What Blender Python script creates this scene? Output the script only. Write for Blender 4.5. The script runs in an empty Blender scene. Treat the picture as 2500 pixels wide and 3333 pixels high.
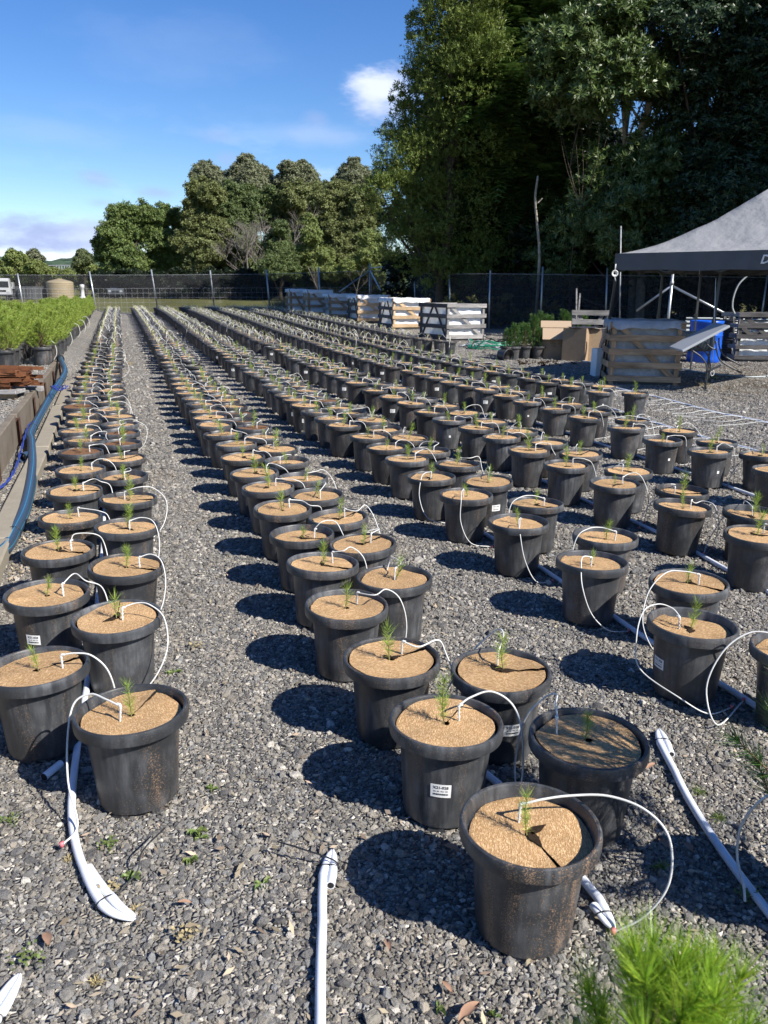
import bpy, bmesh, math, random
import numpy as np
from mathutils import Vector, Matrix, Euler
from math import radians, sin, cos, pi
random.seed(7)
RNG = np.random.default_rng(11)
scn = bpy.context.scene
COL = scn.collection

# ------------------------------------------------------------------ camera
FPX = 2629.4; PITCH = radians(15.2696); ROLL = radians(0.6035); CAMZ = 1.695
_F = np.array([0, cos(PITCH), -sin(PITCH)]); _U = np.array([0, sin(PITCH), cos(PITCH)]); _X = np.array([1.0, 0, 0])
_R = _X*cos(ROLL) + _U*sin(ROLL); _UP = -_X*sin(ROLL) + _U*cos(ROLL)
cd = bpy.data.cameras.new('camera'); cam = bpy.data.objects.new('camera', cd); COL.objects.link(cam)
cd.sensor_fit = 'VERTICAL'; cd.sensor_height = 36.0; cd.lens = FPX/3333*36.0
cd.clip_start = 0.05; cd.clip_end = 6000
M = Matrix.Identity(4)
for i in range(3):
    M[i][0] = _R[i]; M[i][1] = _UP[i]; M[i][2] = -_F[i]
M[2][3] = CAMZ
cam.matrix_world = M
cd.dof.use_dof = True; cd.dof.focus_distance = 4.5; cd.dof.aperture_fstop = 8.0
scn.camera = cam
scn.render.resolution_x = 768; scn.render.resolution_y = 1024

# ------------------------------------------------------------------ sun, sky, exposure
SUN_EL = radians(40.5); SUN_AZ_VEC = (0.815, -0.58)          # horizontal direction TOWARDS the sun
ln = math.hypot(*SUN_AZ_VEC)
to_sun = Vector((SUN_AZ_VEC[0]/ln*cos(SUN_EL), SUN_AZ_VEC[1]/ln*cos(SUN_EL), sin(SUN_EL)))
sd = bpy.data.lights.new('sun', 'SUN'); sd.energy = 4.8; sd.angle = radians(0.53); sd.color = (1.0, 0.95, 0.87)
sun = bpy.data.objects.new('sun', sd); COL.objects.link(sun)
sun.rotation_euler = to_sun.to_track_quat('Z', 'Y').to_euler(); sun.location = (12, -8, 20)
scn.view_settings.view_transform = 'Standard'; scn.view_settings.look = 'None'
scn.view_settings.exposure = 0.90; scn.view_settings.gamma = 1.0
try: scn.view_settings.use_curve_mapping = False
except Exception: pass

world = bpy.data.worlds.new('World'); scn.world = world; world.use_nodes = True
wt = world.node_tree; wt.nodes.clear()
def N(nt, typ, **kw):
    n = nt.nodes.new(typ)
    for k, v in kw.items():
        if k.startswith('i_'):
            key = k[2:]; key = int(key) if key.isdigit() else key.replace('_', ' ')
            n.inputs[key].default_value = v
        else: setattr(n, k, v)
    return n
def L(nt, a, b): nt.links.new(a, b)
def build_sky():
    nt = wt
    out = N(nt, 'ShaderNodeOutputWorld'); bg = N(nt, 'ShaderNodeBackground'); bg.inputs[1].default_value = 0.083
    sky = N(nt, 'ShaderNodeTexSky', sky_type='NISHITA'); sky.sun_disc = False
    sky.sun_elevation = SUN_EL; sky.sun_rotation = math.atan2(SUN_AZ_VEC[0], SUN_AZ_VEC[1])
    sky.air_density = 1.0; sky.dust_density = 0.25; sky.ozone_density = 3.6; sky.altitude = 150
    hs = N(nt, 'ShaderNodeHueSaturation'); hs.inputs['Saturation'].default_value = 1.28; hs.inputs['Value'].default_value = 1.0
    hs.inputs['Hue'].default_value = 0.512
    L(nt, sky.outputs[0], hs.inputs['Color'])
    tc = N(nt, 'ShaderNodeTexCoord'); D = tc.outputs['Generated']
    def dirv(px, py):
        d = _F + _R*(px-1250)/FPX - _UP*(py-1666.5)/FPX
        return d/np.linalg.norm(d)
    sx = N(nt, 'ShaderNodeSeparateXYZ'); L(nt, D, sx.inputs[0])
    # noise used to break up every cloud
    mp = N(nt, 'ShaderNodeMapping'); mp.inputs['Scale'].default_value = (1, 1, 2.6); L(nt, D, mp.inputs[0])
    nz = N(nt, 'ShaderNodeTexNoise', i_Scale=11.0, i_Detail=7.0, i_Roughness=0.58); L(nt, mp.outputs[0], nz.inputs[0])
    nz2 = N(nt, 'ShaderNodeTexNoise', i_Scale=34.0, i_Detail=6.0, i_Roughness=0.6); L(nt, mp.outputs[0], nz2.inputs[0])
    col = hs.outputs[0]
    def m(op, a, b=None, clamp=False):
        n = N(nt, 'ShaderNodeMath', operation=op, use_clamp=clamp)
        for i, v in enumerate((a, b)):
            if v is None: continue
            if isinstance(v, (int, float)): n.inputs[i].default_value = v
            else: L(nt, v, n.inputs[i])
        return n.outputs[0]
    def cloud(px, py, rx, ry, colr, dens, namp, noise, soft=0.35):
        """one cloud: an elliptical patch of direction space (radii in radians), broken up by noise"""
        nonlocal col
        d = dirv(px, py); az = np.array([d[1], -d[0], 0]); az = az/np.linalg.norm(az); up = np.cross(az, d)
        def dot(v):
            n = N(nt, 'ShaderNodeVectorMath', operation='DOT_PRODUCT'); L(nt, D, n.inputs[0]); n.inputs[1].default_value = tuple(v)
            return n.outputs['Value']
        a = m('DIVIDE', dot(az), rx); b = m('DIVIDE', dot(up), ry); f = m('GREATER_THAN', dot(d), 0.3)
        r = m('SQRT', m('ADD', m('MULTIPLY', a, a), m('MULTIPLY', b, b)))
        r = m('ADD', r, m('MULTIPLY', m('SUBTRACT', noise, 0.5), namp))
        mr = N(nt, 'ShaderNodeMapRange', interpolation_type='SMOOTHSTEP'); L(nt, r, mr.inputs[0])
        mr.inputs[1].default_value = 1.0; mr.inputs[2].default_value = 1.0-soft*2; mr.inputs[3].default_value = 0.0; mr.inputs[4].default_value = dens
        fac = m('MULTIPLY', mr.outputs[0], f, True)
        mx = N(nt, 'ShaderNodeMix', data_type='RGBA'); L(nt, fac, mx.inputs[0]); L(nt, col, mx.inputs[6])
        mx.inputs[7].default_value = (*colr, 1); col = mx.outputs[2]
    k = 1.0
    W = (7.6, 8.3, 9.4); G = (3.0, 3.7, 5.9); H = (4.5, 5.3, 7.4)
    # low bank at the left, bright under-edge and grey-violet tops
    cloud(160, 850, .22, .030, W, .95, .7, nz.outputs[0], .45)
    cloud(150, 770, .16, .022, H, .9, 1.0, nz2.outputs[0], .45)
    cloud(280, 775, .075, .030, H, .95, .9, nz2.outputs[0], .5)
    cloud(130, 745, .050, .024, G, .9, 1.0, nz2.outputs[0], .5)
    cloud(60, 790, .09, .012, G, .7, 1.1, nz2.outputs[0], .5)
    cloud(230, 800, .09, .010, G, .55, 1.2, nz2.outputs[0], .5)
    cloud(20, 722, .05, .012, G, .5, 1.2, nz2.outputs[0], .5)
    cloud(330, 735, .04, .012, G, .4, 1.1, nz2.outputs[0], .5)
    # cumulus beside the big tree, shaded foot
    cloud(1260, 320, .060, .040, G, .6, 1.0, nz2.outputs[0], .5)
    cloud(1235, 300, .048, .034, H, .85, 1.1, nz2.outputs[0], .4)
    cloud(1225, 285, .034, .022, (6.2, 6.7, 7.8), .85, 1.1, nz2.outputs[0], .4)
    # small grey puffs
    cloud(312, 582, .030, .014, G, .55, 1.1, nz2.outputs[0], .5)
    cloud(512, 627, .028, .010, G, .55, 1.1, nz2.outputs[0], .5)
    cloud(330, 660, .022, .008, G, .35, 1.0, nz2.outputs[0], .5)
    cloud(735, 520, .022, .014, G, .4, 1.0, nz2.outputs[0], .5)
    cloud(710, 445, .035, .014, G, .3, 1.2, nz2.outputs[0], .5)
    cloud(1010, 435, .09, .018, H, .35, 1.6, nz.outputs[0], .5)
    cloud(1030, 385, .020, .012, G, .35, 1.0, nz2.outputs[0], .5)
    cloud(180, 430, .09, .020, H, .16, 1.6, nz.outputs[0], .5)
    cloud(560, 160, .14, .05, H, .10, 1.6, nz.outputs[0], .5)
    # broken low cloud all round the horizon, also behind the viewer and behind the trees
    mr = N(nt, 'ShaderNodeMapRange'); L(nt, nz.outputs[0], mr.inputs[0]); mr.inputs[1].default_value = .56; mr.inputs[2].default_value = .72
    ev = N(nt, 'ShaderNodeMapRange'); L(nt, sx.outputs[2], ev.inputs[0]); ev.inputs[1].default_value = .20; ev.inputs[2].default_value = .05
    rx = N(nt, 'ShaderNodeMapRange'); L(nt, sx.outputs[0], rx.inputs[0]); rx.inputs[1].default_value = -.45; rx.inputs[2].default_value = .15
    f = m('MULTIPLY', m('MULTIPLY', mr.outputs[0], ev.outputs[0], True), m('MULTIPLY', rx.outputs[0], .8), True)
    mx = N(nt, 'ShaderNodeMix', data_type='RGBA'); L(nt, f, mx.inputs[0]); L(nt, col, mx.inputs[6]); mx.inputs[7].default_value = (*W, 1)
    L(nt, mx.outputs[2], bg.inputs[0]); L(nt, bg.outputs[0], out.inputs[0])
build_sky()

# ------------------------------------------------------------------ where things stand
def ray(px, py): return _F + _R*(px-1250)/FPX - _UP*(py-1666.5)/FPX
def sstep(t): t = min(max(t, 0.0), 1.0); return t*t*(3-2*t)
def gz(x, y):
    """height of the gravel pad"""
    amp = min(max(.36+.015*(x+14), .3), .62)
    return amp*sstep((y-16)/29)
def hit(px, py, dz=0.0):
    """the point of the pad (plus dz) seen at a source pixel of the photograph"""
    d = ray(px, py); z = dz; p = None
    for _ in range(40):
        s = (z-CAMZ)/d[2]; p = d*s; z = .5*z+.5*(dz+gz(p[0], p[1]))
    return Vector((p[0], p[1], z))
def at(px, py, Y):
    d = ray(px, py); s = Y/d[1]; return Vector((d[0]*s, Y, CAMZ+d[2]*s))
def ratio(px, py): d = ray(px, py); return d[0]/d[1]
DIR = Vector((-0.305, 0.952, 0)).normalized(); NRM = Vector((0.952, 0.305, 0)).normalized()

# ------------------------------------------------------------------ object helpers
def props(o, label=None, cat=None, group=None, kind=None):
    if label: o['label'] = label
    if cat: o['category'] = cat
    if group: o['group'] = group
    if kind: o['kind'] = kind
    return o
def empty(name, loc, rz=0, label=None, cat=None, group=None, kind=None):
    o = bpy.data.objects.new(name, None); COL.objects.link(o); o.location = loc; o.rotation_euler = (0, 0, rz)
    o.empty_display_size = .05
    return props(o, label, cat, group, kind)
def mk(name, me, parent=None, loc=None, rot=None, scale=None):
    o = bpy.data.objects.new(name, me); COL.objects.link(o)
    if parent: o.parent = parent
    if loc is not None: o.location = loc
    if rot is not None: o.rotation_euler = rot
    if scale is not None: o.scale = scale if hasattr(scale, '__len__') else (scale,)*3
    return o
def mesh(name, V, Fc, mats, smooth=False, mi=None):
    """V (n,3) array, Fc an (m,k) array or a list of index tuples"""
    me = bpy.data.meshes.new(name); V = np.asarray(V, dtype=np.float32)
    if isinstance(Fc, np.ndarray):
        k = Fc.shape[1]; m = len(Fc)
        me.vertices.add(len(V)); me.vertices.foreach_set('co', V.ravel())
        me.loops.add(m*k); me.loops.foreach_set('vertex_index', Fc.astype(np.int32).ravel())
        me.polygons.add(m); me.polygons.foreach_set('loop_start', np.arange(0, m*k, k, dtype=np.int32))
        try: me.polygons.foreach_set('loop_total', np.full(m, k, dtype=np.int32))
        except Exception: pass
        me.update(calc_edges=True)
    else:
        me.from_pydata([tuple(map(float, v)) for v in V], [], [tuple(map(int, f)) for f in Fc]); me.update()
    for mt in (mats if isinstance(mats, (list, tuple)) else [mats]): me.materials.append(mt)
    n = len(me.polygons)
    if smooth: me.polygons.foreach_set('use_smooth', np.ones(n, dtype=bool))
    if mi is not None: me.polygons.foreach_set('material_index', np.asarray(mi, dtype=np.int32))
    return me
class MB:
    """collects simple shapes into one mesh"""
    def __init__(s): s.v = []; s.f = []; s.m = []; s.n = 0
    def add(s, V, Fc, mi=0):
        s.v.append(np.asarray(V, float)); 
        for f in Fc: s.f.append(tuple(int(i)+s.n for i in f)); s.m.append(mi)
        s.n += len(V)
    def box(s, c, size, rot=None, mi=0, bevel=0.0):
        hx, hy, hz = size[0]/2, size[1]/2, size[2]/2
        if bevel > 0:
            b = bevel; V = []
            for z in (-hz, -hz+b, hz-b, hz):
                i = b if abs(z) == hz else 0
                V += [(-hx+i, -hy+b, z), (-hx+b, -hy+i, z), (hx-b, -hy+i, z), (hx-i, -hy+b, z), (hx-i, hy-b, z), (hx-b, hy-i, z), (-hx+b, hy-i, z), (-hx+i, hy-b, z)]
            Fc = [tuple(range(7, -1, -1)), tuple(range(24, 32))]
            for k in range(3):
                for j in range(8): Fc.append((k*8+j, k*8+(j+1) % 8, (k+1)*8+(j+1) % 8, (k+1)*8+j))
        else:
            V = [(x, y, z) for z in (-hz, hz) for x, y in ((-hx, -hy), (hx, -hy), (hx, hy), (-hx, hy))]
            Fc = [(3, 2, 1, 0), (4, 5, 6, 7), (0, 1, 5, 4), (1, 2, 6, 5), (2, 3, 7, 6), (3, 0, 4, 7)]
        V = np.array(V)
        if rot is not None: V = V @ np.array(rot.to_3x3()).T
        s.add(V+np.array(c), Fc, mi); return s
    def beam(s, a, b, w, t, up=Vector((0, 0, 1)), mi=0, bevel=0.0):
        a = Vector(a); b = Vector(b); d = b-a; l = d.length; d.normalize()
        sd = d.cross(up)
        if sd.length < 1e-4: sd = Vector((1, 0, 0))
        sd.normalize(); u2 = sd.cross(d)
        R = Matrix((d, sd, u2)).transposed()
        return s.box((a+b)/2, (l, t, w), R, mi, bevel)
    def tube(s, pts, r, seg=8, mi=0, cap=True):
        V, Fc = tube_geo(pts, r, seg, cap); s.add(V, Fc, mi); return s
    def lathe(s, prof, seg, c=(0, 0, 0), mi=0, close=False):
        V = []; n = len(prof)
        for k in range(seg):
            a = 2*pi*k/seg
            for r, z in prof: V.append((c[0]+r*cos(a), c[1]+r*sin(a), c[2]+z))
        Fc = [(k*n+j, ((k+1) % seg)*n+j, ((k+1) % seg)*n+j+1, k*n+j+1) for k in range(seg) for j in range(n-1)]
        s.add(V, Fc, mi); return s
    def mesh(s, name, mats, smooth=False): return mesh(name, np.concatenate(s.v), s.f, mats, smooth, s.m)
    def build(s, name, mats, parent=None, smooth=False, loc=None, rot=None):
        return mk(name, s.mesh(name, mats, smooth), parent, loc, rot)
def tube_geo(pts, r, seg=8, cap=True):
    P = [Vector(p) for p in pts]; n = len(P); rr = r if hasattr(r, '__len__') else [r]*n
    V = []; prev = None
    for i in range(n):
        t = (P[min(i+1, n-1)]-P[max(i-1, 0)])
        t = t.normalized() if t.length > 1e-9 else Vector((0, 0, 1))
        if prev is None:
            a = Vector((0, 0, 1)) if abs(t.z) < .9 else Vector((1, 0, 0)); prev = (a-t*a.dot(t)).normalized()
        else:
            q = prev-t*prev.dot(t); prev = q.normalized() if q.length > 1e-6 else prev
        b = t.cross(prev)
        for k in range(seg):
            a = 2*pi*k/seg; V.append(P[i]+(prev*cos(a)+b*sin(a))*rr[i])
    Fc = [(i*seg+k, i*seg+(k+1) % seg, (i+1)*seg+(k+1) % seg, (i+1)*seg+k) for i in range(n-1) for k in range(seg)]
    if cap: Fc += [tuple(range(seg-1, -1, -1)), tuple(range((n-1)*seg, n*seg))]
    return [tuple(v) for v in V], Fc
def spline(pts, sub=6):
    P = [Vector(p) for p in pts]; P = [P[0]*2-P[1]]+P+[P[-1]*2-P[-2]]; out = []
    for i in range(1, len(P)-2):
        for k in range(sub):
            t = k/sub; a, b, c, d = P[i-1], P[i], P[i+1], P[i+2]
            out.append(.5*((2*b)+(c-a)*t+(2*a-5*b+4*c-d)*t*t+(3*b-a-3*c+d)*t**3))
    out.append(P[-2]); return out

# ------------------------------------------------------------------ materials
MAT = {}
def mat(name, col, rough=.6, spec=.5, metal=0.0, noise=None, bump=None, island=0.0, trans=0.0, hue=0.0, objrand=0.0, col2=None, coord='Object'):
    """noise=(scale, amount, detail) colour mottling; bump=(scale, strength, distance); col2 blended by the noise"""
    m = bpy.data.materials.new(name); m.use_nodes = True; nt = m.node_tree; b = nt.nodes['Principled BSDF']; out = nt.nodes['Material Output']
    b.inputs['Roughness'].default_value = rough; b.inputs['Metallic'].default_value = metal
    b.inputs['Specular IOR Level'].default_value = spec
    tc = N(nt, 'ShaderNodeTexCoord'); base = None
    c1 = N(nt, 'ShaderNodeRGB'); c1.outputs[0].default_value = (*col, 1); base = c1.outputs[0]
    if noise:
        nz = N(nt, 'ShaderNodeTexNoise', i_Scale=noise[0], i_Detail=noise[2] if len(noise) > 2 else 5.0, i_Roughness=.6); L(nt, tc.outputs[coord], nz.inputs[0])
        mr = N(nt, 'ShaderNodeMapRange'); L(nt, nz.outputs[0], mr.inputs[0]); mr.inputs[1].default_value = .3; mr.inputs[2].default_value = .7
        if col2 is not None:
            mx = N(nt, 'ShaderNodeMix', data_type='RGBA'); L(nt, mr.outputs[0], mx.inputs[0]); L(nt, base, mx.inputs[6]); mx.inputs[7].default_value = (*col2, 1)
            mr.inputs[4].default_value = noise[1]; base = mx.outputs[2]
        else:
            mr.inputs[3].default_value = 1-noise[1]; mr.inputs[4].default_value = 1+noise[1]
            mx = N(nt, 'ShaderNodeVectorMath', operation='SCALE'); L(nt, base, mx.inputs[0]); L(nt, mr.outputs[0], mx.inputs['Scale']); base = mx.outputs[0]
    if island or objrand or hue:
        hs = N(nt, 'ShaderNodeHueSaturation'); L(nt, base, hs.inputs['Color'])
        if island: g = N(nt, 'ShaderNodeNewGeometry').outputs['Random Per Island']
        else: g = N(nt, 'ShaderNodeObjectInfo').outputs['Random']
        a = island or objrand
        mr = N(nt, 'ShaderNodeMapRange'); L(nt, g, mr.inputs[0]); mr.inputs[3].default_value = 1-a; mr.inputs[4].default_value = 1+a; L(nt, mr.outputs[0], hs.inputs['Value'])
        if hue:
            wn = N(nt, 'ShaderNodeTexWhiteNoise', noise_dimensions='1D'); L(nt, g, wn.inputs['W'])
            m2 = N(nt, 'ShaderNodeMapRange'); L(nt, wn.outputs[0], m2.inputs[0]); m2.inputs[3].default_value = .5-hue; m2.inputs[4].default_value = .5+hue; L(nt, m2.outputs[0], hs.inputs['Hue'])
        base = hs.outputs[0]
    L(nt, base, b.inputs['Base Color'])
    if bump:
        nb = N(nt, 'ShaderNodeTexNoise', i_Scale=bump[0], i_Detail=6.0); L(nt, tc.outputs[coord], nb.inputs[0])
        bp = N(nt, 'ShaderNodeBump', i_Strength=bump[1], i_Distance=bump[2]); L(nt, nb.outputs[0], bp.inputs['Height']); L(nt, bp.outputs[0], b.inputs['Normal'])
    if trans > 0:
        tr = N(nt, 'ShaderNodeBsdfTranslucent'); L(nt, base, tr.inputs[0]); ms = N(nt, 'ShaderNodeMixShader', i_0=trans)
        L(nt, b.outputs[0], ms.inputs[1]); L(nt, tr.outputs[0], ms.inputs[2]); L(nt, ms.outputs[0], out.inputs[0])
    MAT[name] = m; return m

def stone_palette(nt, src):
    cr = N(nt, 'ShaderNodeValToRGB'); cr.color_ramp.interpolation = 'LINEAR'; L(nt, src, cr.inputs[0])
    e = cr.color_ramp.elements; e[0].position = 0; e[0].color = (.085, .086, .090, 1); e[1].position = 1; e[1].color = (.56, .55, .52, 1)
    for p, c in ((.2, (.14, .143, .15)), (.4, (.195, .195, .192)), (.55, (.235, .225, .20)), (.68, (.22, .235, .255)), (.8, (.30, .28, .245)), (.92, (.36, .355, .34))):
        x = cr.color_ramp.elements.new(p); x.color = (*c, 1)
    return cr.outputs[0]
def gravel_mat():
    m = bpy.data.materials.new('gravel_ground'); m.use_nodes = True; nt = m.node_tree; b = nt.nodes['Principled BSDF']
    tc = N(nt, 'ShaderNodeTexCoord'); P = tc.outputs['Object']
    wb = N(nt, 'ShaderNodeTexNoise', i_Scale=30.0, i_Detail=2.0); L(nt, P, wb.inputs[0])
    ad = N(nt, 'ShaderNodeVectorMath', operation='MULTIPLY_ADD'); L(nt, wb.outputs['Color'], ad.inputs[0]); ad.inputs[1].default_value = (.02, .02, 0); L(nt, P, ad.inputs[2])
    v = N(nt, 'ShaderNodeTexVoronoi', i_Scale=58.0, voronoi_dimensions='2D'); L(nt, ad.outputs[0], v.inputs['Vector'])
    sp = N(nt, 'ShaderNodeSeparateColor'); L(nt, v.outputs['Color'], sp.inputs[0])
    pal = stone_palette(nt, sp.outputs[0])
    # gaps between stones darkened: their self-shadow is put into the colour
    ve = N(nt, 'ShaderNodeTexVoronoi', i_Scale=58.0, feature='DISTANCE_TO_EDGE', voronoi_dimensions='2D'); L(nt, ad.outputs[0], ve.inputs['Vector'])
    mr = N(nt, 'ShaderNodeMapRange', i_1=0.0, i_2=.07); L(nt, ve.outputs['Distance'], mr.inputs[0])
    mx = N(nt, 'ShaderNodeMix', data_type='RGBA'); L(nt, mr.outputs[0], mx.inputs[0]); mx.inputs[6].default_value = (.12, .11, .095, 1); L(nt, pal, mx.inputs[7])
    # fines and brown worn patches
    n1 = N(nt, 'ShaderNodeTexNoise', i_Scale=.55, i_Detail=6.0, i_Roughness=.62); L(nt, P, n1.inputs[0])
    m1 = N(nt, 'ShaderNodeMapRange', i_1=.50, i_2=.72, i_4=.45); L(nt, n1.outputs[0], m1.inputs[0])
    mx2 = N(nt, 'ShaderNodeMix', data_type='RGBA'); L(nt, m1.outputs[0], mx2.inputs[0]); L(nt, mx.outputs[2], mx2.inputs[6]); mx2.inputs[7].default_value = (.30, .265, .205, 1)
    # patches of darker brown right of the tent
    sx = N(nt, 'ShaderNodeSeparateXYZ'); L(nt, P, sx.inputs[0])
    a = N(nt, 'ShaderNodeMapRange', i_1=4.6, i_2=6.6); L(nt, sx.outputs[0], a.inputs[0])
    c = N(nt, 'ShaderNodeMapRange', i_1=11.0, i_2=13.5); L(nt, sx.outputs[1], c.inputs[0])
    n3 = N(nt, 'ShaderNodeTexNoise', i_Scale=1.3, i_Detail=5.0); L(nt, P, n3.inputs[0])
    m3 = N(nt, 'ShaderNodeMapRange', i_1=.38, i_2=.55, i_4=.85); L(nt, n3.outputs[0], m3.inputs[0])
    q1 = N(nt, 'ShaderNodeMath', operation='MULTIPLY'); L(nt, a.outputs[0], q1.inputs[0]); L(nt, c.outputs[0], q1.inputs[1])
    q2 = N(nt, 'ShaderNodeMath', operation='MULTIPLY'); L(nt, q1.outputs[0], q2.inputs[0]); L(nt, m3.outputs[0], q2.inputs[1])
    mx3 = N(nt, 'ShaderNodeMix', data_type='RGBA'); L(nt, q2.outputs[0], mx3.inputs[0]); L(nt, mx2.outputs[2], mx3.inputs[6]); mx3.inputs[7].default_value = (.085, .062, .038, 1)
    n4 = N(nt, 'ShaderNodeTexNoise', i_Scale=.22, i_Detail=4.0); L(nt, P, n4.inputs[0])
    m4 = N(nt, 'ShaderNodeMapRange', i_1=.3, i_2=.7, i_3=1.15, i_4=1.5); L(nt, n4.outputs[0], m4.inputs[0])
    sc = N(nt, 'ShaderNodeVectorMath', operation='SCALE'); L(nt, mx3.outputs[2], sc.inputs[0]); L(nt, m4.outputs[0], sc.inputs['Scale'])
    wm = N(nt, 'ShaderNodeVectorMath', operation='MULTIPLY'); L(nt, sc.outputs[0], wm.inputs[0]); wm.inputs[1].default_value = (1.05, 1.0, .93)
    L(nt, wm.outputs[0], b.inputs['Base Color']); b.inputs['Roughness'].default_value = .85; b.inputs['Specular IOR Level'].default_value = .25
    # relief: rounded cells with random tilt
    hh = N(nt, 'ShaderNodeMapRange', i_1=0.0, i_2=.35); L(nt, ve.outputs['Distance'], hh.inputs[0])
    h2 = N(nt, 'ShaderNodeMath', operation='MULTIPLY_ADD'); L(nt, sp.outputs[1], h2.inputs[0]); L(nt, hh.outputs[0], h2.inputs[1]); h2.inputs[2].default_value = 0
    h3 = N(nt, 'ShaderNodeMath', operation='ADD'); L(nt, h2.outputs[0], h3.inputs[0]); L(nt, hh.outputs[0], h3.inputs[1])
    bp = N(nt, 'ShaderNodeBump', i_Strength=1.0, i_Distance=.011); L(nt, h3.outputs[0], bp.inputs['Height']); L(nt, bp.outputs[0], b.inputs['Normal'])
    return m
def stone_mat():
    m = bpy.data.materials.new('gravel_stone'); m.use_nodes = True; nt = m.node_tree; b = nt.nodes['Principled BSDF']
    oi = N(nt, 'ShaderNodeObjectInfo'); pal = stone_palette(nt, oi.outputs['Random'])
    tc = N(nt, 'ShaderNodeTexCoord'); n = N(nt, 'ShaderNodeTexNoise', i_Scale=2.2, i_Detail=6.0, i_Roughness=.7); L(nt, tc.outputs['Object'], n.inputs[0])
    mr = N(nt, 'ShaderNodeMapRange', i_1=.3, i_2=.7, i_3=.72, i_4=1.25); L(nt, n.outputs[0], mr.inputs[0])
    sc = N(nt, 'ShaderNodeVectorMath', operation='SCALE'); L(nt, pal, sc.inputs[0]); L(nt, mr.outputs[0], sc.inputs['Scale'])
    ln_ = N(nt, 'ShaderNodeTexNoise', i_Scale=.9, i_Detail=6.0, i_Roughness=.65); L(nt, oi.outputs['Location'], ln_.inputs[0])
    lm_ = N(nt, 'ShaderNodeMapRange', i_1=.50, i_2=.70, i_4=.38); L(nt, ln_.outputs[0], lm_.inputs[0])
    bx = N(nt, 'ShaderNodeMix', data_type='RGBA'); L(nt, lm_.outputs[0], bx.inputs[0]); L(nt, sc.outputs[0], bx.inputs[6]); bx.inputs[7].default_value = (.27, .225, .165, 1)
    wm = N(nt, 'ShaderNodeVectorMath', operation='MULTIPLY'); L(nt, bx.outputs[2], wm.inputs[0]); wm.inputs[1].default_value = (1.06, 1.005, .93)
    L(nt, wm.outputs[0], b.inputs['Base Color']); b.inputs['Roughness'].default_value = .72; b.inputs['Specular IOR Level'].default_value = .35
    bp = N(nt, 'ShaderNodeBump', i_Strength=.5, i_Distance=.2); L(nt, n.outputs[0], bp.inputs['Height']); L(nt, bp.outputs[0], b.inputs['Normal'])
    return m
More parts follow.
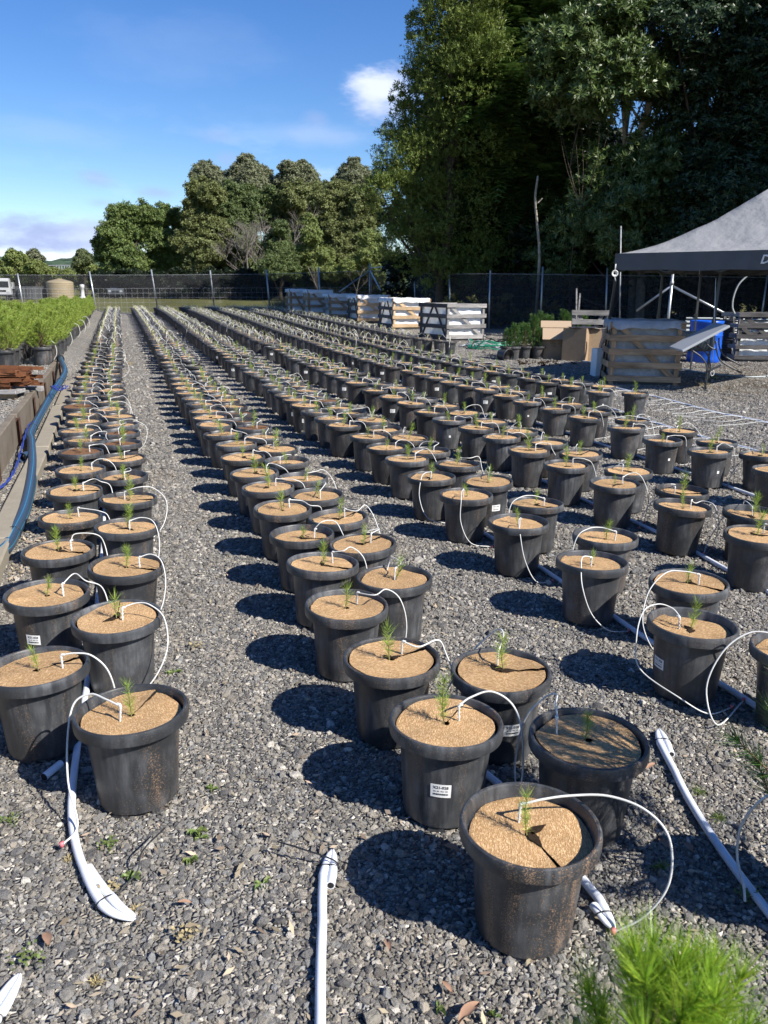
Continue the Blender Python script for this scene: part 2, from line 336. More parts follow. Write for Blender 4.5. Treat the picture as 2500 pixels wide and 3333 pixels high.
def pot_mat(name, dust):
    """black nursery plastic: vertical rub marks, grey bloom, brown soil speckle (dust = how much)"""
    m = bpy.data.materials.new(name); m.use_nodes = True; nt = m.node_tree; b = nt.nodes['Principled BSDF']
    tc = N(nt, 'ShaderNodeTexCoord'); P = tc.outputs['Object']; oi = N(nt, 'ShaderNodeObjectInfo')
    ofs = N(nt, 'ShaderNodeVectorMath', operation='SCALE'); 
    cb = N(nt, 'ShaderNodeCombineXYZ'); L(nt, oi.outputs['Random'], cb.inputs[0]); L(nt, oi.outputs['Random'], cb.inputs[1]); L(nt, cb.outputs[0], ofs.inputs[0]); ofs.inputs['Scale'].default_value = 40
    pp = N(nt, 'ShaderNodeVectorMath', operation='ADD'); L(nt, P, pp.inputs[0]); L(nt, ofs.outputs[0], pp.inputs[1])
    mp = N(nt, 'ShaderNodeMapping'); mp.inputs['Scale'].default_value = (1, 1, .12); L(nt, pp.outputs[0], mp.inputs[0])
    st = N(nt, 'ShaderNodeTexNoise', i_Scale=42.0, i_Detail=4.0, i_Roughness=.6); L(nt, mp.outputs[0], st.inputs[0])
    bl = N(nt, 'ShaderNodeTexNoise', i_Scale=7.0, i_Detail=5.0, i_Roughness=.6); L(nt, pp.outputs[0], bl.inputs[0])
    mr = N(nt, 'ShaderNodeMapRange', i_1=.35, i_2=.75, i_3=0.0, i_4=1.0); L(nt, st.outputs[0], mr.inputs[0])
    mb = N(nt, 'ShaderNodeMapRange', i_1=.4, i_2=.7); L(nt, bl.outputs[0], mb.inputs[0])
    mm = N(nt, 'ShaderNodeMath', operation='MULTIPLY'); L(nt, mr.outputs[0], mm.inputs[0]); L(nt, mb.outputs[0], mm.inputs[1])
    mx = N(nt, 'ShaderNodeMix', data_type='RGBA'); L(nt, mm.outputs[0], mx.inputs[0]); mx.inputs[6].default_value = (.026, .028, .031, 1); mx.inputs[7].default_value = (.115, .120, .128, 1)
    # per-pot tone
    tv = N(nt, 'ShaderNodeMapRange', i_3=.75, i_4=1.5); L(nt, oi.outputs['Random'], tv.inputs[0])
    sc = N(nt, 'ShaderNodeVectorMath', operation='SCALE'); L(nt, mx.outputs[2], sc.inputs[0]); L(nt, tv.outputs[0], sc.inputs['Scale'])
    # speckle of coir crumbs
    sp = N(nt, 'ShaderNodeTexNoise', i_Scale=330.0, i_Detail=2.0, i_Roughness=.6); L(nt, pp.outputs[0], sp.inputs[0])
    area = N(nt, 'ShaderNodeTexNoise', i_Scale=6.0, i_Detail=5.0, i_Roughness=.65); L(nt, mp.outputs[0], area.inputs[0]); area.inputs['Scale'].default_value = 11
    ma = N(nt, 'ShaderNodeMapRange', i_1=.42, i_2=.70, i_3=.0, i_4=.20*dust); L(nt, area.outputs[0], ma.inputs[0])
    th = N(nt, 'ShaderNodeMath', operation='ADD'); L(nt, sp.outputs[0], th.inputs[0]); L(nt, ma.outputs[0], th.inputs[1])
    ms = N(nt, 'ShaderNodeMapRange', i_1=.70, i_2=.74); L(nt, th.outputs[0], ms.inputs[0])
    mx2 = N(nt, 'ShaderNodeMix', data_type='RGBA'); L(nt, ms.outputs[0], mx2.inputs[0]); L(nt, sc.outputs[0], mx2.inputs[6]); mx2.inputs[7].default_value = (.24, .155, .095, 1)
    L(nt, mx2.outputs[2], b.inputs['Base Color'])
    r = N(nt, 'ShaderNodeMapRange', i_3=.38, i_4=.62); L(nt, mm.outputs[0], r.inputs[0]); r2 = N(nt, 'ShaderNodeMath', operation='MAXIMUM'); L(nt, r.outputs[0], r2.inputs[0]); L(nt, ms.outputs[0], r2.inputs[1])
    L(nt, r2.outputs[0], b.inputs['Roughness']); b.inputs['Specular IOR Level'].default_value = .5
    bp = N(nt, 'ShaderNodeBump', i_Strength=.25, i_Distance=.0015); L(nt, st.outputs[0], bp.inputs['Height']); L(nt, bp.outputs[0], b.inputs['Normal'])
    return m
def coir_mat():
    m = bpy.data.materials.new('coir_fibre'); m.use_nodes = True; nt = m.node_tree; b = nt.nodes['Principled BSDF']
    tc = N(nt, 'ShaderNodeTexCoord'); oi = N(nt, 'ShaderNodeObjectInfo')
    cb = N(nt, 'ShaderNodeCombineXYZ'); L(nt, oi.outputs['Random'], cb.inputs[2]); s0 = N(nt, 'ShaderNodeVectorMath', operation='MULTIPLY_ADD'); L(nt, cb.outputs[0], s0.inputs[0]); s0.inputs[1].default_value = (60, 60, 60); L(nt, tc.outputs['Object'], s0.inputs[2])
    acc = None
    for k, (ang, sc) in enumerate(((15, 60), (75, 55), (130, 64), (165, 52), (45, 58))):
        mp = N(nt, 'ShaderNodeMapping'); mp.inputs['Rotation'].default_value = (0, 0, radians(ang)); mp.inputs['Scale'].default_value = (1, .22, 1); mp.inputs['Location'].default_value = (k*3.7, k*1.3, 0); L(nt, s0.outputs[0], mp.inputs[0])
        n = N(nt, 'ShaderNodeTexNoise', i_Scale=float(sc*6), i_Detail=2.0, i_Distortion=.4); L(nt, mp.outputs[0], n.inputs[0])
        r = N(nt, 'ShaderNodeMapRange', i_1=.56, i_2=.70); L(nt, n.outputs[0], r.inputs[0])
        if acc is None: acc = r.outputs[0]
        else:
            x = N(nt, 'ShaderNodeMath', operation='MAXIMUM'); L(nt, acc, x.inputs[0]); L(nt, r.outputs[0], x.inputs[1]); acc = x.outputs[0]
    mx = N(nt, 'ShaderNodeMix', data_type='RGBA'); L(nt, acc, mx.inputs[0]); mx.inputs[6].default_value = (.33, .195, .088, 1); mx.inputs[7].default_value = (.68, .465, .26, 1)
    bl = N(nt, 'ShaderNodeTexNoise', i_Scale=9.0, i_Detail=4.0); L(nt, s0.outputs[0], bl.inputs[0])
    mr = N(nt, 'ShaderNodeMapRange', i_1=.3, i_2=.7, i_3=.88, i_4=1.12); L(nt, bl.outputs[0], mr.inputs[0])
    tv = N(nt, 'ShaderNodeMapRange', i_3=.86, i_4=1.1); L(nt, oi.outputs['Random'], tv.inputs[0]); q = N(nt, 'ShaderNodeMath', operation='MULTIPLY'); L(nt, mr.outputs[0], q.inputs[0]); L(nt, tv.outputs[0], q.inputs[1])
    sc = N(nt, 'ShaderNodeVectorMath', operation='SCALE'); L(nt, mx.outputs[2], sc.inputs[0]); L(nt, q.outputs[0], sc.inputs['Scale'])
    L(nt, sc.outputs[0], b.inputs['Base Color']); b.inputs['Roughness'].default_value = .9; b.inputs['Specular IOR Level'].default_value = .1
    bp = N(nt, 'ShaderNodeBump', i_Strength=.7, i_Distance=.0025); L(nt, acc, bp.inputs['Height']); L(nt, bp.outputs[0], b.inputs['Normal'])
    return m
def wood_mat(name, c1, c2, scale=1.0, rough=.8):
    m = bpy.data.materials.new(name); m.use_nodes = True; nt = m.node_tree; b = nt.nodes['Principled BSDF']
    tc = N(nt, 'ShaderNodeTexCoord'); oi = N(nt, 'ShaderNodeObjectInfo')
    cb = N(nt, 'ShaderNodeCombineXYZ'); [L(nt, oi.outputs['Random'], cb.inputs[i]) for i in range(3)]
    s0 = N(nt, 'ShaderNodeVectorMath', operation='MULTIPLY_ADD'); L(nt, cb.outputs[0], s0.inputs[0]); s0.inputs[1].default_value = (30, 30, 30); L(nt, tc.outputs['Object'], s0.inputs[2])
    mp = N(nt, 'ShaderNodeMapping'); mp.inputs['Scale'].default_value = (1.2*scale, 14*scale, 14*scale); L(nt, s0.outputs[0], mp.inputs[0])
    n = N(nt, 'ShaderNodeTexNoise', i_Scale=2.2, i_Detail=6.0, i_Roughness=.65, i_Distortion=.5); L(nt, mp.outputs[0], n.inputs[0])
    n2 = N(nt, 'ShaderNodeTexNoise', i_Scale=2.0, i_Detail=4.0); L(nt, s0.outputs[0], n2.inputs[0])
    mr = N(nt, 'ShaderNodeMapRange', i_1=.34, i_2=.66); L(nt, n.outputs[0], mr.inputs[0])
    mx = N(nt, 'ShaderNodeMix', data_type='RGBA'); L(nt, mr.outputs[0], mx.inputs[0]); mx.inputs[6].default_value = (*c1, 1); mx.inputs[7].default_value = (*c2, 1)
    m2 = N(nt, 'ShaderNodeMapRange', i_1=.3, i_2=.7, i_3=.7, i_4=1.25); L(nt, n2.outputs[0], m2.inputs[0])
    tv = N(nt, 'ShaderNodeMapRange', i_3=.75, i_4=1.2); L(nt, oi.outputs['Random'], tv.inputs[0]); q = N(nt, 'ShaderNodeMath', operation='MULTIPLY'); L(nt, m2.outputs[0], q.inputs[0]); L(nt, tv.outputs[0], q.inputs[1])
    sc = N(nt, 'ShaderNodeVectorMath', operation='SCALE'); L(nt, mx.outputs[2], sc.inputs[0]); L(nt, q.outputs[0], sc.inputs['Scale'])
    L(nt, sc.outputs[0], b.inputs['Base Color']); b.inputs['Roughness'].default_value = rough; b.inputs['Specular IOR Level'].default_value = .25
    bp = N(nt, 'ShaderNodeBump', i_Strength=.5, i_Distance=.004); L(nt, n.outputs[0], bp.inputs['Height']); L(nt, bp.outputs[0], b.inputs['Normal'])
    MAT[name] = m; return m

GRAVEL = gravel_mat(); STONE = stone_mat(); POT = pot_mat('pot_plastic', .85); POT_DIRTY = pot_mat('pot_plastic_soiled', 1.45); COIR = coir_mat()
mat('soil', (.030, .020, .013), .95, .1, noise=(60, .4, 6), bump=(90, .6, .006))
mat('coir_dark', (.16, .085, .045), .95, .1, noise=(80, .4, 6), bump=(120, .6, .004))
mat('needle', (.29, .40, .065), .5, .4, island=.35, hue=.03, trans=.3, objrand=0)
mat('needle_base', (.44, .48, .10), .5, .4, island=.3, hue=.02, trans=.3)
mat('needle_yellow', (.38, .33, .075), .55, .3, island=.3, trans=.25)
mat('pine_needle', (.30, .39, .07), .45, .45, island=.4, hue=.03, trans=.35)
mat('pine_needle_bright', (.30, .45, .045), .45, .45, island=.35, hue=.025, trans=.4)
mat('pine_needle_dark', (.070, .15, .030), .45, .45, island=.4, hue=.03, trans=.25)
mat('stem', (.19, .17, .06), .7)
mat('stem_brown', (.13, .085, .045), .8)
mat('tube_white', (.58, .58, .555), .42, .4, noise=(14, .10, 3))
mat('pipe_white', (.70, .73, .78), .38, .45, noise=(5, .16, 6), col2=None)
mat('connector_pink', (.60, .16, .18), .5)
mat('black_tie', (.012, .012, .013), .4)
mat('dark_inside', (.01, .01, .01), .9)
mat('paper_label', (.78, .78, .76), .6, .3, noise=(70, .05, 3))
mat('print_ink', (.02, .02, .025), .7)
mat('concrete', (.20, .17, .135), .9, .15, noise=(3.5, .8, 8), col2=(.10, .082, .062), bump=(30, .5, .006))
mat('concrete_pale', (.27, .24, .19), .9, .15, noise=(5, .7, 8), col2=(.20, .18, .14), bump=(40, .5, .006))
mat('rust', (.155, .060, .026), .85, .2, noise=(9, .9, 8), col2=(.055, .026, .017), bump=(40, .5, .004), objrand=.35)
mat('rust_bright', (.20, .085, .04), .85, .2, noise=(12, .7, 8), col2=(.13, .05, .022), bump=(40, .5, .003), objrand=.2)
mat('rust_post', (.075, .038, .027), .8, .3, noise=(9, .5, 6))
mat('galv', (.42, .44, .45), .42, .5, .75, noise=(30, .18, 4))
mat('galv_dull', (.30, .31, .32), .55, .5, .4, noise=(9, .3, 5))
mat('dark_steel', (.055, .058, .062), .42, .5, .5)
mat('poly_black', (.016, .018, .022), .36, .5, noise=(8, .3, 4))
mat('poly_stripe', (.02, .20, .33), .4, .5)
mat('poly_blue', (.030, .052, .085), .36, .5)
mat('rope_blue', (.015, .04, .24), .7)
mat('barrel_blue', (.006, .085, .50), .35, .5, noise=(4, .12, 3))
mat('cardboard', (.30, .215, .14), .85, .15, noise=(7, .10, 4))
mat('cardboard_in', (.40, .30, .21), .85, .15)
mat('tape', (.42, .30, .18), .35)
mat('canvas', (.26, .262, .262), .55, .35, noise=(1.2, .05, 4), bump=(1.6, 1.0, .10))
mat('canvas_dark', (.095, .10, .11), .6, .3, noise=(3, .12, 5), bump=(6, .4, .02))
mat('white_paint', (.78, .78, .78), .5)
mat('plastic_film', (.80, .81, .82), .35, .5, noise=(5, .10, 5), bump=(9, .9, .03), trans=.22)
mat('film_grey', (.33, .335, .35), .4, .5, noise=(5, .25, 5), bump=(9, .9, .03))
mat('corrugated', (.20, .22, .225), .4, .5, .6, noise=(6, .25, 5))
mat('coil_black', (.022, .023, .025), .35)
mat('duct_grey', (.26, .27, .27), .5)
mat('cloth_navy', (.018, .018, .028), .9)
mat('hose_green', (.01, .20, .11), .4); mat('hose_grey', (.33, .36, .37), .5)
mat('pebble_dirt', (.09, .075, .055), .95)
mat('weed', (.15, .20, .055), .5, .4, island=.3, hue=.02, trans=.3)
mat('weed_dry', (.33, .27, .14), .7, .2, island=.3)
mat('dead_leaf', (.28, .19, .115), .8, .2, island=.4, hue=.03)
mat('litter', (.30, .24, .17), .85, .2, island=.6, hue=.02)
mat('grass_field', (.135, .150, .045), .9, .1, noise=(.35, .9, 8), col2=(.20, .175, .075), bump=(3, .8, .08))
mat('grass_blade', (.15, .19, .05), .8, .1, island=.4, hue=.03, trans=.2)
mat('hill_forest', (.055, .085, .052), .95, .05, noise=(.045, .55, 9), bump=(.05, 1, 10))  # greyish green holds the haze of distance in its colour
mat('beige_tank', (.47, .38, .24), .6, .3, noise=(2, .08, 4))
mat('container_grey', (.13, .135, .145), .5, .4, noise=(2, .2, 5))
mat('white_vehicle', (.72, .73, .74), .3, .5)
mat('grey_vehicle', (.17, .19, .22), .3, .5, .3)
mat('glass_dark', (.02, .025, .03), .1, .5)
mat('tyre', (.015, .015, .015), .8)
mat('lamp_glass', (.6, .6, .62), .2, .5)
mat('bark_pale', (.30, .27, .22), .85, .2, noise=(6, .35, 6), bump=(14, .6, .03))
mat('bark_dark', (.075, .06, .045), .9, .15, noise=(6, .35, 6), bump=(14, .6, .03))
mat('twig_grey', (.17, .155, .135), .9, .1, noise=(3, .2, 3))
wood_mat('wood_grey', (.13, .125, .125), (.30, .29, .28)); wood_mat('wood_brown', (.23, .14, .08), (.48, .33, .205))
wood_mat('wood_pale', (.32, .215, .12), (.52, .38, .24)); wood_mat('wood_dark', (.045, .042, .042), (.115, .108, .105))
def leafmat(name, col, island=.35, hue=.025, trans=.28, rough=.5, spec=.4): return mat(name, col, rough, spec, island=island, hue=hue, trans=trans)
def cloth_mat():
    m = bpy.data.materials.new('shade_cloth'); m.use_nodes = True; nt = m.node_tree; out = nt.nodes['Material Output']; b = nt.nodes['Principled BSDF']
    b.inputs['Base Color'].default_value = (.018, .019, .022, 1); b.inputs['Roughness'].default_value = .8
    tr = N(nt, 'ShaderNodeBsdfTransparent'); ms = N(nt, 'ShaderNodeMixShader')
    tc = N(nt, 'ShaderNodeTexCoord'); n = N(nt, 'ShaderNodeTexNoise', i_Scale=.8, i_Detail=4.0); L(nt, tc.outputs['Object'], n.inputs[0])
    mr = N(nt, 'ShaderNodeMapRange', i_1=.3, i_2=.7, i_3=.44, i_4=.56); L(nt, n.outputs[0], mr.inputs[0]); L(nt, mr.outputs[0], ms.inputs[0])
    L(nt, b.outputs[0], ms.inputs[1]); L(nt, tr.outputs[0], ms.inputs[2]); L(nt, ms.outputs[0], out.inputs[0]); MAT['shade_cloth'] = m
cloth_mat()

# ================================================================== THE SETTING
WALL_A = Vector((-3.50, 7.10, 0)); WALL_DIR = Vector((-.3085, .9512, 0)).normalized()
def wall_x(y): return WALL_A.x+(y-WALL_A.y)*WALL_DIR.x/WALL_DIR.y
BEDZ = .30
def bed_z(x, y): return max(BEDZ, gz(x, y)+.02)
def grid_sheet(name, xs, ys, zf, m, kind='structure', xf=None):
    V = []; nx = len(xs)
    for y in ys:
        for x in xs:
            X = xf(x, y) if xf else x; V.append((X, y, zf(X, y)))
    Fc = np.array([(j*nx+i, j*nx+i+1, (j+1)*nx+i+1, (j+1)*nx+i) for j in range(len(ys)-1) for i in range(nx-1)])
    o = mk(name, mesh(name, V, Fc, m, True)); return props(o, kind=kind)
grid_sheet('gravel_pad', np.concatenate([np.linspace(-30, 40, 71)]), np.concatenate([np.linspace(-4, 12, 17), np.linspace(13, 49, 37)]), gz, GRAVEL)
# raised bed left of the retaining wall
def bedx(t, y):
    edge = wall_x(y)-.02
    return edge-(t*30) if t > 0 else edge
ysb = np.concatenate([np.linspace(-3, 15.5, 20), np.linspace(15.65, 20, 9), np.linspace(21, 48, 24)])
V = []; ts = [0, .004, .02, .06, .15, .4, 1.0]
for y in ysb:
    off = .75*sstep((y-15.5)/3.5)
    if y < 15.6: row = [(wall_x(y)-.03, y, BEDZ)]*2
    else: row = [(wall_x(y)-.02+off, y, gz(wall_x(y), y)-.02), (wall_x(y)-.03+off*.12, y, bed_z(0, y)-.02*min(1, off))]
    row += [(wall_x(y)-.1-t*28, y, bed_z(-9, y)) for t in ts]
    V += row
nx = len(ts)+2
Fc = np.array([(j*nx+i+1, j*nx+i, (j+1)*nx+i, (j+1)*nx+i+1) for j in range(len(ysb)-1) for i in range(nx-1)])
props(mk('raised_gravel_bed', mesh('raised_gravel_bed', V, Fc, GRAVEL, False)), kind='structure')
# field beyond the fence
def fz(x, y): return .30+.009*min(60, max(0, y-48))+.02*sin(x*.05)*min(1, max(0, (y-52)/30)) if y > 48.2 else .16
grid_sheet('grass_field', np.linspace(-520, 520, 105), np.concatenate([[47.6, 48.4, 50], np.linspace(54, 150, 25), np.linspace(170, 1300, 20)]), fz, MAT['grass_field'])
grid_sheet('surrounding_ground', np.linspace(-900, 900, 19), np.linspace(-400, 1500, 20), lambda x, y: -.35, MAT['grass_field'])
# hills
def ridge(name, Y, base, pts, depth):
    xs = np.linspace(-1500, 1500, 260); V = []
    for j in range(14):
        t = j/13
        for x in xs:
            h = np.interp(x, [p[0] for p in pts], [p[1] for p in pts])
            h *= 1+.05*sin(x*.03+1)+.03*sin(x*.11)+.015*sin(x*.31)
            prof = sin(min(t*1.0, 1)*pi/2)
            V.append((x, Y+depth*t, base+h*prof+3.0*RNG.random()*prof))
    nx = len(xs); Fc = np.array([(j*nx+i, j*nx+i+1, (j+1)*nx+i+1, (j+1)*nx+i) for j in range(13) for i in range(nx-1)])
    props(mk(name, mesh(name, V, Fc, MAT['hill_forest'], False)), kind='structure')
ridge('hills', 950, 0, [(-1500, 40), (-620, 42), (-470, 40), (-420, 44), (-360, 52), (-330, 50), (-290, 44), (-250, 52), (-150, 50), (1500, 60)], 300)

# ---- stones: real gravel near the viewer, one scatter of angular stones
def gravel_points():
    P = []; S = []
    bands = [(1.15, 2.6, 8200, .0052), (2.6, 4.2, 7000, .0054), (4.2, 6.5, 4600, .0063), (6.5, 9.5, 2600, .0074), (9.5, 14.5, 1250, .0085), (14.5, 21, 420, .0100), (21, 30, 160, .012)]
    for y0, y1, dens, sz in bands:
        xl = lambda y: -(.52*y+.55); xr = lambda y: .52*y+.45
        A = (xr(y1)-xl(y1))*(y1-y0); n = int(A*dens)
        x = RNG.uniform(xl(y1), xr(y1), n); y = RNG.uniform(y0, y1, n)
        k = (x > -(.52*y+.5)) & (x < .52*y+.4) & (x > -3.5+(y-7.1)*(-.3243)+.12); x = x[k]; y = y[k]
        s = sz*np.exp(RNG.normal(0, .36, len(x))); s[RNG.random(len(x)) < .04] *= 1.6
        P.append(np.stack([x, y, np.array([gz(a, b) for a, b in zip(x, y)])+s*.12], 1)); S.append(s)
    # raised bed beside the wall
    n = 26000; x = RNG.uniform(-9, -3.5, n); y = RNG.uniform(6.5, 15.5, n); wx = np.array([wall_x(b) for b in y])
    k = (x < wx-.12) & (x > -.56*y-.6); x = x[k]; y = y[k]; s = .0105*np.exp(RNG.normal(0, .34, len(x)))
    P.append(np.stack([x, y, np.full(len(x), BEDZ)+s*.12], 1)); S.append(s)
    return np.concatenate(P), np.concatenate(S)
def scatter_stones():
    P, S = gravel_points(); n = len(P)
    me = bpy.data.meshes.new('gravel_stones'); me.vertices.add(n); me.vertices.foreach_set('co', P.astype(np.float32).ravel())
    def attr(nm, typ, data):
        a = me.attributes.new(nm, typ, 'POINT'); a.data.foreach_set('vector' if typ == 'FLOAT_VECTOR' else 'value', data.ravel())
    attr('siz', 'FLOAT_VECTOR', (S[:, None]*RNG.uniform(.7, 1.3, (n, 3))*np.array([1.1, 1.0, .72])).astype(np.float32))
    attr('rot', 'FLOAT_VECTOR', np.stack([RNG.normal(0, .35, n), RNG.normal(0, .35, n), RNG.uniform(0, 6.28, n)], 1).astype(np.float32))
    attr('pick', 'INT', RNG.integers(0, 7, n).astype(np.int32))
    me.materials.append(STONE); o = mk('gravel_stones', me); props(o, kind='stuff')
    ng = bpy.data.node_groups.new('stone_scatter', 'GeometryNodeTree')
    ng.interface.new_socket('Geometry', in_out='INPUT', socket_type='NodeSocketGeometry'); ng.interface.new_socket('Geometry', in_out='OUTPUT', socket_type='NodeSocketGeometry')
    gi = N(ng, 'NodeGroupInput'); go = N(ng, 'NodeGroupOutput'); join = N(ng, 'GeometryNodeJoinGeometry')
    srcs = []
    for k in range(7):
        ico = N(ng, 'GeometryNodeMeshIcoSphere'); ico.inputs['Radius'].default_value = 1.0; ico.inputs['Subdivisions'].default_value = 2
        pos = N(ng, 'GeometryNodeInputPosition'); nz = N(ng, 'ShaderNodeTexNoise', noise_dimensions='4D', i_Scale=.75, i_Detail=1.5); nz.inputs['W'].default_value = k*7.3
        L(ng, pos.outputs[0], nz.inputs['Vector'])
        sb = N(ng, 'ShaderNodeVectorMath', operation='MULTIPLY_ADD'); L(ng, nz.outputs['Color'], sb.inputs[0]); sb.inputs[1].default_value = (2.2, 2.2, 2.2); sb.inputs[2].default_value = (-1.1, -1.1, -1.1)
        sp = N(ng, 'GeometryNodeSetPosition'); L(ng, ico.outputs[0], sp.inputs[0]); L(ng, sb.outputs[0], sp.inputs['Offset'])
        sh = N(ng, 'GeometryNodeSetShadeSmooth'); sh.inputs['Shade Smooth'].default_value = False; L(ng, sp.outputs[0], sh.inputs[0])
        sm = N(ng, 'GeometryNodeSetMaterial'); sm.inputs['Material'].default_value = STONE; L(ng, sh.outputs[0], sm.inputs[0])
        g2i = N(ng, 'GeometryNodeGeometryToInstance'); L(ng, sm.outputs[0], g2i.inputs[0]); srcs.append(g2i)
    for g in srcs: L(ng, g.outputs[0], join.inputs[0])
    iop = N(ng, 'GeometryNodeInstanceOnPoints'); L(ng, gi.outputs[0], iop.inputs['Points']); L(ng, join.outputs[0], iop.inputs['Instance']); iop.inputs['Pick Instance'].default_value = True
    def na(nm, t): a = N(ng, 'GeometryNodeInputNamedAttribute', data_type=t); a.inputs[0].default_value = nm; return a.outputs[0]
    L(ng, na('pick', 'INT'), iop.inputs['Instance Index']); L(ng, na('siz', 'FLOAT_VECTOR'), iop.inputs['Scale'])
    e2r = N(ng, 'FunctionNodeEulerToRotation'); L(ng, na('rot', 'FLOAT_VECTOR'), e2r.inputs[0]); L(ng, e2r.outputs[0], iop.inputs['Rotation'])
    L(ng, iop.outputs[0], go.inputs[0])
    md = o.modifiers.new('scatter', 'NODES'); md.node_group = ng
scatter_stones()

# ================================================================== POTTED SEEDLINGS
R0 = .185; PH = .342
def pot_mesh(name, seg, m, hi=True):
    b = MB()
    prof = [(.0, .018), (.122, .018), (.1275, .021), (.1300, .032)]
    prof += [(.1345, .09), (.1400, .165), (.1455, .235), (.1490, .276), (.1498, .278), (.1512, .2965)]
    prof += [(.1800, .2965), (.1830, .2985), (.1842, .306), (.1848, .320), (.1842, .332), (.1815, .3395), (.1770, .342), (.1720, .340), (.1685, .333)]
    if hi: prof += [(.1680, .326), (.1666, .324), (.1670, .316), (.1656, .314), (.1660, .306), (.1646, .304)]
    prof += [(.1640, .2985), (.1480, .2980), (.1420, .22)]
    b.lathe(prof, seg)
    for k in range(6 if hi else 0):                       # moulded feet
        a = k*pi/3+.3; b.box((.105*cos(a), .105*sin(a), .010), (.034, .05, .020), Matrix.Rotation(a, 4, 'Z'))
    me = b.mesh(name, m, True); me.set_sharp_from_angle(angle=radians(38))
    return me
def mat_mesh(name, seed, depth, seg=44, tear=0):
    """fibre disc lying on the soil: wavy rim, a slit to the middle, a ragged hole round the stem"""
    r = random.Random(seed); R = .161; rings = [.012, .022, .04, .065, .09, .115, .135, .150, R]
    ph = [r.uniform(0, 6.28) for _ in range(6)]; slit = r.uniform(0, 2*pi); b = MB(); V = []; am = r.choice([.003, .006, .009, .013])
    z0 = PH-depth
    for i, q in enumerate(rings):
        for k in range(seg+1):
            a = slit+.012+(2*pi-.024)*k/seg
            e = q/R; z = z0+am*e**2*(sin(2*a+ph[0])+.6*sin(3*a+ph[1])+.4*sin(5*a+ph[2]))+.004*sin(9*q/R*pi+ph[3])*.3
            edge = (1-k/seg); lift = .010*math.exp(-((k/seg)/.03)**2)*e
            z += lift+(r.uniform(-.0009, .0009))
            rr = q*(1+(.02*sin(3*a+ph[4])+.012*sin(7*a+ph[5])-.014)*(e > .97))+(r.uniform(-.004, .004) if i == 0 else 0)
            V.append((rr*cos(a), rr*sin(a), z))
    n = seg+1; Fc = [(i*n+k, i*n+k+1, (i+1)*n+k+1, (i+1)*n+k)[::-1] for i in range(len(rings)-1) for k in range(seg)]
    b.add(V, Fc, 0)
    # cut edge thickness
    lo = [(v[0], v[1], v[2]-.006) for v in V[(len(rings)-1)*n:]]; hi = V[(len(rings)-1)*n:]
    b.add(hi+lo, [(k, k+1, n+k+1, n+k) for k in range(seg)], 0)
    # soil under and in the hole, slit edge gaping
    S = [(0, 0, z0-.012)]+[(.164*cos(2*pi*k/20), .164*sin(2*pi*k/20), z0-.012+r.uniform(-.002, .002)) for k in range(20)]
    b.add(S, [(0, 1+k, 1+(k+1) % 20) for k in range(20)], 1)
    if tear:                                                # triangular opening where the mat was cut
        L0 = .03+.03*r.random(); w = .010+.008*r.random()
        for a in (slit, slit+r.uniform(1.7, 2.3)):
            u = Vector((cos(a), sin(a), 0)); p = Vector((-u.y, u.x, 0)); z = Vector((0, 0, z0+.0045))
            b.add([tuple(p*w*.7+z), tuple(-p*w*.7+z), tuple(u*L0*.5-p*w+z), tuple(u*L0*1.3+z), tuple(u*L0*.5+p*w+z)], [(0, 1, 2, 3, 4)], 1)
    me = b.mesh(name, [COIR, MAT['soil'], MAT['coir_dark']], True)
    return me
def needles(V, Fc, p0, d, L_, w, bend, r):
    """one flat curved needle: 2 segments"""
    s = d.cross(Vector((0, 0, 1))); s = s.normalized() if s.length > 1e-3 else Vector((1, 0, 0))
    a = r.uniform(0, pi); s = (s*cos(a)+d.cross(s)*sin(a))
    m_ = p0+d*L_*.5; e = p0+d*L_+Vector((0, 0, bend*L_)); n = len(V)
    V += [p0-s*w*.5, p0+s*w*.5, m_+s*w*.45, m_-s*w*.45, e]
    Fc += [(n, n+1, n+2, n+3), (n+3, n+2, n+4)]
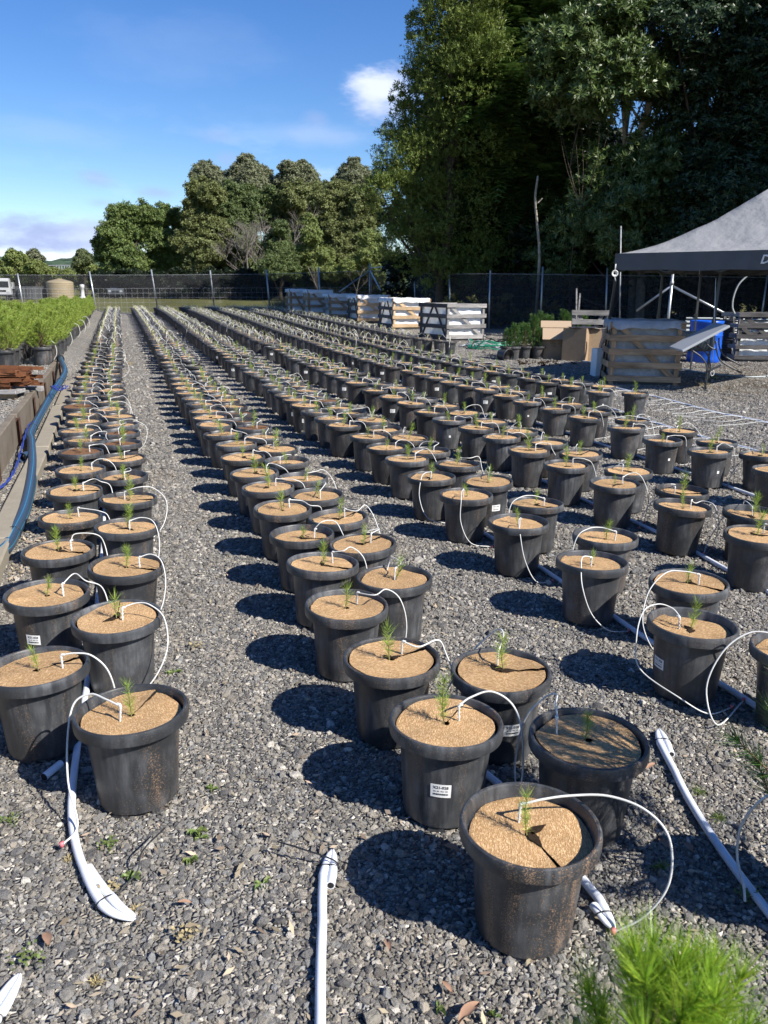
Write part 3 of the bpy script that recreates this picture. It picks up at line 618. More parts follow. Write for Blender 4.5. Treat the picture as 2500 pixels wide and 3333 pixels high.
def seedling_mesh(name, seed, h, dens, tall=False, dry=False):
    r = random.Random(seed); b = MB(); lean = Vector((r.uniform(-.12, .12), r.uniform(-.12, .12), 1)).normalized()
    sp = [Vector((0, 0, -.012))]; cur = Vector((r.uniform(-.05, .05), r.uniform(-.05, .05), 0))
    for i in range(7):
        t = (i+1)/7; sp.append(lean*h*t+cur*sin(t*pi)*h)
    b.tube(sp, [.0028-.0017*i/7 for i in range(8)], 5, 1)
    V = []; Fc = []; MI = []
    nn = int(dens*.72)
    for i in range(nn):
        t = r.random()**.75; 
        if t < .10: t = r.uniform(.1, .3)
        j = t*7; k = min(int(j), 6); p = sp[k].lerp(sp[k+1], j-k)
        a = r.uniform(0, 2*pi); el = r.uniform(.05, .6)+t*.55; Ln = r.uniform(.026, .050)*(.75+.6*t)*(1.0 if not tall else 1.05)
        if t > .88: el = r.uniform(.6, 1.4); Ln *= .9
        d = Vector((cos(a)*cos(el), sin(a)*cos(el), sin(el)))
        n0 = len(Fc); needles(V, Fc, p, d, Ln, .0015, r.uniform(-.10, .22), r)
        MI += [0 if t > .3 else 2]*(len(Fc)-n0)
    for q in range(r.choice([0, 1, 2, 3])):                       # little side shoots with tufts
        t = r.uniform(.35, .8); k = int(t*7); p = sp[k]; a = r.uniform(0, 2*pi); d = Vector((cos(a)*.7, sin(a)*.7, .8)).normalized(); Ls = r.uniform(.02, .05)
        for i in range(18):
            u = i/18; a2 = r.uniform(0, 2*pi); o = Vector((cos(a2), sin(a2), r.uniform(.2, 1.2))).normalized()
            n0 = len(Fc); needles(V, Fc, p+d*Ls*u, (o+d*.8).normalized(), r.uniform(.018, .034), .0013, .1, r); MI += [0]*(len(Fc)-n0)
    bb = b; base = bb.n; bb.v.append(np.array([tuple(v) for v in V])); 
    for f, m_ in zip(Fc, MI): bb.f.append(tuple(i+base for i in f)); bb.m.append(m_)
    bb.n += len(V)
    return bb.mesh(name, [MAT['needle' if not dry else 'needle_yellow'], MAT['stem'], MAT['needle_base' if not dry else 'needle_yellow']], False)
def stake_mesh(name, h=.075):
    """white drip stake: a thin upright with ribs and an elbow"""
    b = MB(); b.tube([(0, 0, -.02), (0, 0, h-.008)], .0034, 6); b.tube([(0, 0, h-.012), (0, 0, h-.002), (.004, 0, h+.002), (.014, 0, h+.001)], .0050, 7)
    for k in range(3): b.box((0, 0, .010+.016*k), (.0105, .0025, .006))
    return b.mesh(name, MAT['tube_white'], False)

POT_HI = pot_mesh('pot_near', 64, POT); POT_HID = pot_mesh('pot_near_soiled', 64, POT_DIRTY); POT_LO = pot_mesh('pot_far', 28, POT, False)
depths = [.012, .017, .022, .028, .037, .020]
MATS = [mat_mesh('coir_mat_shape', 100+k, depths[k % 6], 44, tear=1 if k % 2 == 0 else 0) for k in range(12)]
MDEPTH = [depths[k % 6] for k in range(12)]
SEED_M = [seedling_mesh('seedling_shape', 40+k, h, d) for k, (h, d) in enumerate([(.12, 150), (.14, 190), (.10, 120), (.15, 210), (.125, 230), (.115, 140), (.16, 240), (.105, 170), (.135, 160)])]
SEED_DRY = seedling_mesh('seedling_shape', 77, .10, 70, dry=True)
STAKE = stake_mesh('stake_shape', .052)

# columns: rim centres read from the photograph (source pixels), nearest first, then the row runs on to the far fence
FITW = dict(A2_1=(-.834, 2.434), A2_2=(-1.144, 3.242), A1_2=(-1.565, 3.509), A2_3=(-1.324, 3.913), B1a=(-.172, 3.406), B1b=(-.327, 3.973), B2b=(.06, 3.767), B1c=(.034, 2.864),
            B1d=(-.473, 4.498), P1=(.396, 1.858), P2=(.206, 2.382), P3=(.654, 2.296), P4=(.447, 2.77), D=(1.324, 3.225), C=(1.10, 4.05), C2=(.834, 4.80), C3=(1.987, 5.246), C4=(2.21, 4.584))
COLS = {
 'A1': [(122, 2171), 'A1_2', (190, 1788), (226, 1682), (243, 1594), (264, 1526), (262, 1469), (274, 1429), (256, 1400), (272, 1370), (269, 1347), (254, 1321), (262, 1300), (279, 1279), (282, 1260), (282, 1243), (285, 1226), (291, 1206), (300, 1192), (306, 1177), (310, 1163), (312, 1150), (316, 1136), (318, 1125), (323, 1115), (358, 1004)],
 'A2': ['A2_1', 'A2_2', 'A2_3', (409, 1712), (414, 1621), (397, 1547), (397, 1488), (392, 1440), (390, 1405), (390, 1380), (380, 1353), (362, 1330), (359, 1308), (365, 1288), (366, 1269), (364, 1249), (359, 1231), (359, 1216), (363, 1201), (365, 1189), (367, 1176), (369, 1163), (376, 1004)],
 'B1': ['P1', 'P2', 'B1c', 'B1a', 'B1b', 'B1d', (919, 1651), (877, 1584), (833, 1537), (793, 1486), (772, 1444), (729, 1410), (697, 1380), (686, 1357), (671, 1337), (654, 1314), (637, 1297), (618, 1278), (609, 1263), (597, 1248), (591, 1231), (578, 1216), (567, 1203), (560, 1190), (554, 1179), (550, 1165), (438, 1003)],
 'B2': ['P3', 'P4', 'B2b', (1189, 1767), (1107, 1681), (1034, 1608), (987, 1553), (934, 1498), (900, 1458), (857, 1420), (824, 1390), (787, 1367), (772, 1344), (753, 1320), (735, 1302), (723, 1286), (699, 1271), (683, 1256), (667, 1240), (659, 1225), (655, 1209), (634, 1190), (625, 1175), (458, 1003)],
 'C1': ['D', 'C', 'C2', (1517, 1608), (1406, 1550), (1325, 1493), (1261, 1453), (1199, 1420), (1117, 1383), (1078, 1360), (1030, 1339), (990, 1318), (967, 1300), (941, 1285), (915, 1269), (894, 1252), (884, 1237), (857, 1223), (829, 1210), (813, 1199), (789, 1186), (763, 1174), (752, 1162), (742, 1152), (731, 1143), (510, 1000)],
 'C2': [(2247, 1892), (1970, 1742), (1744, 1637), (1591, 1563), (1490, 1510), (1400, 1466), (1329, 1423), (1251, 1394), (1210, 1366), (1144, 1341), (1102, 1326), (1060, 1304), (1028, 1288), (1002, 1271), (976, 1256), (952, 1242), (936, 1229), (907, 1218), (878, 1206), (863, 1194), (842, 1181), (818, 1168), (802, 1155), (531, 999)],
 'D1': [(2610, 2112), 'C4', 'C3', (2001, 1570), (1844, 1511), (1720, 1464), (1635, 1421), (1549, 1391), (1461, 1364), (1396, 1339), (1337, 1311), (1278, 1290), (1223, 1268), (1162, 1243), (1124, 1229), (1089, 1216), (1062, 1202), (1028, 1192), (997, 1180), (970, 1167), (950, 1157), (936, 1148), (922, 1138), (899, 1128), (881, 1117), (857, 1108), (592, 995)],
 'D2': [(2446, 1666), (2217, 1594), (2046, 1531), (1893, 1474), (1784, 1437), (1692, 1402), (1596, 1370), (1513, 1343), (1449, 1321), (1380, 1297), (1333, 1279), (1290, 1261), (1239, 1249), (1200, 1230), (1157, 1211), (1110, 1197), (613, 994)],
 'E1': [(2530, 1527), (2313, 1467), (2155, 1429), (2038, 1391), (1899, 1358), (1810, 1329), (1716, 1305), (1649, 1286), (1580, 1266), (1523, 1255), (1470, 1242), (1419, 1229), (1379, 1217), (1335, 1206), (1278, 1192), (668, 998)],
 'E2': [(2485, 1478), (2336, 1437), (2211, 1402), (2058, 1366), (1940, 1335), (1850, 1313), (1772, 1290), (1684, 1272), (1627, 1257), (1576, 1245), (688, 997)],
 'F1': [(1952, 1274), (1857, 1255), (1781, 1243), (1717, 1231), (1658, 1217), (1603, 1208), (1545, 1195), (1502, 1188), (1459, 1178), (738, 995)],
 'F2': [(1966, 1256), (1890, 1243), (1830, 1236), (1770, 1219), (1700, 1208), (757, 994)],
 'G1': [(1426, 1107), (1361, 1100), (1322, 1095), (806, 994)],
 'G2': [(1395, 1105), (1340, 1092), (824, 993)],
}
CNAME = {'A': 'first', 'B': 'second', 'C': 'third', 'D': 'fourth', 'E': 'fifth', 'F': 'sixth', 'G': 'seventh'}
ONES = ['', 'first', 'second', 'third', 'fourth', 'fifth', 'sixth', 'seventh', 'eighth', 'ninth', 'tenth', 'eleventh', 'twelfth', 'thirteenth', 'fourteenth', 'fifteenth', 'sixteenth', 'seventeenth', 'eighteenth', 'nineteenth']
TENS = {2: 'twent', 3: 'thirt', 4: 'fort', 5: 'fift', 6: 'sixt', 7: 'sevent', 8: 'eight', 9: 'ninet'}
def ordinal(n):
    if n < 20: return ONES[n]
    t, o = divmod(n, 10); return TENS[t]+('ieth' if o == 0 else 'y-'+ONES[o])
POTS = []                                                  # [x, y, z, column, index]
YEND = {'A': 43.5, 'B': 45.0, 'C': 46.0, 'D': 46.5, 'E': 47.0, 'F': 47.0, 'G': 47.0}
for cname, lst in COLS.items():
    pts = []
    for k, q in enumerate(lst):
        if isinstance(q, str): pts.append(Vector((FITW[q][0], FITW[q][1], 0)))
        elif k == len(lst)-1:                                # far end of the row: fill up to it
            a = pts[-1].copy(); ye = YEND[cname[0]]; e = Vector((ratio(*q)*ye, ye, 0))
            prev = pts[-2]; gap = .54
            d0 = (pts[-1]-pts[max(-4, -len(pts))])/ (min(3, len(pts)-1)); d0.z = 0
            n = int((e-a).length/gap); mid = []
            for i in range(1, n+1):
                t = i/n; straight = a.lerp(e, t)
                pts.append(straight+NRM*random.uniform(-.03, .03)+DIR*random.uniform(-.06, .06))
        else:
            p = hit(q[0], q[1], PH-.008); pts.append(Vector((p.x, p.y, 0)))
    # real rows close up: insert nothing, only keep order and mark
    for i, p in enumerate(pts): POTS.append([p.x, p.y, 0.0, cname, i+1])
lone = [hit(2070, 1279, PH-.008), hit(1466, 1112, PH-.008)]
for k, p in enumerate(lone): POTS.append([p.x, p.y, 0.0, 'lone', k+1])
# push apart pots that would touch
XY = np.array([[p[0], p[1]] for p in POTS])
fixed = np.array([p[1] < 5.0 for p in POTS])
for it in range(40):
    D2 = XY[:, None, :]-XY[None, :, :]; dist = np.sqrt((D2**2).sum(-1))+np.eye(len(XY))*9
    bad = dist < .385
    if not bad.any(): break
    push = np.where(bad[..., None], D2/dist[..., None]*((.388-dist)[..., None])*.5, 0).sum(1)
    push[fixed] *= .25
    XY += push
for p, q in zip(POTS, XY): p[0], p[1] = float(q[0]), float(q[1]); p[2] = gz(*q)
keep = sorted(range(len(POTS)), key=lambda i: POTS[i][1])[:300]; keepset = set(keep)
print('pots', len(POTS), 'nearest 300 reach', POTS[keep[-1]][1])

SPECIAL = {  # (column, index): dict of what is known of that pot
 ('B1', 1): dict(dirty=1, depth=4, seed=6), ('B1', 2): dict(label=(-.10,)), ('B2', 1): dict(depth=1), ('A2', 1): dict(seed=6)}
LABELED = {('B1', 2): -98, ('B2', 2): -78, ('A1', 2): -97, ('A2', 4): -58, ('B1', 5): -75, ('B2', 4): -45, ('A1', 3): -150, ('C1', 1): -165, ('C2', 4): -70, ('D2', 5): -75, ('C1', 12): -85, ('C1', 17): -100,
           ('D1', 12): -90, ('D1', 15): -95, ('E1', 9): -95, ('E1', 12): -85, ('E1', 16): -90, ('F1', 3): -80, ('F1', 6): -85, ('lone', 2): -110, ('D1', 19): -90, ('E1', 20): -90, ('C1', 22): -95, ('B1', 14): -120, ('F1', 12): -90}
SMALLTAG = {('E1', 3): -75, ('E1', 2): -75, ('D2', 2): -60, ('F1', 1): -80, ('D1', 9): -88, ('E1', 7): -90, ('A2', 13): -60, ('D1', 17): -70}
BARE = {('A1', 7), ('A2', 8), ('A2', 9), ('A1', 12), ('B2', 13), ('C2', 12), ('B2', 11), ('B2', 12)}      # mats missing or dark: bare soil shows
def text_mesh(name, txt, size, m, depth=.0002, bold=True):
    cu = bpy.data.curves.new(name, 'FONT'); cu.body = txt; cu.size = size; cu.align_x = 'CENTER'; cu.align_y = 'CENTER'; cu.extrude = depth; cu.resolution_u = 2
    if bold: cu.offset = size*.018
    o = bpy.data.objects.new(name, cu); COL.objects.link(o); bpy.context.view_layer.update()
    dg = bpy.context.evaluated_depsgraph_get(); me = bpy.data.meshes.new_from_object(o.evaluated_get(dg)); me.name = name
    bpy.data.objects.remove(o); me.materials.clear(); me.materials.append(m); return me
T1 = text_mesh('print_code', 'X21-028', .0135, MAT['print_ink']); T2 = text_mesh('print_line', 'Bar: 35   Plot: 163', .0060, MAT['print_ink'], bold=False)
bcm = MB(); rb = random.Random(3); xx = -.023
while xx < .023:
    w = rb.choice([.0006, .001, .0016]); bcm.box((xx+w/2, 0, 0), (w, .0055, .0004)); xx += w+rb.choice([.0006, .0009, .0014])
BARC = bcm.mesh('print_barcode', MAT['print_ink'])
def sticker(parent, ang, z=.165, w=.064, h=.048, printed=True, small=False):
    """paper label curved to the pot wall"""
    if small: w, h = .020, .024
    a = radians(ang); r_at = lambda zz: .1300+(zz-.032)*(.1490-.1300)/.244+.0012
    b = MB(); V = []; nx = 8
    for j, zz in enumerate((z-h/2, z+h/2)):
        for i in range(nx+1):
            aa = a+(i/nx-.5)*w/.14; r = r_at(zz); V.append((r*cos(aa), r*sin(aa), zz))
    b.add(V, [(i, i+1, nx+1+i+1, nx+1+i) for i in range(nx)], 0)
    o = b.build('paper_label', MAT['paper_label'], parent, True); o.scale = (1.024, 1.024, 1)
    tilt = random.uniform(-.06, .09); 
    if printed:
        for me, dz in ((T1, .012), (T2, -.001), (BARC, -.012)):
            # wrap the flat print round the wall
            m2 = me.copy(); n = len(m2.vertices); co = np.empty(n*3, np.float32); m2.vertices.foreach_get('co', co); co = co.reshape(-1, 3)
            aa = a+co[:, 0]/.14; zz = z+dz+co[:, 1]; r = .1300+(zz-.032)*(.1490-.1300)/.244+.0017+co[:, 2]
            out = np.stack([r*np.cos(aa), r*np.sin(aa), zz], 1).astype(np.float32); m2.vertices.foreach_set('co', out.ravel()); m2.update()
            mk('print', m2, o)
    return o
def pot_label(cn, i, bare=False):
    if cn == 'lone': return ('potted pine seedling standing alone by the bare drip lines, nearest the tent' if i == 1 else 'potted pine seedling standing alone in front of the nearest of the row of pallet bins')
    side = 'left' if cn[1] == '1' else 'right'
    s = f'potted pine seedling, {ordinal(i)} from the front, {side} file, {CNAME[cn[0]]} double row'
    if bare: s += ', dark soil showing'
    return s
NEARN = 46
TUBES = []
PIPE_C = hit(2418, 2296)
for rank, i in enumerate(keep):
    x, y, z, cn, k = POTS[i]; r = random.Random(i*13+5); hi = rank < NEARN
    sp = SPECIAL.get((cn, k), {}); yaw = 0.0 if hi else r.uniform(0, 6.28)
    bare = (cn, k) in BARE
    root = empty('potted_pine_seedling', (x, y, z-.004), 0.0, pot_label(cn, k, bare), 'potted seedling', 'potted pine seedlings in long double rows')
    me = (POT_HID if sp.get('dirty') else POT_HI) if hi else POT_LO
    tl = (r.gauss(0, .018), r.gauss(0, .018))
    root.rotation_euler = (tl[0], tl[1], yaw)
    mk('pot', me, root, scale=(1.02, 1.02, 1))
    mi = sp.get('depth', r.randrange(12)); mo = mk('coir_mat', MATS[mi], root, rot=(0, 0, r.uniform(0, 6.28)), scale=(1.022, 1.022, 1))
    if bare:
        q = MATS[mi].copy(); q.materials.clear(); [q.materials.append(MAT[n]) for n in ('coir_dark', 'soil', 'coir_dark')]; mo.data = q
    sd_m = SEED_M[sp.get('seed', r.randrange(9))] if r.random() > .03 else SEED_DRY
    scl = r.uniform(.62, 1.15)
    mk('seedling', sd_m, root, loc=(r.uniform(-.012, .012), r.uniform(-.012, .012), PH-MDEPTH[mi]), rot=(r.gauss(0, .10), r.gauss(0, .10), r.uniform(0, 6.28)), scale=scl)
    if (cn, k) in LABELED: sticker(root, LABELED[(cn, k)]-math.degrees(yaw))
    elif (cn, k) in SMALLTAG: sticker(root, SMALLTAG[(cn, k)]-math.degrees(yaw), printed=False, small=True)
    elif rank > 60 and r.random() < .06: sticker(root, r.uniform(-115, -75)-math.degrees(yaw), printed=True)
    TUBES.append((x, y, z, cn, k, MDEPTH[mi], rank))

# ---- drip tubes: each one an arch from its stake over the rim down to the lateral pipe
def tube_path(x, y, z, cn, k, dep, r):
    zm = PH-dep
    u = NRM; d = DIR
    left = cn.endswith('1')
    if left:
        s = u*r.uniform(.05, .085)+d*r.uniform(-.03, .05); hh = r.uniform(.046, .070); w = [(u*.125+d*.01, zm+hh), (u*.185-d*.01, zm+hh-.004), (u*.235-d*.03, PH-.012), (u*.262-d*.05, .20), (u*.25-d*.06, .02)]
    else:
        s = -u*r.uniform(-.04, .06)+d*r.uniform(-.05, .05)
        if r.random() < .28:
            w = [(u*.10+d*.01, zm+.066), (u*.185+d*.02, zm+.058), (u*.235-d*.04, PH-.05), (u*.22-d*.15, .15), (u*.10-d*.21, .05), (-u*.12-d*.21, .02)]
        else:
            w = [(s+u*.05+d*.09, zm+.068), (u*.05+d*.165, zm+.055), (-u*.02+d*.205, PH-.05), (-u*.13+d*.22, .12), (-u*.22+d*.14, .02)]
    pts = [(s, zm+.052)]+w
    return s, [Vector((p.x+x, p.y+y, q+z)) for p, q in pts]
NEAR_T = {  # hand-shaped loops of the nearest pots: stake offset, then points (dx, dy, z) from the pot centre
 ('B1', 1): [(-.02, .045, .355), (.04, .05, .372), (.12, .06, .378), (.22, .05, .385), (.31, .01, .365), (.365, -.03, .30), (.365, -.06, .19), (.31, -.06, .09), (.235, -.05, .03)],
 ('B1', 2): [(.05, .03, .375), (.09, .05, .40), (.16, .07, .415), (.23, .06, .36), (.262, .03, .27), (.262, -.02, .12), (.215, -.08, .02)],
 ('B2', 1): [(-.09, .03, .375), (-.085, .09, .40), (-.07, .155, .405), (-.10, .205, .35), (-.16, .21, .26), (-.19, .18, .12), (-.19, .10, .02)],
 ('A2', 1): [(-.035, -.03, .352), (-.09, .0, .365), (-.15, .03, .37), (-.205, .02, .33), (-.215, -.03, .24), (-.19, -.12, .13), (-.13, -.22, .045), (-.155, -.29, .025)],
 ('A2', 2): [(.03, -.03, .378), (.09, -.01, .40), (.15, -.02, .395), (.215, -.05, .33), (.235, -.11, .22), (.19, -.20, .12), (.09, -.27, .05), (-.07, -.27, .015)],
 ('A2', 3): [(.08, -.01, .37), (.14, 0, .39), (.20, -.03, .35), (.225, -.08, .24), (.20, -.15, .12), (.10, -.23, .05), (-.02, -.24, .015)],
 ('A2', 4): [(.03, -.02, .37), (.10, 0, .39), (.175, -.02, .36), (.215, -.07, .25), (.20, -.13, .12), (.1, -.21, .03)],
 ('A1', 1): [(.085, .02, .375), (.14, .02, .385), (.20, .02, .37), (.26, .01, .30), (.285, .0, .18), (.275, -.02, .02)],
 ('C1', 1): [(-.045, .01, .375), (-.07, .05, .40), (-.13, .06, .41), (-.20, .03, .37), (-.235, -.02, .26), (-.22, -.06, .14), (-.10, -.215, .09), (.02, -.23, .03), (.15, -.15, .015)],
 ('C1', 2): [(-.01, -.03, .375), (-.06, -.05, .38), (-.085, -.12, .35), (-.09, -.195, .25), (-.04, -.225, .12), (.05, -.235, .04), (.17, -.18, .012)],
 ('C1', 3): [(0, -.04, .375), (-.02, -.11, .37), (-.02, -.19, .29), (.01, -.225, .15), (.08, -.245, .03), (.19, -.19, .012)],
 ('C1', 4): [(-.02, -.03, .372), (-.04, -.10, .375), (-.05, -.18, .32), (-.05, -.215, .18), (.02, -.245, .05), (.17, -.20, .012)],
 ('C1', 5): [(-.01, -.02, .372), (-.06, -.08, .375), (-.09, -.15, .33), (-.10, -.20, .2), (-.03, -.24, .06), (.16, -.2, .012)],
 ('C2', 1): [(.03, -.03, .372), (-.05, -.02, .39), (-.14, -.04, .39), (-.23, -.09, .30), (-.27, -.16, .18), (-.23, -.2, .07), (-.16, -.18, .012)],
 ('C2', 2): [(.05, -.03, .372), (-.03, -.02, .395), (-.11, -.04, .39), (-.18, -.07, .33), (-.21, -.09, .2), (-.2, -.1, .02)],
 ('C2', 3): [(.05, -.02, .372), (-.03, -.02, .395), (-.11, -.05, .39), (-.18, -.09, .33), (-.2, -.12, .2), (-.19, -.12, .02)],
 ('D1', 1): [(-.02, 0, .375), (-.11, .0, .41), (-.21, .02, .40), (-.31, .01, .30), (-.37, -.02, .16), (-.33, -.07, .03), (-.20, -.1, .012)],
}
def ordlab(cn, k):
    if cn == 'lone': return ('white drip tube looping up from the lone pot by the bare lines' if k == 1 else 'white drip tube on the lone pot before the nearest pallet bin')
    side = 'left' if cn[1] == '1' else 'right'
    return f'white drip tube, {ordinal(k)} pot from the front, {side} file, {CNAME[cn[0]]} double row'
for (x, y, z, cn, k, dep, rank) in TUBES:
    if (cn, k) == ('lone', 2): continue
    r = random.Random(rank*7+1)
    if (cn, k) in NEAR_T:
        q = NEAR_T[(cn, k)]
        if (cn, k) == ('D1', 1): q = q[:6]+[((PIPE_C.x-x)*1.0, PIPE_C.y-y-.0, .022)]
        q = q; pts = [Vector((x+a, y+b_, z+(c*1.04 if c*1.04 < PH else PH+(c*1.04-PH)*.72)+(PH-dep+.052-(PH+(q[0][2]*1.04-PH)*.72))*max(0, 1-j/3))) for j, (a, b_, c) in enumerate(q)]; s = Vector((q[0][0], q[0][1], 0))
    else: s, pts = tube_path(x, y, z, cn, k, dep, r); hk = r.uniform(-.018, .018); pts = [p+Vector((r.gauss(0, .012), r.gauss(0, .02), hk+r.gauss(0, .008))) if 0 < j < len(pts)-1 else p for j, p in enumerate(pts)]
    near = rank < 60
    pp = spline(pts, 7 if near else 3); V, Fc = tube_geo(pp, .0034 if rank < 8 else .0029, 7 if near else 4, False)
    root = empty('drip_tube', (x+s.x, y+s.y, z+PH-dep), 0, ordlab(cn, k), 'drip tube', 'white drip tubes arching out of the pots')
    off = np.array(root.location); mk('tube', mesh('tube', np.array(V)-off, Fc, MAT['tube_white'], True), root)
    d0 = pts[1]-pts[0]; mk('stake', STAKE, root, rot=(r.uniform(-.08, .08), r.uniform(-.08, .08), math.atan2(d0.y, d0.x)))
    if near:
        e = pts[-1]-Vector(off); b = MB(); b.tube([e+Vector((0, 0, -.004)), e+Vector((0, 0, .012))], .0075, 8); b.build('connector', MAT['connector_pink'], root, True)

# ---- the rest of the rows, too far off to pick apart
def far_rows():
    b = MB(); t = MB(); r = random.Random(5)
    prof = [(.124, .0), (.150, .29), (.180, .295), (.184, .33), (.176, .342), (.166, .335), (.162, PH-.035)]
    for i, (x, y, z, cn, k) in enumerate(POTS):
        if i in keepset: continue
        b.lathe(prof, 12, (x, y, z), 0)
        zm = z+PH-.015; m_ = 12
        b.add([(x, y, zm+.004)]+[(x+.163*cos(2*pi*j/m_), y+.163*sin(2*pi*j/m_), zm+r.uniform(-.004, .006)) for j in range(m_)], [(0, 1+j, 1+(j+1) % m_) for j in range(m_)], 1)
        h = r.uniform(.11, .19); V = []; Fc = []
        for q in range(14):
            a = r.uniform(0, 6.28); tt = r.random(); p = Vector((x, y, zm+h*tt)); dd = Vector((cos(a), sin(a), .9)).normalized(); needles(V, Fc, p, dd, .045, .006, .05, r)
        b.add([tuple(v) for v in V], Fc, 2)
        s = Vector((x, y, zm+.03)); an = r.gauss(0, .8); u = (NRM*cos(an)+DIR*sin(an))*(1 if cn[1] == '1' or r.random() < .4 else -1)*r.uniform(.7, 1.1)
        ap = [s, s+Vector((0, 0, .055)), s+u*.10+Vector((0, 0, .10+r.uniform(0, .04))), s+u*.2+DIR*r.uniform(-.08, .08)+Vector((0, 0, .04)), s+u*.25+Vector((0, 0, -.16))]
        V2, F2 = tube_geo(ap, .0046, 3, False); t.add(V2, F2, 0)
    o = b.build('far_potted_seedlings', [POT, COIR, MAT['needle_base']]); props(o, 'far parts of the double rows of potted pine seedlings running to the fence', 'potted seedlings', 'potted pine seedlings in long double rows', 'stuff')
    o = t.build('far_drip_tubes', MAT['tube_white']); props(o, 'white drip tubes on the far parts of the rows of pots', 'drip tubes', 'white drip tubes arching out of the pots', 'stuff')
far_rows()

# ================================================================== LATERAL PIPES
def folded_pipe(name, label, pix, r=.0135, world=None, fold=None, stub=.16, group='white lateral pipes on the gravel', side=1, tail=None, tie=.10, openfold=0.0):
    """white pipe lying on the gravel; its end is bent back on itself and tied. pix: source pixels on the ground, fold end last"""
    P = [hit(*q) for q in pix] if world is None else [Vector(q) for q in world]
    P = [Vector((p.x, p.y, gz(p.x, p.y)+r+.006)) for p in P]; pp = spline(P, 8)
    root = empty(name, pp[0], 0, label, 'pipe', group); o = Vector(root.location)
    L_ = [0]; 
    for i in range(1, len(pp)): L_.append(L_[-1]+(pp[i]-pp[i-1]).length)
    tot = L_[-1]; seg = 12; b = MB(); V = []; n = len(pp)
    def frame(i):
        t = (pp[min(i+1, n-1)]-pp[max(i-1, 0)]).normalized(); s = t.cross(Vector((0, 0, 1))).normalized(); return t, s
    def prof(dist):                                            # (half width, half height) near the fold
        if fold is None or dist > .12: return r, r
        q = dist/.12; return r*(.25+1.1*q**.6*(1-.25*q)), r*(.30+.7*q)
    for i in range(n):
        t, s = frame(i); w, h = prof(tot-L_[i])
        sh = s*side*(-(w*.95)) if fold and tot-L_[i] < .30 else Vector((0, 0, 0))
        if fold and tot-L_[i] >= .12: sh = -s*side*w*.95*max(0, 1-(tot-L_[i]-.12)/.18)
        for k in range(seg):
            a = 2*pi*k/seg; V.append(tuple(pp[i]+sh+s*cos(a)*w+Vector((0, 0, 1))*sin(a)*h-o))
    F2 = [(i*seg+k, i*seg+(k+1) % seg, (i+1)*seg+(k+1) % seg, (i+1)*seg+k) for i in range(n-1) for k in range(seg)]
    b.add(V, F2+[tuple(range((n-1)*seg, n*seg))], 0); b.build('pipe', MAT['pipe_white'], root, True)
    if fold:
        b = MB(); V = []; m_ = 0; rings = []
        i0 = n-1
        for i in range(n-1, -1, -1):
            dist = tot-L_[i]
            if dist > stub: break
            t, s = frame(i); w, h = prof(dist); c = pp[i]+s*side*(w*.95+openfold*sin(min(dist/stub, 1)*pi))
            for k in range(seg):
                a = 2*pi*k/seg; V.append(tuple(c+s*cos(a)*w+Vector((0, 0, 1))*sin(a)*h-o))
            m_ += 1
        F2 = [(i*seg+k, i*seg+(k+1) % seg, (i+1)*seg+(k+1) % seg, (i+1)*seg+k) for i in range(m_-1) for k in range(seg)]
        b.add(V, F2, 0); last = V[-seg:]; c = np.mean(last, 0); inner = [tuple(c+(np.array(v)-c)*.78) for v in last]
        b.add(last+inner, [(k, (k+1) % seg, seg+(k+1) % seg, seg+k) for k in range(seg)], 0); b.add(inner, [tuple(range(seg))], 1)
        b.build('folded_end', [MAT['pipe_white'], MAT['dark_inside']], root, True)
        j = min(range(n), key=lambda i: abs(tot-L_[i]-tie)); t, s = frame(j); w, h = prof(tie); c = pp[j]-o
        b = MB(); ring = [c+s*cos(a)*(2*w+.002)+Vector((0, 0, 1))*sin(a)*(h+.002) for a in np.linspace(0, 2*pi, 22)]
        V2, F3 = tube_geo(ring, .0022, 5, False); b.add(V2, F3, 0); b.box(c+s*side*(2*w+.003), (.007, .007, .006))
        b.build('cable_tie', MAT['black_tie'], root)
        if tail:
            e = Vector(tail); b = MB(); pts = [c+s*side*(2*w+.004), c+s*side*.05+e*.25+Vector((0, 0, .02)), c+e*.6+Vector((0, 0, .045)), c+e+Vector((0, 0, .05))]
            b.tube(spline(pts, 6), .0026, 5); b.build('tie_tail', MAT['black_tie'], root)
    return root
def bandline(cn, y0, y1, du=0):
    """ground line midway between the two files of a double row"""
    A = sorted([(p[1], p[0]) for p in POTS if p[3] == cn+'1']); B = sorted([(p[1], p[0]) for p in POTS if p[3] == cn+'2'])
    out = []
    for y in np.arange(y0, y1, 1.2):
        xa = np.interp(y, [a[0] for a in A], [a[1] for a in A]); xb = np.interp(y, [a[0] for a in B], [a[1] for a in B]); out.append((float((xa+xb)/2)+du, float(y), 0))
    return out
def hitl(l): return [tuple(hit(*q)) for q in l]
folded_pipe('lateral_pipe', 'white pipe running out under the leftmost double row, end bent back and tied black', None,
            world=bandline('A', 3.2, 40)[::-1]+hitl([(285, 2240), (262, 2380), (240, 2560), (236, 2680), (258, 2800), (300, 2890), (365, 2970), (440, 3010)]), fold=True, stub=.30, side=-1, tail=(.10, .26, .0), tie=.12, openfold=.004)
folded_pipe('lateral_pipe', 'white pipe under the second double row, end poking out right of the nearest pot', None,
            world=bandline('B', 2.9, 40)[::-1]+[(.50, 2.35, 0), (.60, 2.0, 0), (.64, 1.83, 0)], fold=True, stub=.10, side=1, tie=.06)
folded_pipe('lateral_pipe', 'white pipe under the third double row, seen between its pots', None, world=bandline('C', 3.7, 40)[::-1]+hitl([(2410, 2280), (2500, 2350), (2640, 2470)]))
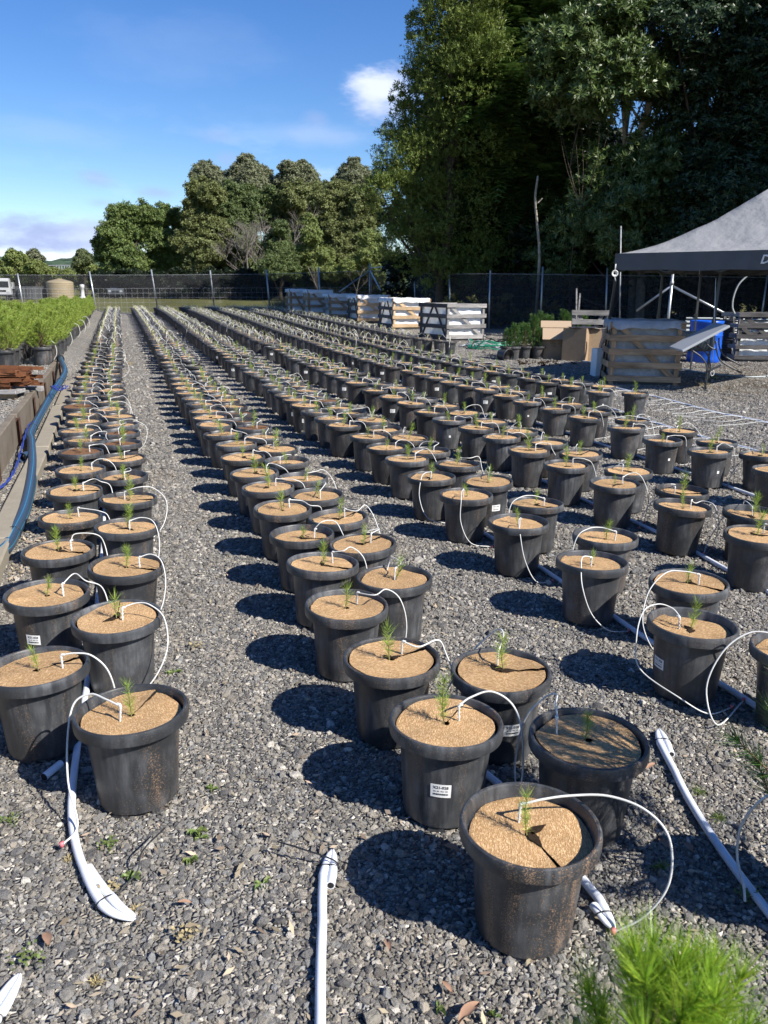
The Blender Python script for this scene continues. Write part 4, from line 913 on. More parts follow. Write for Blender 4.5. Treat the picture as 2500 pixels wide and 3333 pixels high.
folded_pipe('lateral_pipe', 'white pipe under the fourth double row, seen between its pots', None, world=bandline('D', 4.4, 40)[::-1]+[(2.5, 4.0, 0), (2.75, 3.3, 0)])
folded_pipe('lateral_pipe', 'white pipe under the fifth double row, coming out between its front pots at the right', None, world=bandline('E', 6.6, 40)[::-1]+[(3.4, 5.6, 0)])
folded_pipe('lateral_pipe', 'white pipe rising from the bottom edge, folded end tied with a long black tail', [(1040, 3460), (1043, 3333), (1044, 3180), (1050, 3020), (1062, 2900), (1082, 2785)], fold=True, stub=.17, side=1, tail=(-.16, .05, 0), tie=.075)
folded_pipe('lateral_pipe', 'white pipe curving in from the right edge to a folded end behind the nearest pots', [(2600, 3120), (2500, 2990), (2400, 2860), (2290, 2700), (2220, 2580), (2172, 2470), (2142, 2388)], fold=True, stub=.19, side=1, tie=.085)
folded_pipe('lateral_pipe', 'white pipe whose folded tip just enters the bottom left corner', [(-120, 3440), (-20, 3330), (66, 3192)], fold=True, stub=.15, side=1, tie=.13)
# bare laterals running on to the right with their tubes lying loose
def bare_line(label, pix, yt, tubes, seed):
    r = random.Random(seed); P = [hit(*q) for q in pix]; pp = spline([p+Vector((0, 0, .014)) for p in P], 8)
    root = empty('bare_lateral_pipe', pp[0], 0, label, 'pipe', 'white lateral pipes on the gravel'); o = Vector(root.location)
    b = MB(); b.tube([p-o for p in pp], .0135, 8); b.build('pipe', MAT['pipe_white'], root, True)
    n = len(pp)
    for k in range(tubes):
        i = int((k+.5+r.uniform(-.2, .2))*n/tubes); i = min(max(i, 0), n-2); s = pp[i]-o
        l = r.uniform(.55, 1.0); dx = -1; pts = [s, s+Vector((-.25*l, r.uniform(-.06, .02), .03)), s+Vector((-.6*l, r.uniform(-.16, .02), .0)), s+Vector((-1.0*l, r.uniform(-.25, .10), -.006)), s+Vector((-1.15*l, r.uniform(-.25, .18), -.004))]
        if k % 4 == 3: pts += [pts[-1]+Vector((.12, -.10, .0)), pts[-1]+Vector((.30, -.14, 0))]
        b = MB(); b.tube(spline(pts, 5), .0040, 5); b.build('drip_tube', MAT['tube_white'], root, True)
bare_line('farther bare white pipe with loose drip tubes, slanting to the right edge', [(1990, 1262), (2110, 1288), (2230, 1318), (2330, 1345), (2420, 1362), (2560, 1392)], 0, 11, 1)
bare_line('nearer bare white pipe with loose drip tubes, running to the right edge', [(1985, 1330), (2100, 1368), (2200, 1400), (2330, 1437), (2430, 1462), (2560, 1500)], 0, 9, 2)
# short offcut of pipe
c = hit(172, 2520); a = .75; dv = Vector((.10, .32, 0)).normalized(); b = MB()
root = empty('pipe_offcut', c, 0, 'short white offcut of pipe lying on the gravel left of the tied pipe', 'pipe offcut')
s0 = Vector((0, 0, .016)); 
V, F2 = tube_geo([s0-dv*.045, s0+dv*.045], .0145, 14, False); b.add(V, F2, 0); V, F2 = tube_geo([s0+dv*.0449, s0-dv*.0449], .0125, 14, True); b.add(V, F2, 1)
b.build('pipe', [MAT['pipe_white'], MAT['dark_inside']], root, True)

# ================================================================== RETAINING WALL, BLUE-STRIPED PIPE, SCRAP
def wall_pt(y, dx=0): return Vector((wall_x(y)+dx, y, 0))
root = empty('retaining_wall', wall_pt(7), 0, 'weathered concrete sleeper retaining wall with rusty steel posts along the raised bed', 'retaining wall'); o = Vector(root.location)
ys = np.arange(1.9, 16.2, 1.74); r = random.Random(9)
def plank(y0, y1, z0, z1, th, dx=0):
    a = wall_pt(y0, dx+r.uniform(-.012, .006)); b_ = wall_pt(y1, dx+r.uniform(-.012, .006)); m = (a+b_)/2; m.z = (z0+z1)/2
    return mk('concrete_sleeper', MB().box((0, 0, 0), ((b_-a).length-.012, th, z1-z0), bevel=.008).mesh('concrete_sleeper', MAT['concrete']), root, m-o, (r.uniform(-.02, .02), 0, math.atan2((b_-a).y, (b_-a).x)+r.uniform(-.006, .006)))
for y0, y1 in zip(ys[:-1], ys[1:]): plank(y0, y1, -.03, .345+r.uniform(-.008, .01), .075, -.03)
for y in ys[1:]:
    p = wall_pt(y, .035); b = MB(); b.box((0, 0, .14), (.008, .10, .34)); b.box((-.02, 0, .14), (.04, .008, .34)); b.box((.004, .0, .24), (.01, .018, .018))
    b.build('steel_post', MAT['rust_post'], root, False, p-o, (0, 0, math.atan2(WALL_DIR.y, WALL_DIR.x)-pi/2+radians(90)*0))
root = empty('concrete_footing', wall_pt(6, .5), 0, 'narrow pale concrete footing strip on the ground in front of the retaining wall', 'concrete kerb'); o = Vector(root.location)
for y0, y1 in ((1.8, 5.1), (5.1, 8.3), (8.32, 11.4), (11.42, 14.6)):
    a = wall_pt(y0, .30); b_ = wall_pt(y1, .30 if y1 < 10 else .27); m = (a+b_)/2; m.z = .03
    mk('concrete_strip', MB().box((0, 0, 0), ((b_-a).length-.01, .16, .13), bevel=.012).mesh('concrete_strip', MAT['concrete_pale']), root, m-o, (0, 0, math.atan2((b_-a).y, (b_-a).x)))
# black irrigation main with blue stripes
pl = [(0, 1800, .05), (45, 1735, .05), (86, 1640, .07), (106, 1520, .07), (103, 1440, .07), (100, 1410, .09), (140, 1335, .13), (165, 1290, .22), (194, 1245, .34), (208, 1222, .33), (211, 1203, .36), (205, 1188, .38), (197, 1168, .40)]
P = [hit(x, y, z) for x, y, z in pl]; P = [P[0]+Vector((-.35, -.75, 0)), P[0]+Vector((-.08, -.30, 0))]+P; pp = spline(P, 8)
root = empty('water_main_pipe', P[0], 0, 'thick black poly pipe with light blue stripes snaking along the retaining wall', 'water pipe'); o = Vector(root.location); R_ = .046
V, F2 = tube_geo([p-o for p in pp], R_, 24, True); mk('pipe', mesh('pipe', V, F2, MAT['poly_blue'], True), root)
n = len(pp)
for sgn, aa in enumerate((.35, 1.35, 2.5)):
    st = []
    for i in range(n):
        t = (pp[min(i+1, n-1)]-pp[max(i-1, 0)]).normalized(); s = t.cross(Vector((0, 0, 1))).normalized(); up = s.cross(t)
        for da in (-.045, .045): st.append(tuple(pp[i]-o+(s*cos(aa+da)+up*sin(aa+da))*(R_+.0015)))
    mk('blue_stripe', mesh('blue_stripe', st, [(2*i, 2*i+1, 2*i+3, 2*i+2) for i in range(n-1)], MAT['poly_stripe'], True), root)
e = pp[-1]-o; t = (pp[-1]-pp[-3]).normalized(); b = MB(); b.tube([e-t*.03, e+t*.05], .066, 20); b.tube([e+t*.035, e+t*.06], .074, 20); b.tube([e+t*.059, e+t*.063], .045, 20, 1); b.build('end_fitting', [MAT['poly_black'], MAT['dark_inside']], root, True)
for q in (.22, .52, .72):
    i = int(q*n); t = (pp[i+1]-pp[i]).normalized(); s = t.cross(Vector((0, 0, 1))).normalized(); up = s.cross(t); c = pp[i]-o
    V, F2 = tube_geo([c+(s*cos(a)+up*sin(a))*(R_+.003) for a in np.linspace(0, 2*pi, 24)], .0028, 5, False); mk('binding_cord', mesh('binding_cord', V, F2, MAT['black_tie'], True), root)
c = hit(79, 1488, .05); b = MB(); b.tube([c+Vector((-.0, -.045, 0)), c+Vector((.01, .045, 0))], .052, 20, 0, False); V, F2 = tube_geo([c+Vector((.01, .045, 0)), c+Vector((0, -.045, 0))], .044, 20, False); b.add(V, F2)
o2 = b.build('pipe_collar', MAT['poly_blue'], None, True); props(o2, 'dark blue ring collar lying beside the thick pipe and the rope', 'pipe fitting')
rp = spline([hit(*q) for q in ((-30, 1610, .02), (15, 1575, .04), (45, 1535, .08), (66, 1475, .09), (80, 1420, .12), (95, 1382, .12), (112, 1372, .15))], 7)
b = MB()
for ph in (0, pi):
    pts = [p+Vector((cos(i*.9+ph)*.008, 0, sin(i*.9+ph)*.008)) for i, p in enumerate(rp)]; b.tube(pts, .006, 6)
props(b.build('blue_rope', MAT['rope_blue'], None, True), 'bright blue rope running between the wall and the thick pipe', 'rope')
b = MB(); c = hit(190, 1262, .36); 
for k in range(3):
    b.tube(spline([c+Vector((.10*cos(a)+.03*k, .10*sin(a), .03*sin(a*2+k))) for a in np.linspace(0, 5.0+k*.4, 9)], 4), .006, 5)
props(b.build('rope_knot', MAT['rope_blue'], None, True), 'dark blue rope tangled round the thick pipe near its far end', 'rope')
# stack of rusty steel on timber
root = empty('rusty_steel_stack', hit(40, 1300, .3), 0, 'stack of rusty steel channels on timber bearers on the raised bed', 'scrap stack'); base = hit(60, 1302, BEDZ); o = Vector(root.location); r = random.Random(4)
gx, gy = base.x, base.y
for k in range(3): mk('timber_bearer', MB().box((0, 0, 0), (1.15, .10, .07), bevel=.006).mesh('timber_bearer', MAT['wood_pale' if k == 0 else 'wood_grey']), root, Vector((gx-.62, gy+.02+k*.42, BEDZ+.04))-o, (0, 0, .05))
for k in range(2): mk('timber_block', MB().box((0, 0, 0), (.24, .3, .05), bevel=.006).mesh('timber_block', MAT['wood_grey']), root, Vector((gx-.1-k*.42, gy+.05, BEDZ+.105))-o)
zz = BEDZ+.15
ch = MB(); ch.box((0, 0, 0), (1.2, .11, .006)); ch.box((0, .055, .02), (1.2, .006, .045)); ch.box((0, -.055, .02), (1.2, .006, .045)); chm = ch.mesh('steel_channel', MAT['rust']); chm2 = ch.mesh('steel_channel', MAT['rust_bright'])
for lay in range(7):
    for k in range(4):
        if lay > 5 and k > 1: continue
        mk('steel_channel', chm2 if r.random() < .35 or lay > 5 else chm, root, Vector((gx-.62+r.uniform(-.10, .10), gy+.05+k*.20+r.uniform(-.03, .03), zz+lay*.037+r.uniform(-.006, .006)))-o, (r.uniform(-.12, .12)+(pi if (lay+k) % 3 == 0 else 0), r.uniform(-.02, .02), r.uniform(-.10, .10)))

# ================================================================== YOUNG PINES IN POTS (hedge block at the left, and others)
def pine_mesh(name, seed, h, rad, shoots, nl=.07, w=.0022, per=60, m='pine_needle', conic=.6, sl=.16):
    """bushy young pine: many upswept shoots round a leader, every shoot a bottle-brush of long needles with a tufted tip"""
    g = np.random.default_rng(seed); b = MB(); b.tube([(0, 0, 0), (.01, 0, h*.5), (0, 0, h*.9)], [.010, .007, .003], 5, 1); verts = []
    for i in range(shoots):
        t = (i+.5)/shoots; z0 = h*(.03+.80*t**.9); a = i*2.4+g.uniform(-.4, .4); R = rad*((1-t)**conic*.95+.05)*g.uniform(.35, 1.0)
        st = np.array([R*cos(a)*.8, R*sin(a)*.8, z0]); ax = np.array([cos(a)*(.55-.3*t), sin(a)*(.55-.3*t), .9])+g.normal(size=3)*.12; ax /= np.linalg.norm(ax); ln = sl*g.uniform(.6, 1.25)
        if i == shoots-1: st = np.array([0, 0, h*.80]); ax = np.array([.03, 0, 1.]); ln = h*.2-nl*.6
        b.tube([(0, 0, max(z0-.10, 0)), tuple(st), tuple(st+ax*ln)], [.0045, .0035, .0015], 4, 1, False)
        n = per; s = g.random(n)**.8; s[:n//4] = g.uniform(.88, 1.0, n//4); ph = g.uniform(0, 2*pi, n)
        u = np.cross(ax, [0, 1., .1]); u /= np.linalg.norm(u); v = np.cross(ax, u); p = st+ax*(s*ln)[:, None]
        open_ = np.where(s > .88, g.uniform(.15, .6, n), g.uniform(.45, .95, n))[:, None]
        d = ax+(u*np.cos(ph)[:, None]+v*np.sin(ph)[:, None])*open_*1.3; d /= np.linalg.norm(d, axis=1)[:, None]
        q = np.cross(d, g.normal(size=(n, 3))); q /= np.linalg.norm(q, axis=1)[:, None]; L_ = (nl*g.uniform(.75, 1.15, n)*np.where(s < .3, .8, 1))[:, None]
        mid = p+d*L_*.5; verts.append(np.stack([p-q*w*.5, p+q*w*.5, p+d*L_+np.array([0, 0, -.06])*L_], 1).reshape(-1, 3))
    VV = np.concatenate(verts); nt = b.mesh(name+'_tmp', MAT['stem'], False); tv = np.array([v.co[:] for v in nt.vertices])
    return mesh(name, VV, np.arange(len(VV)).reshape(-1, 3), MAT[m]), mesh(name+'_stem', tv, [tuple(p.vertices) for p in nt.polygons], MAT['stem_brown'])
PM = [pine_mesh('pine_foliage', 60+k, h, rd, 84, .080, .0068, 90, conic=.45, sl=.17) for k, (h, rd) in enumerate([(.98, .30), (.85, .32), (1.08, .29)])]
def shaded_copy(t):  # same foliage in darker needles, painting in the shade by the boxes
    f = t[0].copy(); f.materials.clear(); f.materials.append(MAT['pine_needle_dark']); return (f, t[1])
PMD = [shaded_copy(t) for t in PM]
def potted_pine(x, y, z, k, label, group=None, sc=1.0, pot=True, meshes=None, potmesh=None, cat='potted pine'):
    r = random.Random(k*31+3); root = empty('potted_young_pine', (x, y, z), r.uniform(0, 6.28), label, cat, group)
    if pot: mk('pot', potmesh or POT_LO, root)
    f, s = (meshes or PM)[k % len(meshes or PM)]; zz = PH-.05 if pot else 0
    sv = (sc[0], sc[0], sc[1]) if isinstance(sc, tuple) else (sc, sc, sc); mk('foliage', f, root, loc=(0, 0, zz), scale=sv); mk('stem', s, root, loc=(0, 0, zz), scale=sv)
    return root
# hedge block: right-hand file seen down the path, more files behind it to the left
def hedge():
    n = 0; edge = [hit(207, 1105, BEDZ+PH)]; A = Vector((-7.25, 15.3, 0)); yy = 15.3; r = random.Random(2)
    A0 = Vector((ratio(148, 1150)*15.4, 15.4, 0)); E0 = Vector((ratio(297, 1040)*42.0, 42.0, 0)); Lh = (E0-A0).length; dd = (E0-A0).normalized(); nn = Vector((dd.y, -dd.x, 0))
    for f in range(6):
        s = -7.5 if f >= 2 else (-0.2 if f == 0 else -.9); k = 0; gap = .52 if f < 3 else .62
        if f >= 3: gap = .66
        while s < Lh:
            p = A0+dd*(s+r.uniform(-.06, .06))-nn*(f*.56+r.uniform(-.05, .05)); s += gap*(1 if f < 4 else 1.15)*(1.0+max(0, s)/Lh*.5*(f > 0)); k += 1
            if p.x/p.y < -.50 or (f > 2 and p.y > 31): continue
            if p.x > wall_x(p.y)-.25 and p.y < 15: continue
            front = ['path-side', 'second', 'third', 'fourth', 'fifth', 'sixth'][f]
            potted_pine(p.x, p.y, bed_z(p.x, p.y), n, f'bushy young pine in a pot, {ordinal(k)} from the near end, {front} file of the hedge', 'bushy young pines in pots forming a hedge block', sc=(r.uniform(.76, .98), r.uniform(.54, .72))); n += 1
    r = random.Random(77)
    for k, (px, py) in enumerate(((160, 1120), (215, 1085), (243, 1062), (262, 1050), (276, 1038))):
        c = hit(px, py, BEDZ+PH+.02); q = [c+Vector((-.12, .02, .02)), c+Vector((0, 0, .07)), c+Vector((.11, -.03, .02)), c+Vector((.15, -.05, -.16)), c+Vector((.08, -.06, -.30))]
        b = MB(); b.tube(spline(q, 6), .006, 6); props(b.build('drip_tube', MAT['tube_white'], None, True), f'white drip tube hooked over the {ordinal(k+1)} visible pot along the hedge edge', 'drip tube', 'drip tubes along the hedge')
    print('hedge pines', n)
hedge()

# the two tall young pines close to the viewer
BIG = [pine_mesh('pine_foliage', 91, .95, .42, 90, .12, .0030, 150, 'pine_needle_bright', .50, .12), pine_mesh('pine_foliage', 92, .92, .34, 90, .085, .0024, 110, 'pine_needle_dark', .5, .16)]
fp = at(2225, 3005, .86)
root = potted_pine(fp.x, .86, 0, 0, 'bright green young pine in the right foreground, out of focus, close to the viewer', None, 1.0, True, BIG[:1], POT_HI)
for ch in root.children:
    if ch.name.startswith(('foliage', 'stem')): ch.scale = (.52, .52, (fp.z-PH+.03)/.95)
pc = hit(2486, 2610, PH); root = potted_pine(pc.x+.24, pc.y-.10, 0, 1, 'dark young pine in a black pot, cut off by the right edge', None, 1.0, True, BIG[1:], POT_HI)
for ch in root.children:
    if ch.name.startswith(('foliage', 'stem')): ch.scale = (1.08, 1.08, .98)
b = MB(); b.tube(spline([hit(2425, 2935, .03), hit(2420, 2880, .06), hit(2400, 2790, .10), hit(2412, 2690, .2), hit(2470, 2610, .30), hit(2540, 2570, .34)], 8), .0040, 7)
props(b.build('drip_tube', MAT['tube_white'], None, True), 'white drip tube curving up from the pipe to the pot at the right edge', 'drip tube', 'white drip tubes arching out of the pots')

# ================================================================== FENCES
def fence(name, label, P, ztop, posts, cloth=True, wire=0, lean=0, z0f=None):
    """shade-cloth fence along ground points P; posts = list of (x, y, height, lean)"""
    o = Vector((*P[0], 0)); root = empty(name, o, 0, label, 'fence'); V = []; tot = 0; pts = []
    for i in range(len(P)-1):
        a = Vector((*P[i], 0)); b_ = Vector((*P[i+1], 0)); n = max(2, int((b_-a).length/.8))
        for k in range(n+(i == len(P)-2)): pts.append((a.lerp(b_, k/n), ztop[i]+(ztop[i+1]-ztop[i])*k/n))
    r = random.Random(len(P)); rows = 7
    for i, (p, zt) in enumerate(pts):
        zb = (z0f(p.x, p.y) if z0f else gz(p.x, p.y))+.03; sag = .035*sin(i*.9)+.02*sin(i*2.3)
        for j in range(rows):
            t = j/(rows-1); V.append((p.x-o.x+.02*sin(i*.7+j), p.y-o.y+.03*sin(i*1.3+j*.9), zb+(zt+sag*t-zb)*t))
    F2 = [(i*rows+j, (i+1)*rows+j, (i+1)*rows+j+1, i*rows+j+1) for i in range(len(pts)-1) for j in range(rows-1)]
    mk('shade_cloth', mesh('shade_cloth', V, F2, MAT['shade_cloth'], True), root)
    b = MB(); b.tube([(p.x-o.x, p.y-o.y-.02, zt+.01) for p, zt in pts], .010, 4); b.build('top_wire', MAT['galv_dull'], root)
    if wire:
        b = MB()
        for hgt in np.linspace(.12, wire, 6): b.tube([(p.x-o.x, p.y-o.y-.09, (z0f(p.x, p.y) if z0f else gz(p.x, p.y))+hgt) for p, zt in pts], .0045, 3, 0, False)
        for i in range(len(pts)-1):
            for q in (0, .33, .67):
                p = pts[i][0].lerp(pts[i+1][0], q); g = (z0f(p.x, p.y) if z0f else gz(p.x, p.y)); b.tube([(p.x-o.x, p.y-o.y-.09, g+.1), (p.x-o.x, p.y-o.y-.09, g+wire)], .0032, 3, 0, False)
        props(b.build('wire_netting', MAT['galv_dull' if wire < 1.4 else 'dark_steel'], root), kind='stuff')
    for (bx, by, z0, tx, ty, z1) in posts:
        b = MB(); b.tube([(bx-o.x, by-o.y, z0), (tx-o.x, ty-o.y, z1)], .042 if by > 35 else .030, 8); b.build('fence_post', MAT['galv'], root, True)
    return root
def post_px(xb, yb, xt, yt, Y, z0=None):
    t = at(xt, yt, Y); b_ = at(xb, yb, Y); g = gz(b_.x, Y); 
    f = (g-.1-b_.z)/(t.z-b_.z); b_ = b_.lerp(t, f); return (b_.x, Y, b_.z, t.x, Y, t.z)
FY = 45.4
posts = [post_px(78, 1010, 57, 890, FY-1), post_px(316, 1022, 291, 883, FY-.4), post_px(512, 998, 492, 877, FY+.3), post_px(697, 997, 684, 880, FY+.8), post_px(878, 997, 866, 878, FY+1.2), post_px(1043, 990, 1036, 869, FY+1.6), post_px(1209, 990, 1204, 858, FY+2)]
zl = lambda px, py, Y: at(px, py, Y).z
fence('shade_cloth_fence', 'long black shade-cloth fence with grey steel posts across the far end of the rows', [(-46, 42.2), (ratio(0, 893)*44.6, 44.6), (ratio(500, 895)*FY, FY), (ratio(870, 893)*(FY+1.2), FY+1.2), (ratio(1205, 885)*(FY+2), FY+2.0)],
      [zl(0, 896, 44.0), zl(0, 896, 44.6), zl(500, 896, FY), zl(870, 893, FY+1.2), zl(1205, 882, FY+2)], posts, wire=1.35)
def brace(name, label, top, feet, r_=.035, post=None):
    root = empty(name, (top[0], top[1], gz(top[0], top[1])), 0, label, 'fence brace'); o = Vector(root.location); top = Vector(top)
    b = MB(); b.tube([Vector((top.x, top.y, o.z-.1))-o, top-o+Vector((0, 0, .35))], r_*1.25, 10); b.build('corner_post', MAT['galv'], root, True)
    b = MB(); b.tube([top-o+Vector((0, 0, .02)), top-o+Vector((0, 0, .12))], r_*1.7, 10); b.build('clamp', MAT['galv_dull'], root, True)
    for f in feet: b = MB(); b.tube([top-o, Vector(f)-o], r_, 8); b.build('diagonal_brace', MAT['galv'], root, True)
ct = at(1204, 880, FY+2); brace('corner_brace', 'galvanised corner brace with two slanting struts behind the row of bins', ct, [at(1105, 950, FY+.6), at(1240, 945, 41)])
C1_ = (ratio(1265, 885)*45.5, 45.5); c2y = 31.5
b = MB(); b.tube([ct+Vector((0, 0, .12)), at(1262, 867, 45.5)], .03, 8); props(b.build('top_rail', MAT['galv'], None, True), 'short galvanised rail along the top of the fence corner', 'fence rail')
RP = [(ratio(1205, 885)*(FY+2), FY+2.0), (ratio(1265, 885)*45.5, 45.5), (ratio(1430, 895)*36, 36.0), (ratio(1600, 895)*c2y, c2y), (ratio(2000, 896)*30.5, 30.5), (ratio(2600, 905)*30, 30.0)]
rposts = [post_px(1268, 1000, 1262, 862, 45.3), post_px(1352, 1005, 1350, 895, 40), post_px(1466, 1020, 1462, 893, 34.3), post_px(1592, 1030, 1596, 880, 31.2), post_px(1760, 1030, 1767, 868, 30.8), post_px(1972, 1010, 1977, 872, 30.2), post_px(2480, 1020, 2500, 885, 29.7)]
fence('shade_cloth_fence', 'dark shade-cloth fence under the tall trees at the right, behind boxes and tent', RP, [zl(1205, 882, FY+2), zl(1265, 882, 45.5), zl(1430, 893, 36), zl(1600, 892, c2y), zl(2000, 897, 30.5), zl(2600, 906, 30)], rposts, wire=1.5)
bt = at(2186, 930, 23.5); brace('fence_brace', 'galvanised post with two slanting braces behind the big pallet bin', (bt.x, bt.y, bt.z), [at(2072, 1012, 24.2), at(2392, 1037, 22.8)], .032)
t_ = at(2021, 736, 26); g_ = at(2026, 1010, 26); b = MB(); b.tube([(g_.x, 26, 0.1), t_], .022, 7); props(b.build('steel_pole', MAT['galv_dull'], None, True), 'tall thin steel pole rising behind the tent corner', 'pole')
for k, (xb, yb, xt, yt, Y) in enumerate(((1876, 1010, 1877, 938, 22.6), (1881, 1010, 1888, 955, 22.9))):
    b = MB(); b.beam(at(xb, yb+40, Y), at(xt, yt, Y), .035, .03); props(b.build('timber_stake', MAT['wood_grey']), ['taller grey timber stake sticking up behind the boxes', 'shorter leaning timber stake sticking up behind the boxes'][k], 'stake')

# ================================================================== PALLET BINS
def pallet_bin(name, label, cx, cy, z0, ang, W, V_, H, wr='wood_pale', wl='wood_dark', nsl=4, liner='plastic_film', seed=1, sw=.125, full=.97, group='wooden pallet bins with white liners', drape=True, foot=.10):
    """box crate: near corner at (cx, cy); W runs along ang (the face to the right), V_ at right angles to the left. Every board is its own part"""
    r = random.Random(seed); root = empty(name, (cx, cy, z0), ang, label, 'pallet bin', group)
    a = Vector((1, 0, 0)); c = Vector((0, 1, 0)); t = .028
    def board(nm, p, q, w, th, m, nrm):
        p = Vector(p); q = Vector(q); d = q-p; R = Matrix((d.normalized(), nrm, d.normalized().cross(nrm))).transposed()
        mk(nm, MB().box((0, 0, 0), (d.length, th, w), bevel=.004).mesh(nm, MAT[m]), root, (p+q)/2, R.to_euler())
    for face in range(4):
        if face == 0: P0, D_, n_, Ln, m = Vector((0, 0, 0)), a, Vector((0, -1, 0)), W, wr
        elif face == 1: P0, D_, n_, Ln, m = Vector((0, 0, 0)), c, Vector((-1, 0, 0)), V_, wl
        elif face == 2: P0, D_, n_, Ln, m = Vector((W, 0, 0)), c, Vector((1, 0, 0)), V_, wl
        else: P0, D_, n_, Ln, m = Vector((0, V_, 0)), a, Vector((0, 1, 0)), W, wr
        gap = (H-foot-sw)/(nsl-1)
        for k in range(nsl):
            zz = foot+sw/2+gap*k; dz = r.uniform(-.012, .012)
            if k == nsl-1 and drape: zz -= .015
            board('slat', P0+D_*(-.03)+n_*(t*.5+.012)+Vector((0, 0, zz-dz)), P0+D_*(Ln+.03)+n_*(t*.5+.012)+Vector((0, 0, zz+dz)), sw, t*.8, m, n_)
        for e in (.05, Ln-.05): board('post', P0+D_*e-n_*t*.55+Vector((0, 0, .0)), P0+D_*e-n_*t*.55+Vector((0, 0, H-.02)), .095, t*.8, m, n_)
        if face in (0, 3): board('diagonal_brace', P0+D_*.14-n_*t*.5+Vector((0, 0, H*.93)), P0+D_*(Ln-.12)-n_*t*.5+Vector((0, 0, foot+.08)), .105, t*.7, m, n_)
        else:
            board('diagonal_brace', P0+D_*(Ln*.52)-n_*t*.5+Vector((0, 0, H*.93)), P0+D_*(Ln-.15)-n_*t*.5+Vector((0, 0, foot+.08)), .085, t*.7, m, n_)
            board('diagonal_brace', P0+D_*(Ln*.48)-n_*t*1.3+Vector((0, 0, H*.93)), P0+D_*(.13)-n_*t*1.3+Vector((0, 0, foot+.08)), .085, t*.7, m, n_)
    for k in range(3): mk('bearer', MB().box((0, 0, 0), (W, .09, foot*.9), bevel=.004).mesh('bearer', MAT['wood_dark']), root, (W/2, .06+k*(V_-.12)/2, foot*.45))
    if liner:
        g = np.random.default_rng(seed); nu, nv = 56, 12; Vv = []; pr = 2*(W+V_); ins = .075
        def per(u):
            s = u*pr
            if s < W: return Vector((s, 0, 0)), Vector((0, -1, 0))
            s -= W
            if s < V_: return Vector((W, s, 0)), Vector((1, 0, 0))
            s -= V_
            if s < W: return Vector((W-s, V_, 0)), Vector((0, 1, 0))
            s -= W; return Vector((0, V_-s, 0)), Vector((-1, 0, 0))
        ctr = Vector((W/2, V_/2, 0))
        for j in range(nv+3):
            for i in range(nu):
                p, n_ = per(i/nu)
                if j <= nv:
                    t_ = j/nv; q = p-n_*(ins+.015*sin(i*1.7+j)+.012*sin(i*.6+j*1.9)+g.uniform(0, .008)); q = q.lerp(ctr, .0); zz = foot+.03+(H*full-foot+.01)*t_+(.012*sin(i*1.1) if j == nv else 0)
                    q = Vector((min(max(q.x, ins*.5), W-ins*.5), min(max(q.y, ins*.5), V_-ins*.5), 0))
                elif drape:
                    k = j-nv; off = .045 if k == 1 else .052; q = p+n_*off; q = Vector((q.x, q.y, 0)); zz = H*full+.028-(.0 if k == 1 else .11+.06*abs(sin(i*.55))+.03*sin(i*1.3))
                else:
                    q = p-n_*(ins+.01); q = Vector((min(max(q.x, ins*.5), W-ins*.5), min(max(q.y, ins*.5), V_-ins*.5), 0)); zz = H*full+.03+.012*(j-nv)
                Vv.append((q.x, q.y, zz))
        F2 = [(j*nu+i, j*nu+(i+1) % nu, (j+1)*nu+(i+1) % nu, (j+1)*nu+i) for j in range(nv+2) for i in range(nu)]
        mk('plastic_liner', mesh('plastic_liner', Vv, F2, MAT[liner], True), root)
    return root
def bin_px(label, cx, cyb, cyt, xl, xr, Y, ang, wr, wl, seed, nsl=4, **kw):
    c = at(cx, cyb, Y); z1 = at(cx, cyt, Y).z; s, co = sin(ang), cos(ang)
    kr = ratio(xr, cyt+60); kl = ratio(xl, cyt+60)
    W = (kr*Y-c.x)/(co-kr*s); V_ = (kl*Y-c.x)/(-s-kl*co)
    W = min(max(W, .8), 1.75); V_ = min(max(V_, .5), 1.6)
    zb = gz(c.x, Y) if kw.pop('ground', True) else c.z
    print(label[:30], 'bin', round(c.x, 2), Y, 'W', round(W, 2), 'V', round(V_, 2), 'H', round(z1-zb, 2))
    return pallet_bin('pallet_bin', label, c.x, Y, zb, ang, W, V_, z1-zb, wr, wl, nsl, seed=seed, **kw)
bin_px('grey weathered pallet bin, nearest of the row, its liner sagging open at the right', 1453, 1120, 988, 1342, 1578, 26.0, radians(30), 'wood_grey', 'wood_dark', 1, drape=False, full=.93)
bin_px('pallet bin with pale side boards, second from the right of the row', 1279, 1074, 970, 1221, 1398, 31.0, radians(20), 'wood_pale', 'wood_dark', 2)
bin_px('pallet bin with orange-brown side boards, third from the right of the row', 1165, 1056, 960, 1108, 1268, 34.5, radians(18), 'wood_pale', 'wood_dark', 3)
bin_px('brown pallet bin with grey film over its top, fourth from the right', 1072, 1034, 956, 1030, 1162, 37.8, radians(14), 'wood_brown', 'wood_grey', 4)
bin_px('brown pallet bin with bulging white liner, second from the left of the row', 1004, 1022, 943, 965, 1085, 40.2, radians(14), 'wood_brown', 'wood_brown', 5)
bin_px('leftmost and farthest pallet bin of the row, liner corners sticking up', 945, 1014, 940, 902, 1000, 42.4, radians(14), 'wood_brown', 'wood_brown', 6)
